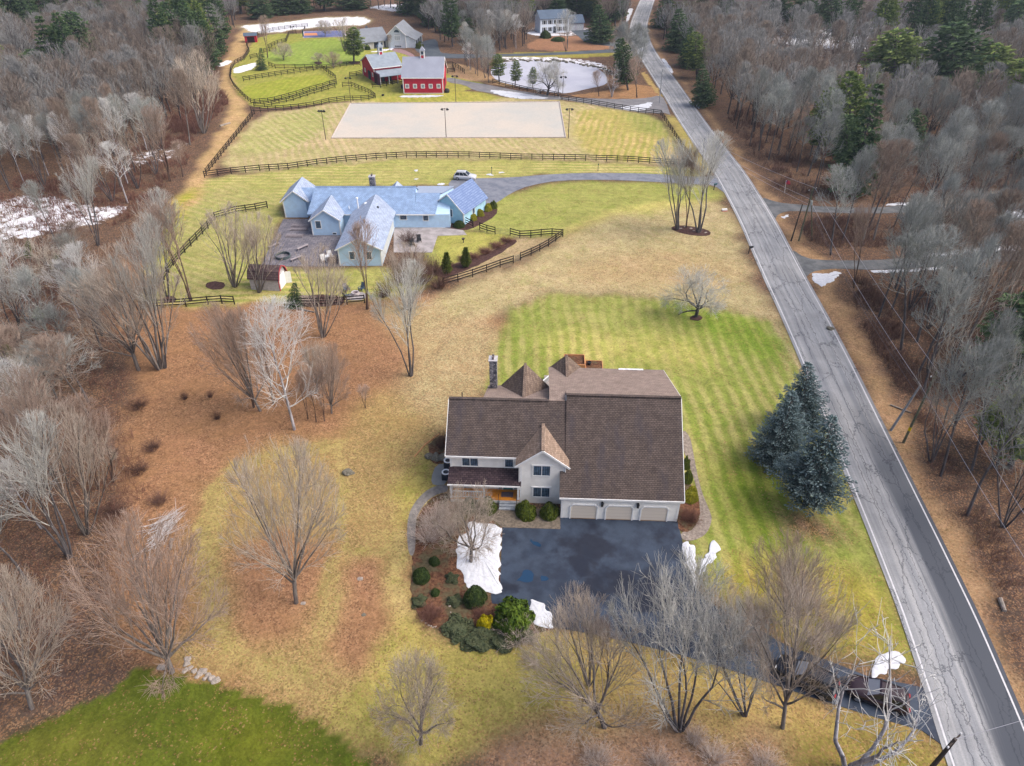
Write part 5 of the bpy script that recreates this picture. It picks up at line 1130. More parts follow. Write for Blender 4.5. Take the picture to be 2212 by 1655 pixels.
# fire pit and chairs
x, y = at(767.5, 636); e = empty("fire_pit", (x, y), 0, "round white-rimmed fire pit on the small stone patio by the rear fence", "fire pit")
b = MB(); b.lathe([(.42, 0), (.42, .38), (.6, .4), (.62, .0)], n=18); b.build("rim", plain("pit_rim", lin(214, 206, 206)), e); b = MB(); b.lathe([(0, .05), (.42, .06)], n=14); b.build("ash", plain("ash", lin(110, 80, 84)), e)
m_adir = plain("slate_chair", lin(84, 104, 122), .7, .2)
def garden_chair(px, py, rz, label, m=m_adir):
    x, y = at(px, py); e = empty("garden_chair", (x, y), rz, label, "chair", "chairs round the fire pit")
    b = MB(); b.box(-.3, -.3, .36, .3, .3, .41); b.build("seat", m, e)
    b = MB(); b.slab([(-.32, .25, .4), (.32, .25, .4), (.38, .62, 1.15), (-.38, .62, 1.15)], .06); b.build("backrest", m, e)
    for sx in (-1, 1):
        b = MB(); b.box(sx * .34 - .06, -.35, .58, sx * .34 + .06, .35, .62); b.build("armrest", m, e)
        for sy in (-.3, .3): b = MB(); b.box(sx * .34 - .035, sy - .035, 0, sx * .34 + .035, sy + .035, .58); b.build("leg", m, e)
garden_chair(749, 630, math.radians(40), "slate-blue garden chair left of the fire pit"); garden_chair(781, 628, math.radians(-30), "slate-blue garden chair behind the fire pit to the right"); garden_chair(748, 643, math.radians(140), "low slate chair between the fire pit and the fence")
x, y = at(611.5, 556); b = MB(); b.lathe([(1.15, .02), (1.25, .02), (1.25, .45), (1.15, .45), (1.15, .02)], (x, y, .05), 26); tag(b.build("hot_ring", plain("ring_green", lin(90, 104, 108), .5, .4)), "large round dark-rimmed ring lying on the patio left of the blue house", "ring")
m_slab = plain("pale_slab", lin(150, 142, 146)); m_pb = plain("patio_bench", lin(186, 176, 178))
for (px_, py_, rz, lx, ly, nm, lb) in ((649, 489, 0, 3.2, 1.2, "step_platform", "upper flat stone platform on the patio left of the blue house"), (645, 497, 0, 2.9, 1.0, "step_platform", "middle flat stone platform on the patio left of the blue house"), (636, 511, 0, 3.0, 1.1, "step_platform", "lower flat stone platform on the patio left of the blue house")):
    x, y = at(px_, py_); b = MB(); b.box(-lx / 2, -ly / 2, .05, lx / 2, ly / 2, .22); b.box(-lx / 2 + .2, -ly / 2 + .2, .22, lx / 2 - .2, ly / 2 - .2, .3); tag(b.build(nm, m_slab, None, (x, y, 0), (0, 0, rz)), lb, "platform", "stone platforms on the patio")
for (px_, py_, rz, lb) in ((592, 534, .95, "pale bench at the left edge of the patio, pointing at the blue wing"), (654, 538, .9, "pale bench in the middle of the patio"), (641, 562, .8, "pale bench nearest the garden shed")):
    x, y = at(px_, py_); e = empty("patio_bench", (x, y), rz, lb, "bench", "benches on the patio")
    b = MB(); b.box(-1.1, -.22, .4, 1.1, .22, .47); b.build("seat", m_pb, e)
    for s_ in (-1, 1): b = MB(); b.box(s_ * .95 - .04, -.2, .05, s_ * .95 + .04, .2, .4); b.build("leg", m_pb, e)
x, y = at(957.5, 487); e = empty("heat_pump", (x, y), 0, "beige boxy heat pump by the blue house corner beside the round shrub", "heat pump"); b = MB(); b.box(-.5, -.3, .05, .5, .3, 1.0); b.build("casing", plain("beige_case", lin(206, 200, 196)), e); b = MB(); b.lathe([(.0, 0), (.26, 0), (.26, .03), (0, .03)], n=16); b.build("grille", M_DARK, e, (0, -.31, .55), (math.pi / 2, 0, 0))
x, y = at(1000.5, 524); b = MB(); b.lathe([(.12, 0), (.05, .3), (.28, .7), (.3, .76), (0, .72)], (x, y, 0), 12); tag(b.build("bird_bath", plain("dark_bowl", lin(88, 78, 78))), "small dark bird bath on the lawn right of the patio", "bird bath")
x, y = at(708, 562); e = empty("cafe_table", (x, y), 0, "small white table set at the patio corner by the long pale wing", "table")
b = MB(); b.lathe([(0, .7), (.5, .7), (.5, .75), (0, .75)], n=14); b.build("tabletop", M_WHITE, e); b = MB(); b.tube((0, 0, .05), (0, 0, .7), .04, n=6); b.build("leg", M_WHITE, e)
for (px_, py_, lb) in ((700, 566, "white chair left of the small white table"), (714, 558, "white chair behind the small white table")): garden_chair(px_, py_, .5, lb, M_WHITE)
for (px_, py_, lb) in ((905, 523, "dark chair on the right-hand patio of the blue house"), (890, 532, "dark chair nearer the camera on the right-hand patio")): garden_chair(px_, py_, .2, lb, M_DARK)
x, y = at(880, 191); b = MB(); b.box(-.8, -.5, 0, .8, .5, .9); tag(b.build("feed_bin", plain("navy_bin", lin(56, 62, 92)), None, (x - 1, y, 0)), "dark blue bin at the left end wall of the wide red barn", "bin")
x, y = at(965, 200); b = MB(); b.lathe([(0, 0), (.7, 0), (.8, .6), (.5, 1.0), (0, 1.1)], (x, y, 0), 10); tag(b.build("manure_cart", plain("dark_cart", lin(60, 62, 62))), "dark round tub at the right corner of the wide red barn", "tub")
x, y = at(827, 207.5); b = MB(); b.lathe([(0, 0), (.35, 0), (.4, .4), (.3, .45), (0, .2)], (x, y, 0), 10); tag(b.build("water_tub", m_lan), "small dark tub on the grass left of the wide barn", "tub")
# rocks
m_rock = plain("rock_pale", lin(182, 172, 162), .95, .1, .25, 3); m_rockd = plain("rock_mossy", lin(128, 124, 112), .95, .1, .35, 3)
def rock_mesh(seed, m):
    import bmesh
    bm = bmesh.new(); bmesh.ops.create_icosphere(bm, subdivisions=3, radius=1); r_ = random.Random(seed); ph_ = [r_.uniform(0, 6) for _ in range(6)]
    for v in bm.verts:
        f = 1 + .16 * math.sin(v.co.x * 3 + ph_[0]) + .13 * math.sin(v.co.y * 4 + ph_[1]) + .1 * math.sin(v.co.z * 5 + v.co.x * 2 + ph_[2]) + r_.uniform(-.03, .03)
        v.co = Vector((v.co.x * f, v.co.y * f, v.co.z * f * .7 + .3))
    me = bpy.data.meshes.new("rock"); bm.to_mesh(me); bm.free(); me.materials.append(m); return me
RK = [rock_mesh(k, m_rock) for k in range(4)]; RKD = [rock_mesh(k + 9, m_rockd) for k in range(3)]
def rocks(lst, group, pre, pool=RK):
    for k, (px_, py_, s_) in enumerate(lst):
        x, y = at(px_, py_); o = link("rock", pool[k % len(pool)], None, (x, y, -.05), (0, 0, k * 1.7)); s_ *= .62 if s_ < .6 else .85; o.scale = (s_, s_ * .8, s_ * .7)
        tag(o, pre, "rock", group)
rocks([(350, 1441, .55), (405, 1425, .5), (404, 1434, .45)], "pale rocks in the stone row under the spreading tree", "pale rock in the upper end of the stone row at the green lawn's edge")
rocks([(438, 1450, .55), (432, 1456, .45), (450, 1458, .4), (456, 1465, .5), (466, 1470, .55), (420, 1450, .4), (412, 1442, .35), (442, 1466, .35), (400, 1448, .4), (426, 1462, .35)], "rocks at the lower end of the stone row", "rock in the lower heap of the stone row at the green lawn's edge")
rocks([(753, 1022, .75)], None, "mossy boulder lying alone between the lone tree and the mown strip", RKD)
rocks([(778, 1250, .4)], None, "small grey stone on the leaves right of the lone tree"); rocks([(655, 1303, .35)], None, "small stone at the foot of the lone tree"); rocks([(786, 1328, .35)], None, "small dark stone on the leaves below the lone tree", RKD)
rocks([(1793, 711, .7)], None, "round grey boulder on the verge right of the road", RKD)
rocks([(929, 987, .7), (941, 988, .75), (955, 990, .75)], "mossy boulders beside the left wall of the big house", "mossy boulder in the row beside the left wall of the big house", RKD)
rocks([(912, 1340, .22), (920, 1346, .2), (926, 1350, .2), (931, 1352, .22), (936, 1354, .2), (941, 1354, .2)], "edging stones of the rounded bed tip", "small pale edging stone at the rounded tip of the leafy bed")
rocks([(969, 1300, .25), (971, 1310, .22), (974, 1322, .22), (978, 1335, .22), (983, 1342, .2)], "edging stones inside the bed", "small pale edging stone dividing the leafy bed")
rocks([(1470, 494, .4), (1480, 491, .45), (1492, 494, .45), (1498, 499, .4), (1524, 503, .4)], "stones round the two clumped trees", "pale stone in the mulch under the two clumped roadside trees")
rocks([(858, 210, .2)] , None, "tiny stone at the corner of the snow strip by the barn")
rocks([(1475, 1156, .35), (1484, 1160, .3)], "stones by the garage corner", "whitish stone beside the garage corner bed")
n_ = []
for k in range(46):
    t_ = k / 45; n_.append((1075 + 245 * t_ + random.Random(k).uniform(-3, 3), 130 + 3 * math.sin(t_ * 3) + (max(0, t_ - .55) ** 1.2) * 60 + random.Random(k + 50).uniform(-2, 2), random.Random(k).uniform(.5, 1.1)))
rocks(n_, "boulders lining the far bank of the pond", "boulder lining the far bank of the frozen pond", RKD)
# logs and fallen branches
m_log = plain("log_bark", lin(168, 158, 148), .95, .1, .25, 3)
def log(a, b_, r, label, m=m_log, z=.12):
    A, Q = at(*a), at(*b_); b = MB(); b.tube((A[0], A[1], z), (Q[0], Q[1], z), r, r * .8, 8); tag(b.build("fallen_log", m), label, "log")
log((475, 1 + 273), (497, 267), .3, "pale log lying at the wood edge left of the dirt lane")
log((643, 656 + 12), (680, 676), .12, "thin pale fallen branch below the fire pit fence")
log((895, 988), (918, 962), .07, "long pale pole lying in the grass left of the big house", m_ced); log((918, 962), (948, 939), .07, "curved end of the pale pole near the rear of the big house", m_ced)
log((2158, 1295), (2168, 1322), .22, "forked pale log on the brown verge at the right edge"); log((1922, 876), (1966, 893), .1, "thin pale fallen branch behind the short grey pole")
# the pile of cut white branches at the left
x, y = at(358, 1150); b = MB(); rr = random.Random(5)
for k in range(90):
    a0 = rr.gauss(math.radians(62), .35); L = rr.uniform(1.2, 3.4); cx_, cy_ = rr.gauss(0, .55), rr.gauss(0, 1.1); z0, z1 = rr.uniform(.1, .9), rr.uniform(.1, 1.0)
    b.tube((cx_ - math.cos(a0) * L / 2, cy_ - math.sin(a0) * L / 2, z0), (cx_ + math.cos(a0) * L / 2, cy_ + math.sin(a0) * L / 2, z1), rr.uniform(.02, .05), .01, 5, 0, False)
tag(b.build("brush_pile", plain("bleached_wood", lin(214, 208, 206)), None, (x, y, 0)), "pile of bleached white cut branches at the wood edge on the left", "brush pile")
log((371, 1166), (369, 1188), .16, "short pale log beside the white brush pile")

# ------------------------------------------------------------------ bare broad-leaved trees
def tube_mesh(name, S, sides, mats, mi=None):
    """S: array (n,8) p0 p1 r0 r1 -> open tubes"""
    S = np.asarray(S, float); p0, p1, r0, r1 = S[:, :3], S[:, 3:6], S[:, 6], S[:, 7]
    a = p1 - p0; L = np.linalg.norm(a, axis=1, keepdims=True); a = a / np.maximum(L, 1e-6)
    ref = np.where(np.abs(a[:, 2:3]) < .9, np.array([[0, 0, 1.]]), np.array([[1., 0, 0]]))
    u = np.cross(a, ref); u /= np.maximum(np.linalg.norm(u, axis=1, keepdims=True), 1e-6); v = np.cross(a, u)
    th = 2 * np.pi * np.arange(sides) / sides
    c, s_ = np.cos(th)[None, :, None], np.sin(th)[None, :, None]
    ring = u[:, None] * c + v[:, None] * s_
    V = np.concatenate([p0[:, None] + ring * r0[:, None, None], p1[:, None] + ring * r1[:, None, None]], 1)
    n_ = len(S); base_ = (np.arange(n_) * 2 * sides)[:, None]; k = np.arange(sides)[None]
    F = np.stack([base_ + k, base_ + (k + 1) % sides, base_ + sides + (k + 1) % sides, base_ + sides + k], -1).reshape(-1, 4)
    return V.reshape(-1, 3), F
def build_tubes(name, S, mats, thick=.055, mi=None):
    S = np.asarray(S, float); big = S[:, 6] > thick
    parts = []
    for sel, sd in ((big, 6), (~big, 3)):
        if sel.any(): parts.append(tube_mesh(name, S[sel], sd, mats))
    V = np.concatenate([p[0] for p in parts]); o_ = 0; Fs = []
    for p in parts: Fs.append(p[1] + o_); o_ += len(p[0])
    return np_mesh(name, V, np.concatenate(Fs), mats, k=4)

def bare_tree(seed, H=12., R=4., form='round', clear=.2, limbs=9, kids=(9, 8, 6), spread=30, up=.1, twig_r=.014, trunk_r=None, tilt=(8, 60), kink=.08, twig=1.0, low=None, lean=0., wild=False):
    """limbs and shoots all reach for one crown envelope, so the crown fills evenly"""
    rr = random.Random(seed); trunk, crown = [], []
    trunk_r = trunk_r or H * .016
    zl = H * (clear * .75 if low is None else low); cz = (H + zl) / 2; hb = (H - zl) / 2
    def env(p, d):
        q = ((p.x) / R, (p.y) / R, (p.z - cz) / hb); e = (d.x / R, d.y / R, d.z / hb)
        A = e[0] ** 2 + e[1] ** 2 + e[2] ** 2; B = 2 * (q[0] * e[0] + q[1] * e[1] + q[2] * e[2]); C = q[0] ** 2 + q[1] ** 2 + q[2] ** 2 - 1
        D = B * B - 4 * A * C
        return max(0.0, (-B + math.sqrt(D)) / (2 * A)) if D > 0 else 0.0
    def path(p, d, L, r0, r1, n_, kk, upw, store):
        pts = [(p.copy(), r0)]; q = p.copy(); d = d.copy()
        for i in range(n_):
            d = (d + Vector((rr.gauss(0, kk), rr.gauss(0, kk), rr.gauss(0, kk) + upw))).normalized()
            nq = q + d * (L / n_); ra = r0 + (r1 - r0) * i / n_; rb = r0 + (r1 - r0) * (i + 1) / n_
            store.append((*q, *nq, ra, rb)); q = nq; pts.append((q.copy(), rb))
        return pts
    def side(d, ang, az):
        ax = d.cross(Vector((0, 0, 1)) if abs(d.z) < .95 else Vector((1, 0, 0))).normalized()
        s0 = Matrix.Rotation(az, 3, d) @ ax
        return (d * math.cos(ang) + s0 * math.sin(ang)).normalized()
    def grow(pts, L, lev):
        if lev >= len(kids): return
        last = lev == len(kids) - 1
        nk = max(2, int(round(kids[lev] + rr.uniform(-1, 1)))); az = rr.uniform(0, 6.28)
        for j in range(nk):
            if lev < 2 and rr.random() < .16: az += 2.4; continue
            t_ = .14 + .86 * (j + rr.uniform(.2, .9)) / nk; f = min(t_, 1.) * (len(pts) - 1); i = min(int(f), len(pts) - 2); fr = f - i
            p = pts[i][0].lerp(pts[i + 1][0], fr); r_ = pts[i][1] * (1 - fr) + pts[i + 1][1] * fr
            d0 = (pts[i + 1][0] - pts[i][0]).normalized(); az += 2.4 + rr.uniform(-.5, .5)
            d = side(d0, math.radians(spread * rr.uniform(.55, 1.35)), az); d = (d + Vector((0, 0, up))).normalized()
            ed = env(p, d)
            l = min(L * rr.uniform(.4, .85), ed * (rr.uniform(.5, 1.18) if not wild else rr.uniform(.3, 1.4))) if not last else min(rr.uniform(.7, 1.5) * twig * H / 11, ed * 1.15 + .25)
            l = max(l, .3)
            rs = max(min(r_ * .6, .005 + l * .0105), twig_r * (1.0 if last else 1.15))
            q = path(p, d, l, rs, twig_r * (.45 if last else .9), 2 if last else 3, kink, up * .25, crown)
            grow(q, l, lev + 1)
    base_p = Vector((0, 0, -.15)); src = []
    if form == 'leader':
        pts = path(base_p, Vector((lean, 0, 1)).normalized(), H * .93, trunk_r, trunk_r * .12, 10, kink * .35, .04, trunk)
        for k in range(limbs):
            t_ = clear + (.96 - clear) * (k + rr.uniform(0, .8)) / limbs; f = t_ * 10; i = min(int(f), 9); p = pts[i][0].lerp(pts[i + 1][0], f - i); r_ = pts[i][1]
            src.append((p, math.radians(tilt[1] + (tilt[0] - tilt[1]) * ((t_ - clear) / (1 - clear)) + rr.uniform(-8, 8)), k * 2.4 + rr.uniform(-.4, .4), r_ * .5))
    elif form == 'round':
        pts = path(base_p, Vector((lean, 0, 1)).normalized(), H * clear + .15, trunk_r * 1.15, trunk_r * .9, 4, kink * .5, .02, trunk)
        for k in range(limbs):
            u = (k + rr.random()) / limbs
            src.append((pts[-1][0] - Vector((0, 0, H * clear * .35 * rr.random() * u)), math.radians(tilt[0] + (tilt[1] - tilt[0]) * u ** .8), k * 2.4 + rr.uniform(-.4, .4), trunk_r * (.62 - .2 * u)))
    else:
        for k in range(limbs):
            az = k * 6.283 / limbs + rr.uniform(-.5, .5); src.append((base_p + Vector((math.cos(az), math.sin(az), 0)) * trunk_r * .9, math.radians(rr.uniform(*tilt)), az, trunk_r * rr.uniform(.55, .8)))
    for p, tl, az, r_ in src:
        d = Vector((math.sin(tl) * math.cos(az), math.sin(tl) * math.sin(az), math.cos(tl))); d = d.normalized()
        L = max(env(p + Vector((0, 0, zl if form == 'multi' else 0)) * 1.0, d) + (zl if form == 'multi' else 0), H * .12) * (rr.uniform(.5, 1.05) if wild else rr.uniform(.72, 1.0))
        store = trunk if (form != 'leader') else crown
        q = path(p, d, L, max(r_, .02), twig_r * 1.2, 7, kink * 1.15, .04 + up * .3, store)
        if form == 'multi': k0 = max(1, int(len(q) * clear)); q = q[k0:]
        grow(q, L * (1 if form != 'multi' else .8), 0)
    S = np.array(trunk + crown); zt = S[:, 5].max(); S[:, [2, 5]] *= H / zt
    n0 = len(trunk); return S[:n0], S[n0:]

def bark(name, ca, cb, rv=.18, sc=1.2):
    n = N(name, 1.0, .05)
    c = n.mix(n.ramp(n.noise(n.mapv(n.co('Object'), scale=(1, 1, .25)), sc * 3, 3, .65), .35, .65), ca, cb)
    return n.out(n.bright(c, n.ramp(n.rnd(), 0, 1, 1 - rv, 1 + rv, False)))
BK_T = bark("bark_grey", lin(150, 144, 140), lin(116, 108, 104)); BK_C = bark("twig_grey", lin(210, 198, 184, .78), lin(174, 160, 146, .78), .14)
BK_T2 = bark("bark_dark", lin(122, 118, 120), lin(90, 86, 88)); BK_C2 = bark("twig_cool_grey", lin(214, 214, 208, .8), lin(178, 178, 172, .8), .12)
BK_TB = bark("bark_pale", lin(214, 214, 220), lin(150, 146, 152), .1); BK_CB = bark("twig_pale", lin(228, 228, 226, .82), lin(204, 204, 202, .82), .06)
BK_CR = bark("twig_rosy", lin(200, 178, 164, .76), lin(164, 144, 130, .76), .14); BK_TR = bark("bark_brown", lin(126, 104, 94), lin(92, 78, 72))
BW_C = bark("wood_twig_grey", lin(190, 182, 170, .76), lin(154, 146, 134, .76), .26); BW_C2 = bark("wood_twig_cool", lin(184, 188, 184, .76), lin(148, 152, 148, .76), .26); BW_CR = bark("wood_twig_rosy", lin(174, 156, 142, .74), lin(140, 124, 112, .74), .26)
PR = {}
def proto(key, trunk_m, crown_m, **k):
    a, b = bare_tree(**k)
    PR[key] = (build_tubes("trunk", a, trunk_m), build_tubes("crown", b, crown_m), k['H'], k['R'])
proto('maple', BK_T, BK_C, seed=3, H=11, R=5.0, clear=.18, limbs=10, kids=(8, 7, 5), spread=27, up=.1, tilt=(6, 64), trunk_r=.2)
proto('maple2', BK_T2, BK_C2, seed=8, H=12, R=5.2, form='multi', clear=.3, limbs=7, kids=(9, 7, 5), spread=30, up=.1, tilt=(8, 34), trunk_r=.2, low=.22)
proto('maple3', BK_T, BK_CR, seed=21, H=10, R=5.6, clear=.14, limbs=14, kids=(8, 6, 5), spread=28, up=.05, tilt=(5, 76), trunk_r=.22, low=.05, kink=.1)
proto('vase', BK_T, BK_C, seed=12, H=12, R=3.8, form='multi', clear=.18, limbs=8, kids=(7, 6, 5), spread=22, up=.14, tilt=(4, 22), trunk_r=.15, low=.12)
proto('vase2', BK_T2, BK_C2, seed=31, H=12, R=4.2, form='multi', clear=.3, limbs=5, kids=(8, 7, 5), spread=26, up=.12, tilt=(6, 26), trunk_r=.18, low=.2)
proto('slim', BK_TR, BK_CR, seed=14, H=12, R=2.6, form='multi', clear=.25, limbs=3, kids=(10, 7, 5), spread=24, up=.14, tilt=(1, 9), trunk_r=.13, low=.2)
proto('pale', BK_TB, BK_CB, seed=17, H=14, R=4.2, form='leader', clear=.22, limbs=17, kids=(6, 5, 3), spread=34, up=.1, tilt=(22, 62), trunk_r=.17, twig_r=.0115, low=.16)
proto('birch', BK_TB, BK_CB, seed=27, H=11, R=4.6, form='multi', clear=.25, limbs=4, kids=(6, 4, 3), spread=46, up=.04, tilt=(6, 34), trunk_r=.27, twig_r=.022, low=.1, kink=.17)
proto('apple', BK_T2, BK_C2, seed=19, H=5, R=3, clear=.24, limbs=9, kids=(7, 7, 6), spread=38, up=.02, tilt=(10, 74), trunk_r=.16, twig_r=.009, kink=.2, twig=1.4, low=.1)
proto('apple2', BK_T, BK_C, seed=23, H=5, R=3, clear=.2, limbs=8, kids=(8, 7, 6), spread=36, up=.05, tilt=(8, 66), trunk_r=.15, twig_r=.009, kink=.18, twig=1.4, low=.12)
for k, (tm, cm, sd, fm, lb_) in enumerate(((BK_T, BW_C, 41, 'round', 9), (BK_T2, BW_C2, 42, 'leader', 17), (BK_T, BW_CR, 43, 'leader', 18), (BK_T2, BW_C, 44, 'multi', 5), (BK_T2, BW_C2, 45, 'leader', 16), (BK_TR, BW_CR, 46, 'round', 10), (BK_TB, BK_CB, 47, 'leader', 15))):
    proto('wood%d' % k, tm, cm, seed=sd, H=15, R=(4.2, 3.4, 3.2, 4.4, 3.6, 3.8, 4.2)[k], form=fm, clear=(.34, .45, .4, .35, .5, .32, .4)[k], limbs=lb_, kids=(5, 5, 4) if fm != 'leader' else (5, 4, 4), spread=30, up=.12, tilt={'round': (5, 42), 'leader': (18, 58), 'multi': (4, 20)}[fm], wild=True, twig_r=.017, trunk_r=.17, kink=.1, twig=.9)
def plant(key, x, y, h, r=None, lean=(0, 0), rz=0., label=None, group=None, name="bare_tree", cat="tree", z=0.):
    T, Cm, H0, R0 = PR[key]; sz = h / H0; sr = (r / R0) if r else sz
    e = bpy.data.objects.new(name, None); COL.objects.link(e)
    M = Matrix.Rotation(math.atan2(lean[0], h), 3, 'Y') @ Matrix.Rotation(-math.atan2(lean[1], h), 3, 'X') @ Matrix.Rotation(rz, 3, 'Z')
    e.location = (x, y, z); e.rotation_euler = M.to_euler(); e.scale = (sr, sr, sz)
    tag(e, label, cat, group)
    link("trunk", T, e); link("crown", Cm, e); return e
PLACED = []
def hero(key, bx, by, tx, ty, wpx, label, rz=0., group=None, maxh=None, ly=0.):
    x, y = G(bx, by); q = Z(tx, ty, y); h = q[1]; dx = q[0] - x
    if maxh and h > maxh: dx *= maxh / h; h = maxh
    r = wpx / 2 / scale_at(x, y, h * .6)
    PLACED.append((x, y, 3.0)); return plant(key, x, y, h, r, (dx, ly), rz, label, group)
hero('pale', 636, 928, 582, 640, 190, "chalk-white bare tree standing in the fallen leaves below the garden shed", .3)
hero('maple3', 562, 888, 440, 650, 150, "dark leaning bare tree left of the chalk-white tree", 1.2)
hero('slim', 548, 880, 508, 660, 90, "slim bare tree right beside the dark leaning tree", .2)
hero('slim', 590, 872, 556, 700, 60, "thin bare tree between the dark leaning tree and the chalk-white tree", 2.2)
hero('vase', 345, 797, 236, 520, 210, "big twin-trunked bare tree leaning over the corner of the fence in the leaves", 2.0)
hero('vase2', 356, 795, 300, 450, 130, "tall straight bare tree growing against the big twin-trunked tree", .8)
hero('vase2', 887, 812, 872, 560, 150, "forked bare tree alone on the leaf-strewn slope right of the garden tree group", .5)
hero('vase', 698, 728, 692, 520, 130, "vase-shaped bare tree just below the fire pit fence", 1.0)
hero('slim', 793, 668, 786, 470, 90, "tall slim reddish bare tree at the right end of the fire pit fence", .4)
hero('vase', 880, 668, 872, 520, 120, "dense multi-stemmed bare tree below the long pale wing of the blue house", 2.4)
hero('maple3', 716, 893, 712, 740, 90, "low bushy dark bare tree right of the chalk-white tree", .7)
hero('apple2', 684, 850, 690, 730, 100, "crooked small bare tree behind the bushy dark tree", 2.7)
for k, (bx, by, tx, ty) in enumerate(((665, 905, 648, 800), (683, 912, 668, 790), (700, 910, 690, 780), (789, 882, 780, 830))):
    hero('slim', bx, by, tx, ty, 40, ["thin bare sapling right of the chalk-white trunk", "second thin sapling right of the chalk-white trunk", "sapling with a pale straight stem left of the bushy dark tree", "tiny lone sapling in the leaves left of the mown slope"][k], k)
hero('maple', 640, 1302, 585, 955, 265, "lone bare tree in the ring of leaves left of the garden beds", .4)
hero('maple3', 372, 1452, 262, 1135, 330, "wide spreading bare tree beside the stone row at the bottom left", 1.5)
hero('apple2', 908, 1606, 880, 1420, 185, "gnarled small bare tree at the bottom edge below the beds", .2)
hero('apple', 1503, 684, 1497, 578, 150, "small round bare tree in a mulch ring at the top of the striped lawn", .6)
hero('vase2', 1463, 496, 1445, 290, 130, "left of the two clumped bare trees in the mulch by the road", 2.1)
hero('vase2', 1508, 502, 1538, 280, 150, "right of the two clumped bare trees by the road, leaning over it", .1)
hero('slim', 1481, 492, 1500, 310, 60, "thin bare stems between the two clumped roadside trees", 1.3)
hero('apple2', 1017, 1215, 1005, 1050, 150, "small grey ornamental tree standing in the snow beside the driveway", 1.9)
hero('maple2', 1467, 1575, 1475, 1215, 330, "large grey many-stemmed bare tree below the driveway, centre of the bottom row", .5)
hero('maple', 1305, 1570, 1235, 1330, 300, "wide bare tree with drooping twigs at the bottom, left of the many-stemmed one", 2.5)
hero('vase', 1272, 1480, 1240, 1255, 130, "slender bare tree whose top overlaps the lower left driveway corner", .9)
hero('slim', 1312, 1472, 1306, 1330, 60, "very thin bare tree just right of the slender tree by the driveway", 1.7)
hero('maple2', 1607, 1545, 1560, 1290, 190, "bare tree right of the many-stemmed one on the lower side of the drive", 2.9)
hero('maple', 1690, 1572, 1742, 1200, 250, "leaning bare tree covering the two parked cars", .8)
hero('birch', 1834, 1668, 1900, 1345, 300, "white-barked bare tree with crooked limbs over the driveway mouth", 2.2)
hero('vase', 1580, 1420, 1575, 1250, 120, "low bare thicket tree on the lawn side of the driveway", .3)
hero('maple3', 1700, 1350, 1700, 1160, 190, "pale brown bare thicket tree on the lawn below the blue spruces", .3)
hero('maple', 70, 1530, -20, 1250, 260, "bare tree cut by the left edge at the bottom of the left wood", 1.3)
hero('vase2', 150, 1203, 30, 900, 240, "tall forked bare tree in the lower left wood above the spreading tree", .6)
hero('vase', 187, 1153, 110, 860, 190, "bare tree with parallel stems on the inner side of the lower left wood", 1.6)
hero('slim', 212, 1056, 160, 850, 110, "thin straight bare tree at the leaf edge of the lower left wood", .2)
hero('slim', 244, 1043, 215, 880, 90, "second thin bare tree at the leaf edge of the lower left wood", 2.2)
hero('maple3', 100, 1060, 20, 800, 220, "broad rosy bare tree at the far left below the wetland", .9)
hero('vase2', 45, 737, -10, 560, 150, "dark bare tree at the left edge below the snowy wetland", 2.0)
hero('maple', 300, 800, 205, 560, 200, "bushy bare tree crowding the left side of the big twin-trunked tree", 1.1)
hero('slim', 412, 650, 350, 430, 120, "tall thin bare tree on the lawn inside the corner fence left of the blue house", .5)
hero('vase2', 362, 640, 335, 400, 120, "bare tree in a dark mulch ring beside the corner fence", 1.4)
hero('vase', 507, 620, 490, 430, 130, "bare tree left of the garden shed", .9); hero('vase', 560, 632, 555, 450, 110, "bare tree directly above the garden shed roof", 2.2)
hero('vase2', 212, 530, 175, 330, 110, "bare tree on the near side of the snowy wetland", .4)
hero('vase', 440, 288, 415, 100, 110, "tall grey clumped bare tree beside the dirt lane at the brushy point", 1.0)
hero('slim', 367, 392, 330, 220, 80, "thin bare tree leaning left near the fence corner of the arena field", 1.8); hero('slim', 395, 382, 385, 300, 50, "small bare tree in the brush left of the long fence's end", .8)
hero('birch', 188, 250, 195, 190, 60, "small bright white bare tree in the middle of the left wood", .8); hero('birch', 285, 215, 280, 145, 65, "bright pale bare tree in the upper part of the left wood", 2.0)
hero('apple', 1182, 206, 1180, 130, 90, "bare tree on the near bank of the pond beside the fence", .8)
hero('vase2', 1206, 209, 1196, 128, 40, "dark slim leaning tree at the pond bank where the two fences meet", .8)
hero('birch', 1321, 210, 1323, 125, 40, "clump of slender white birches at the right shore of the pond", .8)
hero('slim', 1293, 208, 1290, 150, 34, "small bare tree left of the white birch clump by the pond", .3)
hero('slim', 1375, 211, 1372, 120, 46, "brownish bare tree between the pine and the road by the pond", .3)
hero('vase2', 1089, 103, 1090, 20, 60, "dark bare tree in front of the white two-storey house, left one", .3)
hero('vase2', 1190 + 33, 111, 1223, 18, 60, "dark bare tree in front of the white two-storey house, right one", 1.)
hero('apple2', 612, 130, 608, 90, 46, "round bare tree on the green slope left of the sport court", .3); hero('slim', 578, 125, 570, 30, 36, "tall russet bare tree behind the small blue spruce", .3)
hero('apple2', 688, 136, 685, 113, 30, "tiny bare tree in a mulch ring on the green slope", .3); hero('maple3', 720, 148, 716, 112, 44, "small reddish bare tree on the fence line behind the oval paddock", 1.3)
hero('apple2', 702, 80, 700, 40, 40, "bare tree at the near edge of the sport court", 2.3); hero('vase', 745, 110, 740, 35, 60, "dense bare tree between the sport court and the grey farm house", .2)
hero('slim', 842, 110, 842, 74, 18, "thin young tree in front of the grey farm house door", .2)
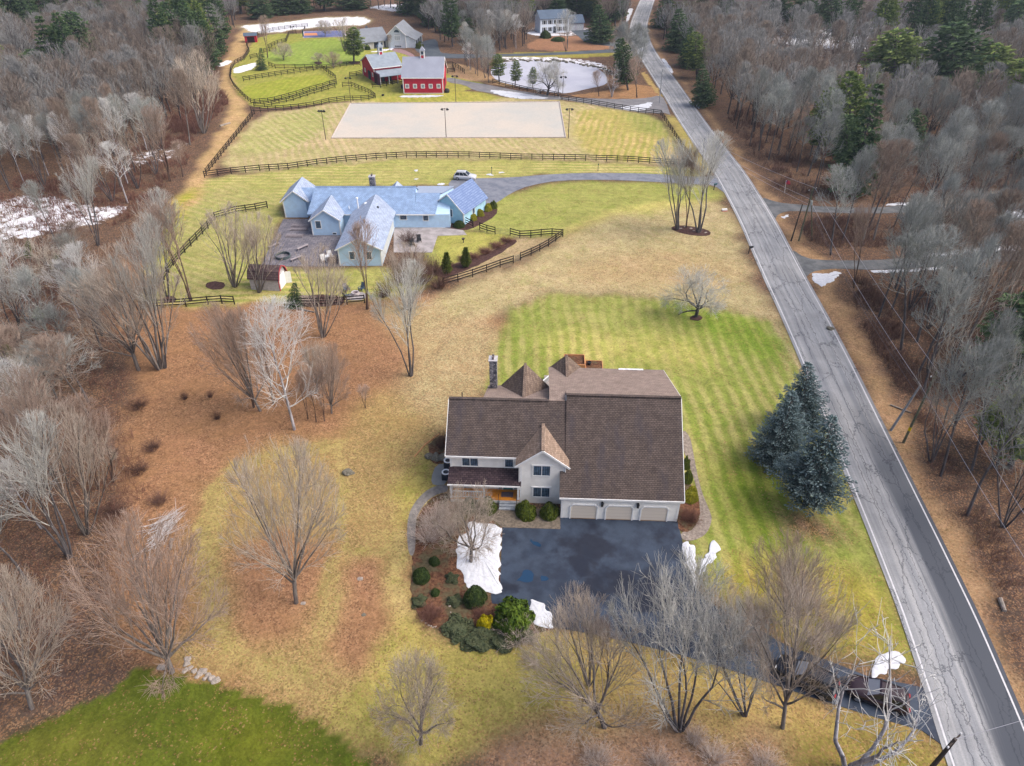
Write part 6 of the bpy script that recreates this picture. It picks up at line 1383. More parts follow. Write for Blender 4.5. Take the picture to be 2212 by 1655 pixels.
# tall trees in the right-hand wood whose trunks can be told apart
RT = [(1793, 551, 1812, 350, 90, 'wood1', "pale grey bare trunk tree just above the second side road"), (1945, 756, 2010, 420, 150, 'wood4', "thick twin-trunked tree in the right wood across from the mulch-ring tree"), (1980, 738, 2060, 430, 130, 'wood1', "tall tree right of the thick twin-trunked one"),
      (2011, 998, 2110, 640, 150, 'wood3', "dark straight tree just right of the yellow-banded pole"), (2031, 1028, 2150, 640, 150, 'wood1', "long leaning trunk right of the dark straight tree near the banded pole"), (2088, 1113, 2230, 700, 170, 'wood4', "bluish leaning trunk low in the right wood"),
      (2166, 1138, 2300, 760, 170, 'wood3', "thick dark trunk at the right edge of the wood"), (1993, 850, 2065, 560, 120, 'wood1', "tree standing behind the banded pole"), (2098, 1016, 2210, 650, 130, 'wood4', "dark pair of trunks behind the bluish leaning trunk"),
      (1843, 622, 1868, 430, 60, 'slim', "bare snag tree beside the snow patch at the second side road"), (2150, 1010, 2260, 640, 140, 'wood3', "tree at the right edge above the thick dark trunk")]
for k, (bx, by, tx, ty, wp_, ky, lb) in enumerate(RT): hero(ky, bx, by, tx, ty, wp_, lb, k * .9, maxh=17)

# ------------------------------------------------------------------ conifers
def needles(name, ca, cb, tip=None, rv=.15):
    n = N(name, .9, .1)
    c = n.mix(n.ramp(n.noise(n.co('Object'), 1.5, 3, .6), .35, .65), ca, cb)
    if tip: c = n.mix(n.ramp(n.attr("tip", 'Fac'), .35, 1.0), c, tip)
    return n.out(n.bright(c, n.ramp(n.rnd(), 0, 1, 1 - rv, 1 + rv, False)))
def conifer(name, seed, H, R, m_n, m_b, style='spruce', lv=16, per=11, tuft=.34, dens=9, clear=.06):
    """whorls of branches, each carrying flat sprays of small needle tufts"""
    rr = random.Random(seed); S = [(0, 0, -.1, 0, 0, H * .5, H * .019, H * .011), (0, 0, H * .5, 0, 0, H * .98, H * .011, .02)]
    P, D, Lq, Wq, Tq = [], [], [], [], []
    for i in range(lv):
        t_ = (i + rr.uniform(-.2, .2)) / (lv - 1); t_ = max(0, min(1, t_)); z = H * (clear + (1 - clear) * t_)
        if style == 'spruce': prof = (1 - t_) ** .82 * (1 if t_ > .08 else .8) + .03; droop = -.18 - .1 * (1 - t_)
        elif style == 'pine': prof = (1 - t_) ** .5 * (.55 + .45 * rr.random()) * (.6 + .4 * math.sin(min(1, t_ * 3) * 1.57)) + .06; droop = .10
        else: prof = (1 - t_ ** 1.6) * .95 + .05; droop = .9
        nb = max(4, int(per * (1 - .45 * t_) * (1 if style != 'pine' else rr.uniform(.5, 1))))
        a0 = rr.uniform(0, 6.28)
        for b in range(nb):
            az = a0 + 6.283 * b / nb + rr.gauss(0, .14); L = R * prof * rr.uniform(.62, 1.12)
            if L < .12: L = .12
            d = Vector((math.cos(az), math.sin(az), droop + rr.gauss(0, .07))).normalized(); nstep = max(2, int(L / R * dens))
            p = Vector((0, 0, z)); pts = [p]
            for k in range(nstep):
                d = (d + Vector((0, 0, .05 if style == 'spruce' else .03))).normalized(); p = p + d * L / nstep; pts.append(p)
            S.append((*pts[0], *pts[-1], max(.015, L * .012), .008))
            for k in range(1, nstep + 1):
                f = k / nstep
                if style == 'pine' and f < .22: continue
                if style == 'spruce' and f < .15: continue
                wdt = L * .34 * (1.15 - f)
                for sgn in (-1, 1):
                    lat = Vector((-d.y, d.x, 0)).normalized() * sgn
                    ns = max(1, int(wdt / (tuft * .55)))
                    for q in range(ns + 1):
                        pos = pts[k] + lat * (q / (ns + .5)) * wdt + Vector((rr.gauss(0, .05), rr.gauss(0, .05), rr.gauss(0, .06) - .05 * q))
                        dd = (d * .8 + lat * .7 + Vector((rr.gauss(0, .25), rr.gauss(0, .25), rr.gauss(.05, .25)))).normalized()
                        P.append(pos); D.append(dd); Lq.append(tuft * rr.uniform(.7, 1.25)); Wq.append(tuft * (rr.uniform(.12, .2) if style == 'spruce' and tuft < .4 else rr.uniform(.2, .32))); Tq.append(f)
    P = np.array([tuple(v) for v in P]); D = np.array([tuple(v) for v in D]); Lq = np.array(Lq)[:, None]; Wq = np.array(Wq)[:, None]
    rs = np.random.RandomState(seed); U = np.cross(D, rs.normal(size=D.shape)); U /= np.linalg.norm(U, axis=1, keepdims=True)
    U2 = np.cross(D, U)
    Vs, n_ = [], len(P)
    for W_ in (U, U2): Vs.append(np.stack([P, P + D * Lq * .5 + W_ * Wq, P + D * Lq, P + D * Lq * .5 - W_ * Wq], 1))
    V = np.concatenate(Vs, 0).reshape(-1, 3); F = np.arange(len(V)).reshape(-1, 4)
    me = np_mesh("foliage", V, F, m_n, k=4)
    tp = me.attributes.new("tip", 'FLOAT', 'POINT')
    tv = np.repeat(np.concatenate([Tq, Tq]), 4) * .55; idx = np.arange(len(tv)) % 4; tv = tv + np.where(idx == 2, .45, np.where(idx == 0, 0, .2))
    tp.data.foreach_set("value", tv.astype(np.float32))
    PR[name] = (build_tubes("trunk", S, m_b), me, H, R)
ND_B = needles("blue_spruce_needles", lin(66, 88, 88), lin(92, 114, 114), lin(156, 178, 180), .06)
ND_P = needles("white_pine_needles", lin(84, 112, 60), lin(112, 138, 76), lin(156, 172, 96)); ND_H = needles("hemlock_needles", lin(56, 84, 62), lin(80, 108, 74), lin(114, 138, 92))
ND_Y = needles("arborvitae_needles", lin(70, 88, 30), lin(96, 112, 40), lin(120, 132, 56), .08)
conifer('spruce', 5, 10, 3.4, ND_B, BK_T2, 'spruce', 19, 15, .32, 15, .03)
conifer('spruce2', 6, 10, 3.6, ND_B, BK_T2, 'spruce', 18, 15, .32, 15, .16)
conifer('pine', 7, 16, 4.0, ND_P, BK_T2, 'pine', 20, 10, .7, 8, .25)
conifer('pine2', 9, 16, 4.4, ND_H, BK_T2, 'pine', 22, 11, .7, 8, .15)
conifer('hemlock', 11, 14, 3.4, ND_H, BK_T2, 'spruce', 17, 12, .6, 7, .08)
conifer('arbor', 13, 3.2, .85, ND_Y, BK_T, 'arbor', 16, 16, .22, 4, .02)
conifer('smallspruce', 15, 5, 1.8, ND_H, BK_T, 'spruce', 14, 11, .34, 7, .02)
def hcon(key, bx, by, tx, ty, wpx, label, name="evergreen_tree", group=None, rz=0., maxh=None):
    x, y = G(bx, by); q = Z(tx, ty, y); h = q[1]; dx = q[0] - x
    if maxh and h > maxh: dx *= maxh / h; h = maxh
    r = wpx / 2 / scale_at(x, y, h * .4); PLACED.extend([(x, y, r), (x * .96, y - 5, r), (x * .92, y - 11, r * .9)])
    return plant(key, x, y, h, r, (dx, 0), rz, label, group, name=name)
hcon('spruce2', 1735, 1096, 1800, 905, 186, "nearest blue spruce, with a bare lower trunk, beside the road", "blue_spruce", "blue spruces by the road")
hcon('spruce', 1676, 1000, 1712, 850, 152, "left blue spruce of the three beside the road", "blue_spruce", "blue spruces by the road", 1.0)
hcon('spruce', 1728, 925, 1745, 785, 142, "farthest blue spruce of the three beside the road", "blue_spruce", "blue spruces by the road", 2.0)
hcon('arbor', 964, 593, 964, 548, 29, "left of the two pointed golden-green evergreens on the lawn", "arborvitae", "pointed evergreens"); hcon('arbor', 1006, 577, 1005, 537, 28, "right of the two pointed golden-green evergreens on the lawn", "arborvitae", "pointed evergreens", 1.)
hcon('smallspruce', 636, 662, 636, 612, 44, "dark bushy evergreen beside the garden shed doors", "evergreen_bush")
hcon('smallspruce', 565, 152, 563, 105, 28, "small blue-green spruce in the snowy paddock corner")
hcon('pine', 764, 137, 764, 60, 62, "broad pine between the green slope and the grey farm house", rz=1)
CON = [('pine2', 165, 155, 152, 25, 90), ('pine2', 78, 190, 68, 108, 70), ('pine', 15, 80, 5, 8, 60), ('pine2', 0, 160, -8, 95, 50), ('pine', 152, 45, 150, -20, 50), ('hemlock', 292, 60, 290, -15, 60), ('pine2', 452, 62, 450, -18, 60), ('pine', 200, 125, 190, 80, 40), ('hemlock', 230, 30, 230, -30, 60), ('pine', 95, 40, 90, -30, 60),
       ('pine2', 1075, 48, 1073, -10, 70), ('pine', 1122, 58, 1120, -10, 60), ('hemlock', 1298, 92, 1292, 12, 56), ('pine2', 1356, 195, 1338, 82, 48), ('pine', 1350, 160, 1345, 95, 40), ('hemlock', 1470, 110, 1465, 20, 60), ('pine', 1505, 170, 1500, 70, 56), ('hemlock', 1445, 60, 1440, -10, 60), ('pine2', 1555, 95, 1545, 40, 50), ('pine', 1575, 50, 1568, -15, 56), ('hemlock', 1520, 230, 1516, 140, 46), ('hemlock', 1492, 145, 1490, 60, 50),
       ('pine2', 1680, 70, 1678, -10, 62), ('pine2', 1742, 78, 1738, -12, 62), ('pine2', 1798, 80, 1793, -10, 54), ('pine', 1925, 195, 1935, 78, 100), ('pine2', 2045, 220, 2062, 62, 120), ('pine', 2130, 215, 2150, 110, 90), ('pine', 1836, 330, 1835, 166, 70), ('pine', 1890, 220, 1885, 170, 46), ('pine2', 1830, 360, 1828, 260, 60), ('hemlock', 2200, 110, 2200, 10, 80), ('pine2', 2160, 60, 2165, -20, 70), ('pine', 2215, 215, 2225, 130, 60),
       ('pine2', 2205, 830, 2260, 640, 170), ('pine', 2180, 1010, 2250, 850, 110), ('pine', 2120, 960, 2155, 890, 46), ('pine2', 1960, 350, 1970, 250, 60), ('pine', 1078, 178, 1074, 118, 34), ('pine', 1150, 192, 1152, 146, 22), ('pine', 1112, 188, 1115, 132, 26), ('hemlock', 970, 70, 970, 10, 46), ('pine2', 1245, 40, 1245, -10, 50), ('hemlock', 650, 28, 650, -20, 46), ('hemlock', 560, 40, 560, -10, 46), ('hemlock', 880, 32, 880, -15, 46), ('pine2', 1015, 90, 1012, 40, 40), ('hemlock', 610, 30, 605, -25, 60), ('pine2', 700, 24, 700, -30, 60), ('hemlock', 760, 20, 760, -30, 60), ('pine', 520, 30, 515, -25, 60),
       ('arbor', 122, 590, 122, 550, 34), ('arbor', 82, 690, 82, 665, 26), ('arbor', 12, 775, 12, 745, 36), ('arbor', 60, 560, 60, 520, 20)]
for k, (ky, bx, by, tx, ty, wp_) in enumerate(CON):
    if by < 70: ty = by - 80
    wp_ *= 1.3
    if bx > 1650: wp_ *= 1.25; ty -= 14
    reg = ("left" if bx < 500 else "right" if bx > 1400 else "top") 
    lb = {"left": "dark green pine rising among the leafless trees of the left wood", "right": "dark green pine rising among the leafless trees right of the road", "top": "dark evergreen among the trees behind the farm houses and pond"}[reg]
    if ky == 'arbor': hcon(ky, bx, by, tx, ty, wp_ / 1.3, "small dark green cedar low among the bare trees of the left wood", "cedar_tree", "small cedars in the left wood", k * 1.3); continue
    hcon(ky, bx, by, tx, ty, wp_, lb, "pine_tree", "pines in the %s wood" % reg, k * 1.3, maxh=22)

# ------------------------------------------------------------------ the woods
WOOD = {
 'left': [(-260, -2), (520, -2), (508, 60), (486, 100), (462, 150), (452, 205), (462, 245), (425, 300), (385, 350), (355, 400), (325, 430), (300, 455), (245, 500), (225, 570), (215, 660), (250, 720), (262, 790), (245, 850), (240, 900), (232, 1000), (205, 1050), (190, 1180), (160, 1240), (90, 1380), (20, 1490), (-60, 1540), (-420, 1500), (-420, 500)],
 'right': [(1432, -2), (1424, 55), (1432, 90), (1462, 130), (1510, 190), (1560, 245), (1625, 325), (1690, 400), (1740, 428), (2300, 425), (2500, 425), (2500, -2)],
 'right2': [(1800, 478), (2300, 470), (2450, 470), (2450, 520), (2100, 525), (1815, 545)],
 'right3': [(1880, 615), (2060, 598), (2450, 575), (2500, 1300), (2300, 1380), (2225, 1250), (2180, 1150), (2125, 1080), (2060, 1010), (2010, 930), (1960, 820), (1920, 740), (1895, 680)],
 'top': [(525, -2), (1380, -2), (1350, 30), (1345, 70), (1300, 70), (1290, 52), (1255, 50), (1180, 48), (1150, 62), (1140, 108), (1062, 112), (985, 106), (955, 92), (935, 70), (910, 58), (900, 30), (860, 20), (800, 20), (760, 24), (640, 34), (520, 46)],
 'pond': [(958, 78), (1140, 78), (1130, 105), (1062, 112), (975, 112)],
 'pond2': [(1000, 128), (1062, 128), (1052, 160), (1068, 184), (1010, 166), (985, 140)],
 'pond3': [(1072, 178), (1120, 190), (1120, 186), (1078, 172)],
 'pond4': [(1318, 120), (1370, 118), (1400, 190), (1392, 208), (1330, 208), (1330, 190), (1322, 150)]}
SPC = {'left': 4.9, 'right': 4.9, 'right2': 4.4, 'right3': 3.9, 'top': 5.0, 'pond': 4.6, 'pond2': 3.6, 'pond3': 3.0, 'pond4': 4.2}
rr = random.Random(77); CAND = []
wet = [world([(-60, 425), (60, 418), (150, 425), (260, 430), (300, 455), (240, 560), (60, 600), (-60, 610)]), world([(330, 310), (470, 215), (480, 260), (400, 340), (300, 370), (250, 370)])]
for reg, poly in WOOD.items():
    W = np.array(world(poly)); sp = SPC[reg]
    x0, y0 = W.min(0); x1, y1 = W.max(0); y1 = min(y1, 372)
    X, Y = np.meshgrid(np.arange(x0, x1, sp), np.arange(y0, y1, sp))
    X = X + np.array([[rr.uniform(-.46, .46) * sp for _ in range(X.shape[1])] for _ in range(X.shape[0])]); Y = Y + np.array([[rr.uniform(-.46, .46) * sp for _ in range(X.shape[1])] for _ in range(X.shape[0])])
    I = inpoly(X, Y, [tuple(p) for p in W])
    for x, y in zip(X[I], Y[I]):
        zc = y * _c + CAM_H * _s; px = CX + FPX * x / zc
        if px < -130 or px > 2340: continue
        if 1640 < px < 2130 and y > 185 and y < 400 and rr.random() < .5: continue
        if any((x - a) ** 2 + (y - b_) ** 2 < c * c for a, b_, c in PLACED): continue
        if any(inpoly(np.array([x]), np.array([y]), q)[0] for q in wet) and rr.random() < .88: continue
        CAND.append((math.hypot(x, y, CAM_H), x, y, reg))
CAND.sort()
LBL = {'left': ("leafless grey-brown tree of the dense wood left of the lawns and fields", "trees of the left wood"), 'right': ("leafless tree of the wood right of the road, above the first side road", "trees of the upper right wood"),
       'right2': ("leafless tree in the strip of wood between the two side roads", "trees between the side roads"), 'right3': ("leafless tree of the wood right of the road, below the second side road", "trees of the lower right wood"),
       'top': ("leafless tree of the wood behind the farm houses", "trees of the far wood"), 'pond': ("leafless tree of the grove between the farm house and the pond", "trees of the pond grove"), 'pond2': ("leafless tree of the grove at the left end of the frozen pond", "trees at the left end of the pond"),
       'pond3': ("slim leafless tree on the near pond bank by the fence", "slim trees on the near pond bank"), 'pond4': ("leafless tree between the right end of the pond and the road", "trees at the right end of the pond")}
forced = [c for c in CAND if c[3].startswith('pond')]; rest = [c for c in CAND if not c[3].startswith('pond')]
N_IND = 285 - min(len(forced), 110)
near = forced[:110] + rest[:N_IND]; far = forced[110:] + rest[N_IND:]
def wood_pine(x, y, reg):
    side_ = "left" if reg == 'left' else "right" if reg.startswith('right') else "top"
    lb = {"left": "dark green pine rising among the leafless trees of the left wood", "right": "dark green pine rising among the leafless trees right of the road", "top": "dark evergreen among the trees behind the farm houses and pond"}[side_]
    ky = rr.choice(['pine', 'pine2', 'pine2', 'hemlock']); plant(ky, x, y, rr.uniform(15, 21), rr.uniform(3.8, 6.0), (rr.gauss(0, .3), 0), rr.uniform(0, 6), lb, "pines in the %s wood" % side_, name="pine_tree")
def conish(x, y, reg):
    p_ = {'left': .16 if y > 215 else 0, 'top': .3, 'right': .22 if y > 150 else .04, 'pond': .1, 'pond4': .12}.get(reg, 0)
    return vnoise(np.array([x]), np.array([y]), 34., 5)[0] > .45 - p_ * 2.2 and rr.random() < p_ * 2.2
n_pine = 0; keep = []
for c_ in near + far:
    if n_pine < 190 and conish(*c_[1:]): wood_pine(*c_[1:]); n_pine += 1
    else: keep.append(c_)
print("extra pines", n_pine)
near, far = keep[:280], keep[280:]
for _, x, y, reg in near:
    h = rr.uniform(11.5, 18) if not reg.startswith('pond') else rr.uniform(8, 13)
    if reg == 'left' and y < 130: h = rr.uniform(8, 13)
    k = rr.choice([0, 1, 1, 2, 2, 3, 3, 5, 4, 6] if reg == 'left' else [0, 1, 1, 3, 4, 4, 4, 6] if rr.random() < .6 else [1, 3, 4])
    if reg in ('right3', 'right2'): k = rr.choice([1, 4, 4, 3, 2])
    if reg == 'right3' or reg == 'right2': h = rr.uniform(14, 18.5)
    plant('wood%d' % k, x, y, h, rr.uniform(2.0, 3.9) * (.85 if reg.startswith('pond') else 1), (rr.gauss(0, .5), rr.gauss(0, .5)), rr.uniform(0, 6.3), *LBL[reg])
print("individual wood trees", len(near), "far", len(far))
# the distant rest of the woods: one mass
FS = []
for k in range(4):
    a, b_ = bare_tree(seed=60 + k, H=15, R=4.4, form='leader' if k % 2 else 'round', clear=.34, limbs=14 if k % 2 else 9, kids=(6, 5), spread=32, up=.12, tilt=(10, 55), twig_r=.04, trunk_r=.18, twig=1.4)
    FS.append((a, b_))
TB, CB = [[], []], [[], []]
for _, x, y, reg in far:
    a, b_ = rr.choice(FS); th = rr.uniform(0, 6.28); ct_, st_ = math.cos(th), math.sin(th); s_ = rr.uniform(.7, 1.1); sr_ = rr.uniform(.7, 1.05)
    for src, dst in ((a, TB), (b_, CB)):
        Q = src.copy()
        for i in (0, 3):
            X0 = (src[:, i] * ct_ - src[:, i + 1] * st_) * sr_ + x; Y0 = (src[:, i] * st_ + src[:, i + 1] * ct_) * sr_ + y
            Q[:, i] = X0; Q[:, i + 1] = Y0; Q[:, i + 2] = src[:, i + 2] * s_
        dst[rr.random() < .5].append(Q)
Vs, Fs, Ms, o_ = [], [], [], 0
for mi_, lst, sd in ((0, TB[0] + TB[1], 4), (1, CB[0], 3), (2, CB[1], 3)):
    if not lst: continue
    v_, f_ = tube_mesh("w", np.concatenate(lst), sd, None); Vs.append(v_); Fs.append(f_ + o_); Ms.append(np.full(len(f_), mi_)); o_ += len(v_)
FW_T = bark("far_bark", lin(104, 98, 98), lin(78, 74, 76)); FW_A = bark("far_twig_grey", lin(182, 182, 180, .7), lin(150, 150, 148, .7)); FW_B = bark("far_twig_brown", lin(172, 158, 146, .7), lin(140, 128, 118, .7))
fw = link("far_woods", np_mesh("far_woods", np.concatenate(Vs), np.concatenate(Fs), [FW_T, FW_A, FW_B], np.concatenate(Ms), k=4)); tag(fw, "leafless grey woods massed in the distance behind the fields and houses", "woods", kind='stuff')

# ------------------------------------------------------------------ shrubs, hedges, undergrowth
def leaf_shrub(key, seed, m, shape=(1, 1, 1), n_leaf=5200, leaf=.085, lump=.12, core=None):
    rs = np.random.RandomState(seed); d = rs.normal(size=(n_leaf, 3)); d /= np.linalg.norm(d, axis=1, keepdims=True); d[:, 2] = np.abs(d[:, 2]) * 1.0 - .25 * (rs.rand(n_leaf) < .35)
    f = 1 + lump * np.sin(d[:, 0] * 5 + seed) * np.cos(d[:, 1] * 4.3) + lump * .7 * np.sin(d[:, 2] * 7 + d[:, 0] * 6)
    rad = f * (1 - .28 * rs.rand(n_leaf) ** 2.5)
    P = d * rad[:, None]; P[:, 2] = np.maximum(P[:, 2], -.1)
    Nn = d + rs.normal(size=d.shape) * .6; Nn /= np.linalg.norm(Nn, axis=1, keepdims=True)
    U = np.cross(Nn, rs.normal(size=d.shape)); U /= np.linalg.norm(U, axis=1, keepdims=True); W_ = np.cross(Nn, U); L = leaf * rs.uniform(.7, 1.3, (n_leaf, 1))
    V = np.stack([P - U * L, P + W_ * L * .5, P + U * L, P - W_ * L * .5], 1).reshape(-1, 3)
    # inner mass
    th = np.linspace(0, 2 * np.pi, 13)[:-1]; rings = []
    for ph_ in np.linspace(-.2, 1.5, 7): rings.append(np.stack([np.cos(th) * np.cos(ph_), np.sin(th) * np.cos(ph_), np.full(12, np.sin(ph_))], 1) * .74)
    R_ = np.concatenate(rings); o_ = len(V); F2 = [(o_ + r * 12 + k, o_ + r * 12 + (k + 1) % 12, o_ + (r + 1) * 12 + (k + 1) % 12, o_ + (r + 1) * 12 + k) for r in range(6) for k in range(12)]
    V = np.concatenate([V, R_]) * np.array(shape); F = np.concatenate([np.arange(n_leaf * 4).reshape(-1, 4), np.array(F2)])
    PR[key] = np_mesh("shrub", V, F, m, k=4)
def leafm(name, ca, cb, rv=.1):
    n = N(name, .8, .2); c = n.mix(n.ramp(n.noise(n.co('Object'), 3.0, 3, .6), .35, .65), ca, cb)
    return n.out(n.bright(c, n.ramp(n.rnd(), 0, 1, 1 - rv, 1 + rv, False)))
leaf_shrub('box', 1, leafm("boxwood_leaf", lin(72, 90, 26), lin(104, 116, 36))); leaf_shrub('round', 2, leafm("yew_leaf", lin(52, 74, 36), lin(78, 96, 42)), lump=.05, leaf=.07)
leaf_shrub('rhodo', 3, leafm("rhododendron_leaf", lin(70, 100, 26), lin(110, 134, 42)), n_leaf=3800, leaf=.12, lump=.2); leaf_shrub('yellow', 4, leafm("golden_leaf", lin(224, 204, 20), lin(196, 186, 18)), n_leaf=2600, leaf=.13, lump=.2)
leaf_shrub('lime', 5, leafm("lime_leaf", lin(146, 148, 36), lin(176, 172, 52)), lump=.1); leaf_shrub('low', 6, leafm("juniper_leaf", lin(76, 88, 62), lin(100, 106, 76)), n_leaf=4600, leaf=.1, lump=.25); leaf_shrub('olive', 8, leafm("azalea_leaf", lin(88, 88, 50), lin(110, 100, 58)), n_leaf=2600, leaf=.09, lump=.2)
def shrub(key, px, py, wpx, hm, label, group=None, dpx=None):
    x, y = G(px, py); sc = scale_at(x, y, hm * .4); r = wpx / 2 / sc
    o = link("shrub", PR[key], None, (x, y, 0), (0, 0, (px * 7.3) % 6.28)); o.scale = (r, r * (dpx or .9), hm); return tag(o, label, "shrub", group)
shrub('box', 1135, 1110, 46, 1.45, "round green shrub left of the pair between the steps and the garage"); shrub('box', 1186, 1112, 42, 1.4, "round green shrub right of the pair, touching the garage corner"); shrub('box', 1052, 1100, 44, 1.3, "round green shrub left of the porch steps"); shrub('round', 1014, 1096, 40, 1.1, "dark shrub under the porch railing")
shrub('rhodo', 1110, 1350, 92, 2.0, "big glossy green shrub at the lower left driveway corner"); shrub('yellow', 1050, 1352, 34, 1.2, "bright yellow shrub beside the big glossy green one"); shrub('round', 1026, 1296, 54, 1.5, "clipped dark green globe shrub below the snow patch")
shrub('round', 910, 1248, 42, 1.0, "round green shrub in the left part of the leafy bed"); shrub('round', 938, 1215, 26, .6, "small green shrub above the round one in the leafy bed"); shrub('round', 940, 1282, 22, .5, "small green shrub below the round one in the leafy bed")
shrub('lime', 1491, 1078, 34, 1.5, "lime-green shrub at the right front corner of the garage"); shrub('box', 1483, 1040, 22, 1.4, "dark green shrub against the garage side wall, middle"); shrub('box', 1480, 1010, 18, 1.4, "green shrub against the garage side wall, farthest back")
shrub('low', 990, 1362, 66, .5, "grey-green spreading juniper at the bottom of the leafy bed", "junipers in the bed"); shrub('low', 1035, 1378, 70, .5, "grey-green juniper below the yellow shrub", "junipers in the bed"); shrub('low', 982, 1300, 34, .4, "narrow grey-green juniper left of the dark globe shrub", "junipers in the bed"); shrub('low', 906, 1300, 34, .4, "grey-green juniper at the left edge of the bed", "junipers in the bed"); shrub('low', 975, 1250, 30, .35, "grey-green ground shrub left of the snow patch", "junipers in the bed"); shrub('low', 1090, 1384, 60, .45, "grey-green juniper below the big glossy shrub", "junipers in the bed")
shrub('round', 991, 490, 26, 1.1, "dark round shrub at the blue house corner by the black fence panel")
shrub('lime', 1022, 476, 17, 1.2, "golden shrub nearest the black fence panel at the blue house", "golden shrubs by the blue house"); shrub('lime', 1037, 466, 17, 1.2, "middle golden shrub along the blue house garage wing", "golden shrubs by the blue house"); shrub('lime', 1054, 455, 18, 1.3, "golden shrub at the far end of the row by the garage wing", "golden shrubs by the blue house"); shrub('box', 1065, 450, 18, 1.3, "dark green shrub at the end of the golden row")
shrub('round', 1178, 82, 26, 2.4, "dark evergreen bush at the left front corner of the white two-storey house"); shrub('round', 1205, 88, 34, 1.2, "low dark hedge below the white two-storey house"); shrub('round', 794, 108, 12, 1.6, "round dark bush in front of the grey farm house"); shrub('round', 783, 110, 6, 1.4, "little green bush left of the round one by the grey farm house"); shrub('box', 906, 104, 18, 1.8, "dark bushes right of the farm house gable"); shrub('round', 876, 98, 10, 1.6, "green bush under the arched window of the farm house")
# twiggy shrubs: sprays of thin stems
def twig_shrub(key, seed, m, n_=420, r=1., h=1., tw=.009, arch=.3):
    rr_ = random.Random(seed); S = []
    for k in range(n_):
        a_ = rr_.uniform(0, 6.28); q = rr_.random() ** .5; sp_ = q * .25 * r; t_ = rr_.uniform(.2, 1.1) * q
        p = Vector((math.cos(a_) * sp_, math.sin(a_) * sp_, 0)); d = Vector((math.sin(t_) * math.cos(a_), math.sin(t_) * math.sin(a_), math.cos(t_)))
        L = rr_.uniform(.55, 1.0)
        for j in range(3):
            d = (d + Vector((rr_.gauss(0, .16), rr_.gauss(0, .16), rr_.gauss(0, .12) + (.06 if j < 1 else -arch * .2)))).normalized(); nq = p + d * L / 3; S.append((*p, *nq, tw * (1.4 - j * .4), tw * (1.0 - j * .35)))
            if j: 
                for _ in range(2):
                    d2 = (d + Vector((rr_.gauss(0, .5), rr_.gauss(0, .5), rr_.gauss(0, .4)))).normalized(); S.append((*nq, *(nq + d2 * L * .22), tw * .7, tw * .3))
            p = nq
    S = np.array(S); S[:, [0, 1, 3, 4]] *= r / .8; S[:, [2, 5]] *= h
    PR[key] = build_tubes("twigs", S, m)
TW_B = bark("twig_brown", lin(138, 108, 98), lin(104, 80, 74), .2); TW_R = bark("twig_red_brown", lin(156, 116, 102), lin(120, 86, 76), .15); TW_G = bark("twig_pale_grey", lin(216, 202, 192, .8), lin(190, 174, 164, .8), .12)
twig_shrub('tw_b', 1, TW_B, 200, 1.4, 1.6, .010); twig_shrub('tw_r', 2, TW_R, 420, 1.2, 1.0, .010); twig_shrub('tw_g', 3, TW_G, 200, 1.3, 1.4, .009); twig_shrub('tw_b2', 5, TW_R, 300, 1.6, 1.3, .013)
def tshrub(key, px, py, wpx, hm, label, group=None, name="twiggy_shrub"):
    x, y = G(px, py); r = wpx / 2 / scale_at(x, y); o = link(name, PR[key], None, (x, y, 0), (0, 0, px % 6)); k = r / 1.3; o.scale = (k, k, hm / 1.4); return tag(o, label, "shrub", group)
tshrub('tw_r', 1487, 1122, 56, 1.3, "dome of reddish brown twigs at the right front corner of the garage"); tshrub('tw_r', 930, 1330, 62, .9, "low brown twiggy shrub at the rounded tip of the leafy bed"); tshrub('tw_r', 1040, 1330, 44, .7, "brown heather clump between the globe shrub and the yellow shrub")
for k, (px_, py_, w__) in enumerate(((935, 1130, 80), (965, 1150, 70), (925, 1165, 74), (960, 1115, 60))): tshrub('tw_g', px_, py_, w__, 1.5, "pale twiggy shrub in the curved bed left of the porch", "pale twiggy shrubs in the curved bed")
tshrub('tw_g', 1120, 1382, 90, 1.6, "pale arching twigs in front of the big glossy green shrub"); tshrub('tw_b', 955, 966, 36, 1.8, "dark twiggy shrub at the rear left corner of the big house")
for k, (px_, py_, w__) in enumerate(((1000, 562, 30), (1022, 556, 34), (1048, 546, 38), (1072, 534, 40), (1094, 522, 36), (968, 575, 30))): tshrub('tw_r', px_, py_, w__, .9, "low russet shrub in the hedge row right of the pointed evergreens", "russet hedge row")
for k, (px_, py_, w__) in enumerate(((935, 590, 60), (912, 610, 56), (948, 620, 50), (885, 575, 60), (870, 605, 60), (830, 640, 40))): tshrub('tw_b', px_, py_, w__, 2.2, "tall twiggy shrub below the right-hand patio of the blue house", "twiggy shrubs below the patio")
tshrub('tw_g', 655, 655, 60, 1.0, "pale twiggy shrub behind the fence right of the garden shed"); tshrub('tw_b', 882, 524, 40, 1.8, "twiggy shrub on the right-hand patio"); tshrub('tw_b', 720, 568, 26, 1.0, "small dark shrub at the front corner of the long pale wing")
for k, (px_, py_, w__) in enumerate(((1640, 1330, 100), (1740, 1300, 100), (1800, 1360, 80), (1620, 1390, 70), (1760, 1390, 80))): tshrub('tw_g', px_, py_, w__, 1.8, "pale bare thicket on the lawn between the drive and the road", "pale thickets beside the drive")
for k, (px_, py_, w__) in enumerate(((1290, 1645, 90), (1420, 1655, 80), (1540, 1640, 90), (1650, 1655, 80), (1500, 1600, 60))): tshrub('tw_g', px_, py_, w__, 1.2, "tangled bare brush under the trees along the bottom edge", "brush along the bottom edge")
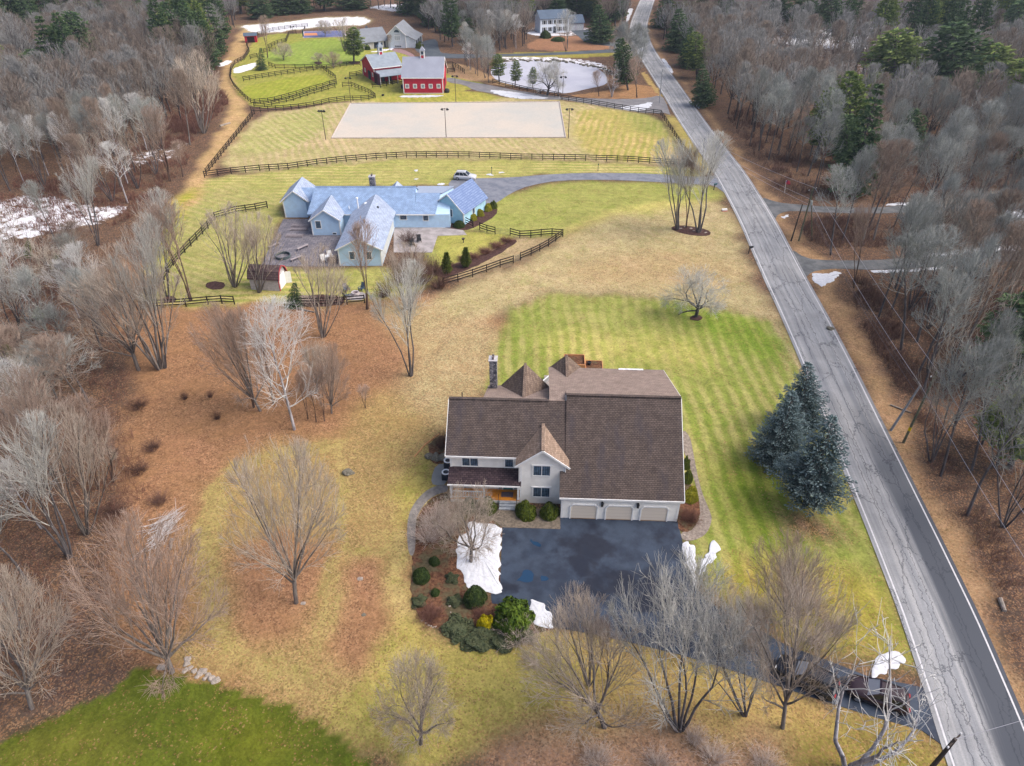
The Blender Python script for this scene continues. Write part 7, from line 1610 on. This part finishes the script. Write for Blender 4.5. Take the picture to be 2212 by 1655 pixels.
for k, (px_, py_, w__) in enumerate(((300, 880, 50), (330, 970, 44), (300, 1020, 50), (345, 1085, 46), (250, 1110, 60), (400, 862, 16), (470, 905, 18), (455, 858, 14))): tshrub('tw_b', px_, py_, w__, .9, "low dark tangle of twigs on the fallen leaves beside the left wood", "dark tangles beside the left wood")
# undergrowth: countless thin stems, one mass per side
def brush(name, regions, m, label, seed):
    rs = np.random.RandomState(seed); S = []
    for poly, dens, hh in regions:
        W = np.array(chaikin(world(poly), 1)); x0, y0 = W.min(0); x1, y1 = W.max(0); n_ = int((x1 - x0) * (y1 - y0) * dens)
        X = rs.uniform(x0, x1, n_); Y = rs.uniform(y0, y1, n_); cl = vnoise(X, Y, 4.0, seed) + vnoise(X, Y, 1.6, seed + 1) * .6; I = inpoly(X, Y, [tuple(p) for p in W]) & (cl > -.25); X, Y = X[I], Y[I]; n_ = len(X)
        for c in range(3):
            a_ = rs.uniform(0, 6.28, n_); t_ = np.abs(rs.normal(0, .5, n_)); L = hh * rs.uniform(.35, 1.0, n_); dx = np.sin(t_) * np.cos(a_) * L; dy = np.sin(t_) * np.sin(a_) * L; dz = np.cos(t_) * L
            ox, oy = rs.normal(0, .15, n_), rs.normal(0, .15, n_); k = .55; jx, jy = rs.normal(0, .12, n_), rs.normal(0, .12, n_); w__ = np.clip(np.hypot(X, Y) / 60, 1, 4) * .012
            S.append(np.stack([X + ox, Y + oy, 0 * X, X + ox + dx * k, Y + oy + dy * k, dz * k, w__ * 1.2, w__], 1)); S.append(np.stack([X + ox + dx * k, Y + oy + dy * k, dz * k, X + ox + dx + jx, Y + oy + dy + jy, dz * .95, w__, w__ * .4], 1))
    S = np.concatenate(S); V, F = tube_mesh(name, S, 3, m); o = link(name, np_mesh(name, V, F, m, k=4)); print(name, len(F)); return tag(o, label, "undergrowth", kind='stuff')
brush("undergrowth", [([(1640, 395), (1740, 432), (1900, 445), (2260, 435), (2260, 380), (1900, 330), (1700, 330)], 1.6, 1.6), ([(1560, 240), (1600, 300), (1680, 400), (1760, 380), (1640, 240)], 1.6, 1.8), ([(1740, 470), (1800, 470), (2200, 470), (2200, 520), (1800, 540), (1760, 530), (1730, 500)], 4.5, 1.4),
    ([(1835, 600), (1870, 600), (1930, 680), (1980, 800), (2020, 880), (2040, 960), (1990, 930), (1930, 820), (1880, 740), (1850, 680)], 9, 1.7), ([(1930, 600), (2260, 590), (2260, 800), (2050, 900), (1960, 760)], 5.0, 1.4),
    ([(1990, 950), (2060, 980), (2120, 1080), (2180, 1180), (2250, 1300), (2250, 1500), (2180, 1380), (2130, 1220), (2070, 1100), (2000, 1000)], 8, 1.2), ([(2060, 880), (2260, 800), (2260, 1200), (2180, 1120)], 3.5, 1.1)],
    TW_B, "dark brown undergrowth on the wood floor right of the road", 11)
brush("undergrowth", [([(-60, 560), (200, 540), (260, 700), (300, 900), (280, 1100), (200, 1300), (60, 1480), (-80, 1500)], 2.2, 1.3), ([(0, 380), (200, 380), (330, 330), (420, 290), (420, 340), (330, 440), (240, 500), (0, 560)], 2.2, 1.5), ([(380, 240), (470, 190), (500, 225), (470, 250), (390, 320), (330, 330)], 4.5, 1.9), ([(100, 200), (400, 200), (380, 330), (100, 370)], 1.2, 1.6),
    ([(240, 960), (330, 1000), (330, 1100), (240, 1200), (170, 1260)], 3, 1.0)],
    TW_R, "russet undergrowth on the wood floor at the left", 12)

# ------------------------------------------------------------------ thin cold air over the distance
HAZE = True
if HAZE:
    hb = MB(); hb.box(-330, -60, -1.0, 330, 470, 60)
    hm = bpy.data.materials.new("haze_air"); hm.use_nodes = True; t_ = hm.node_tree; t_.nodes.clear()
    pv = t_.nodes.new("ShaderNodeVolumePrincipled"); pv.inputs["Density"].default_value = .00016; pv.inputs["Color"].default_value = (.72, .86, 1.0, 1); pv.inputs["Anisotropy"].default_value = .2
    oo = t_.nodes.new("ShaderNodeOutputMaterial"); t_.links.new(pv.outputs[0], oo.inputs["Volume"])
    tag(hb.build("haze", hm), kind='stuff')
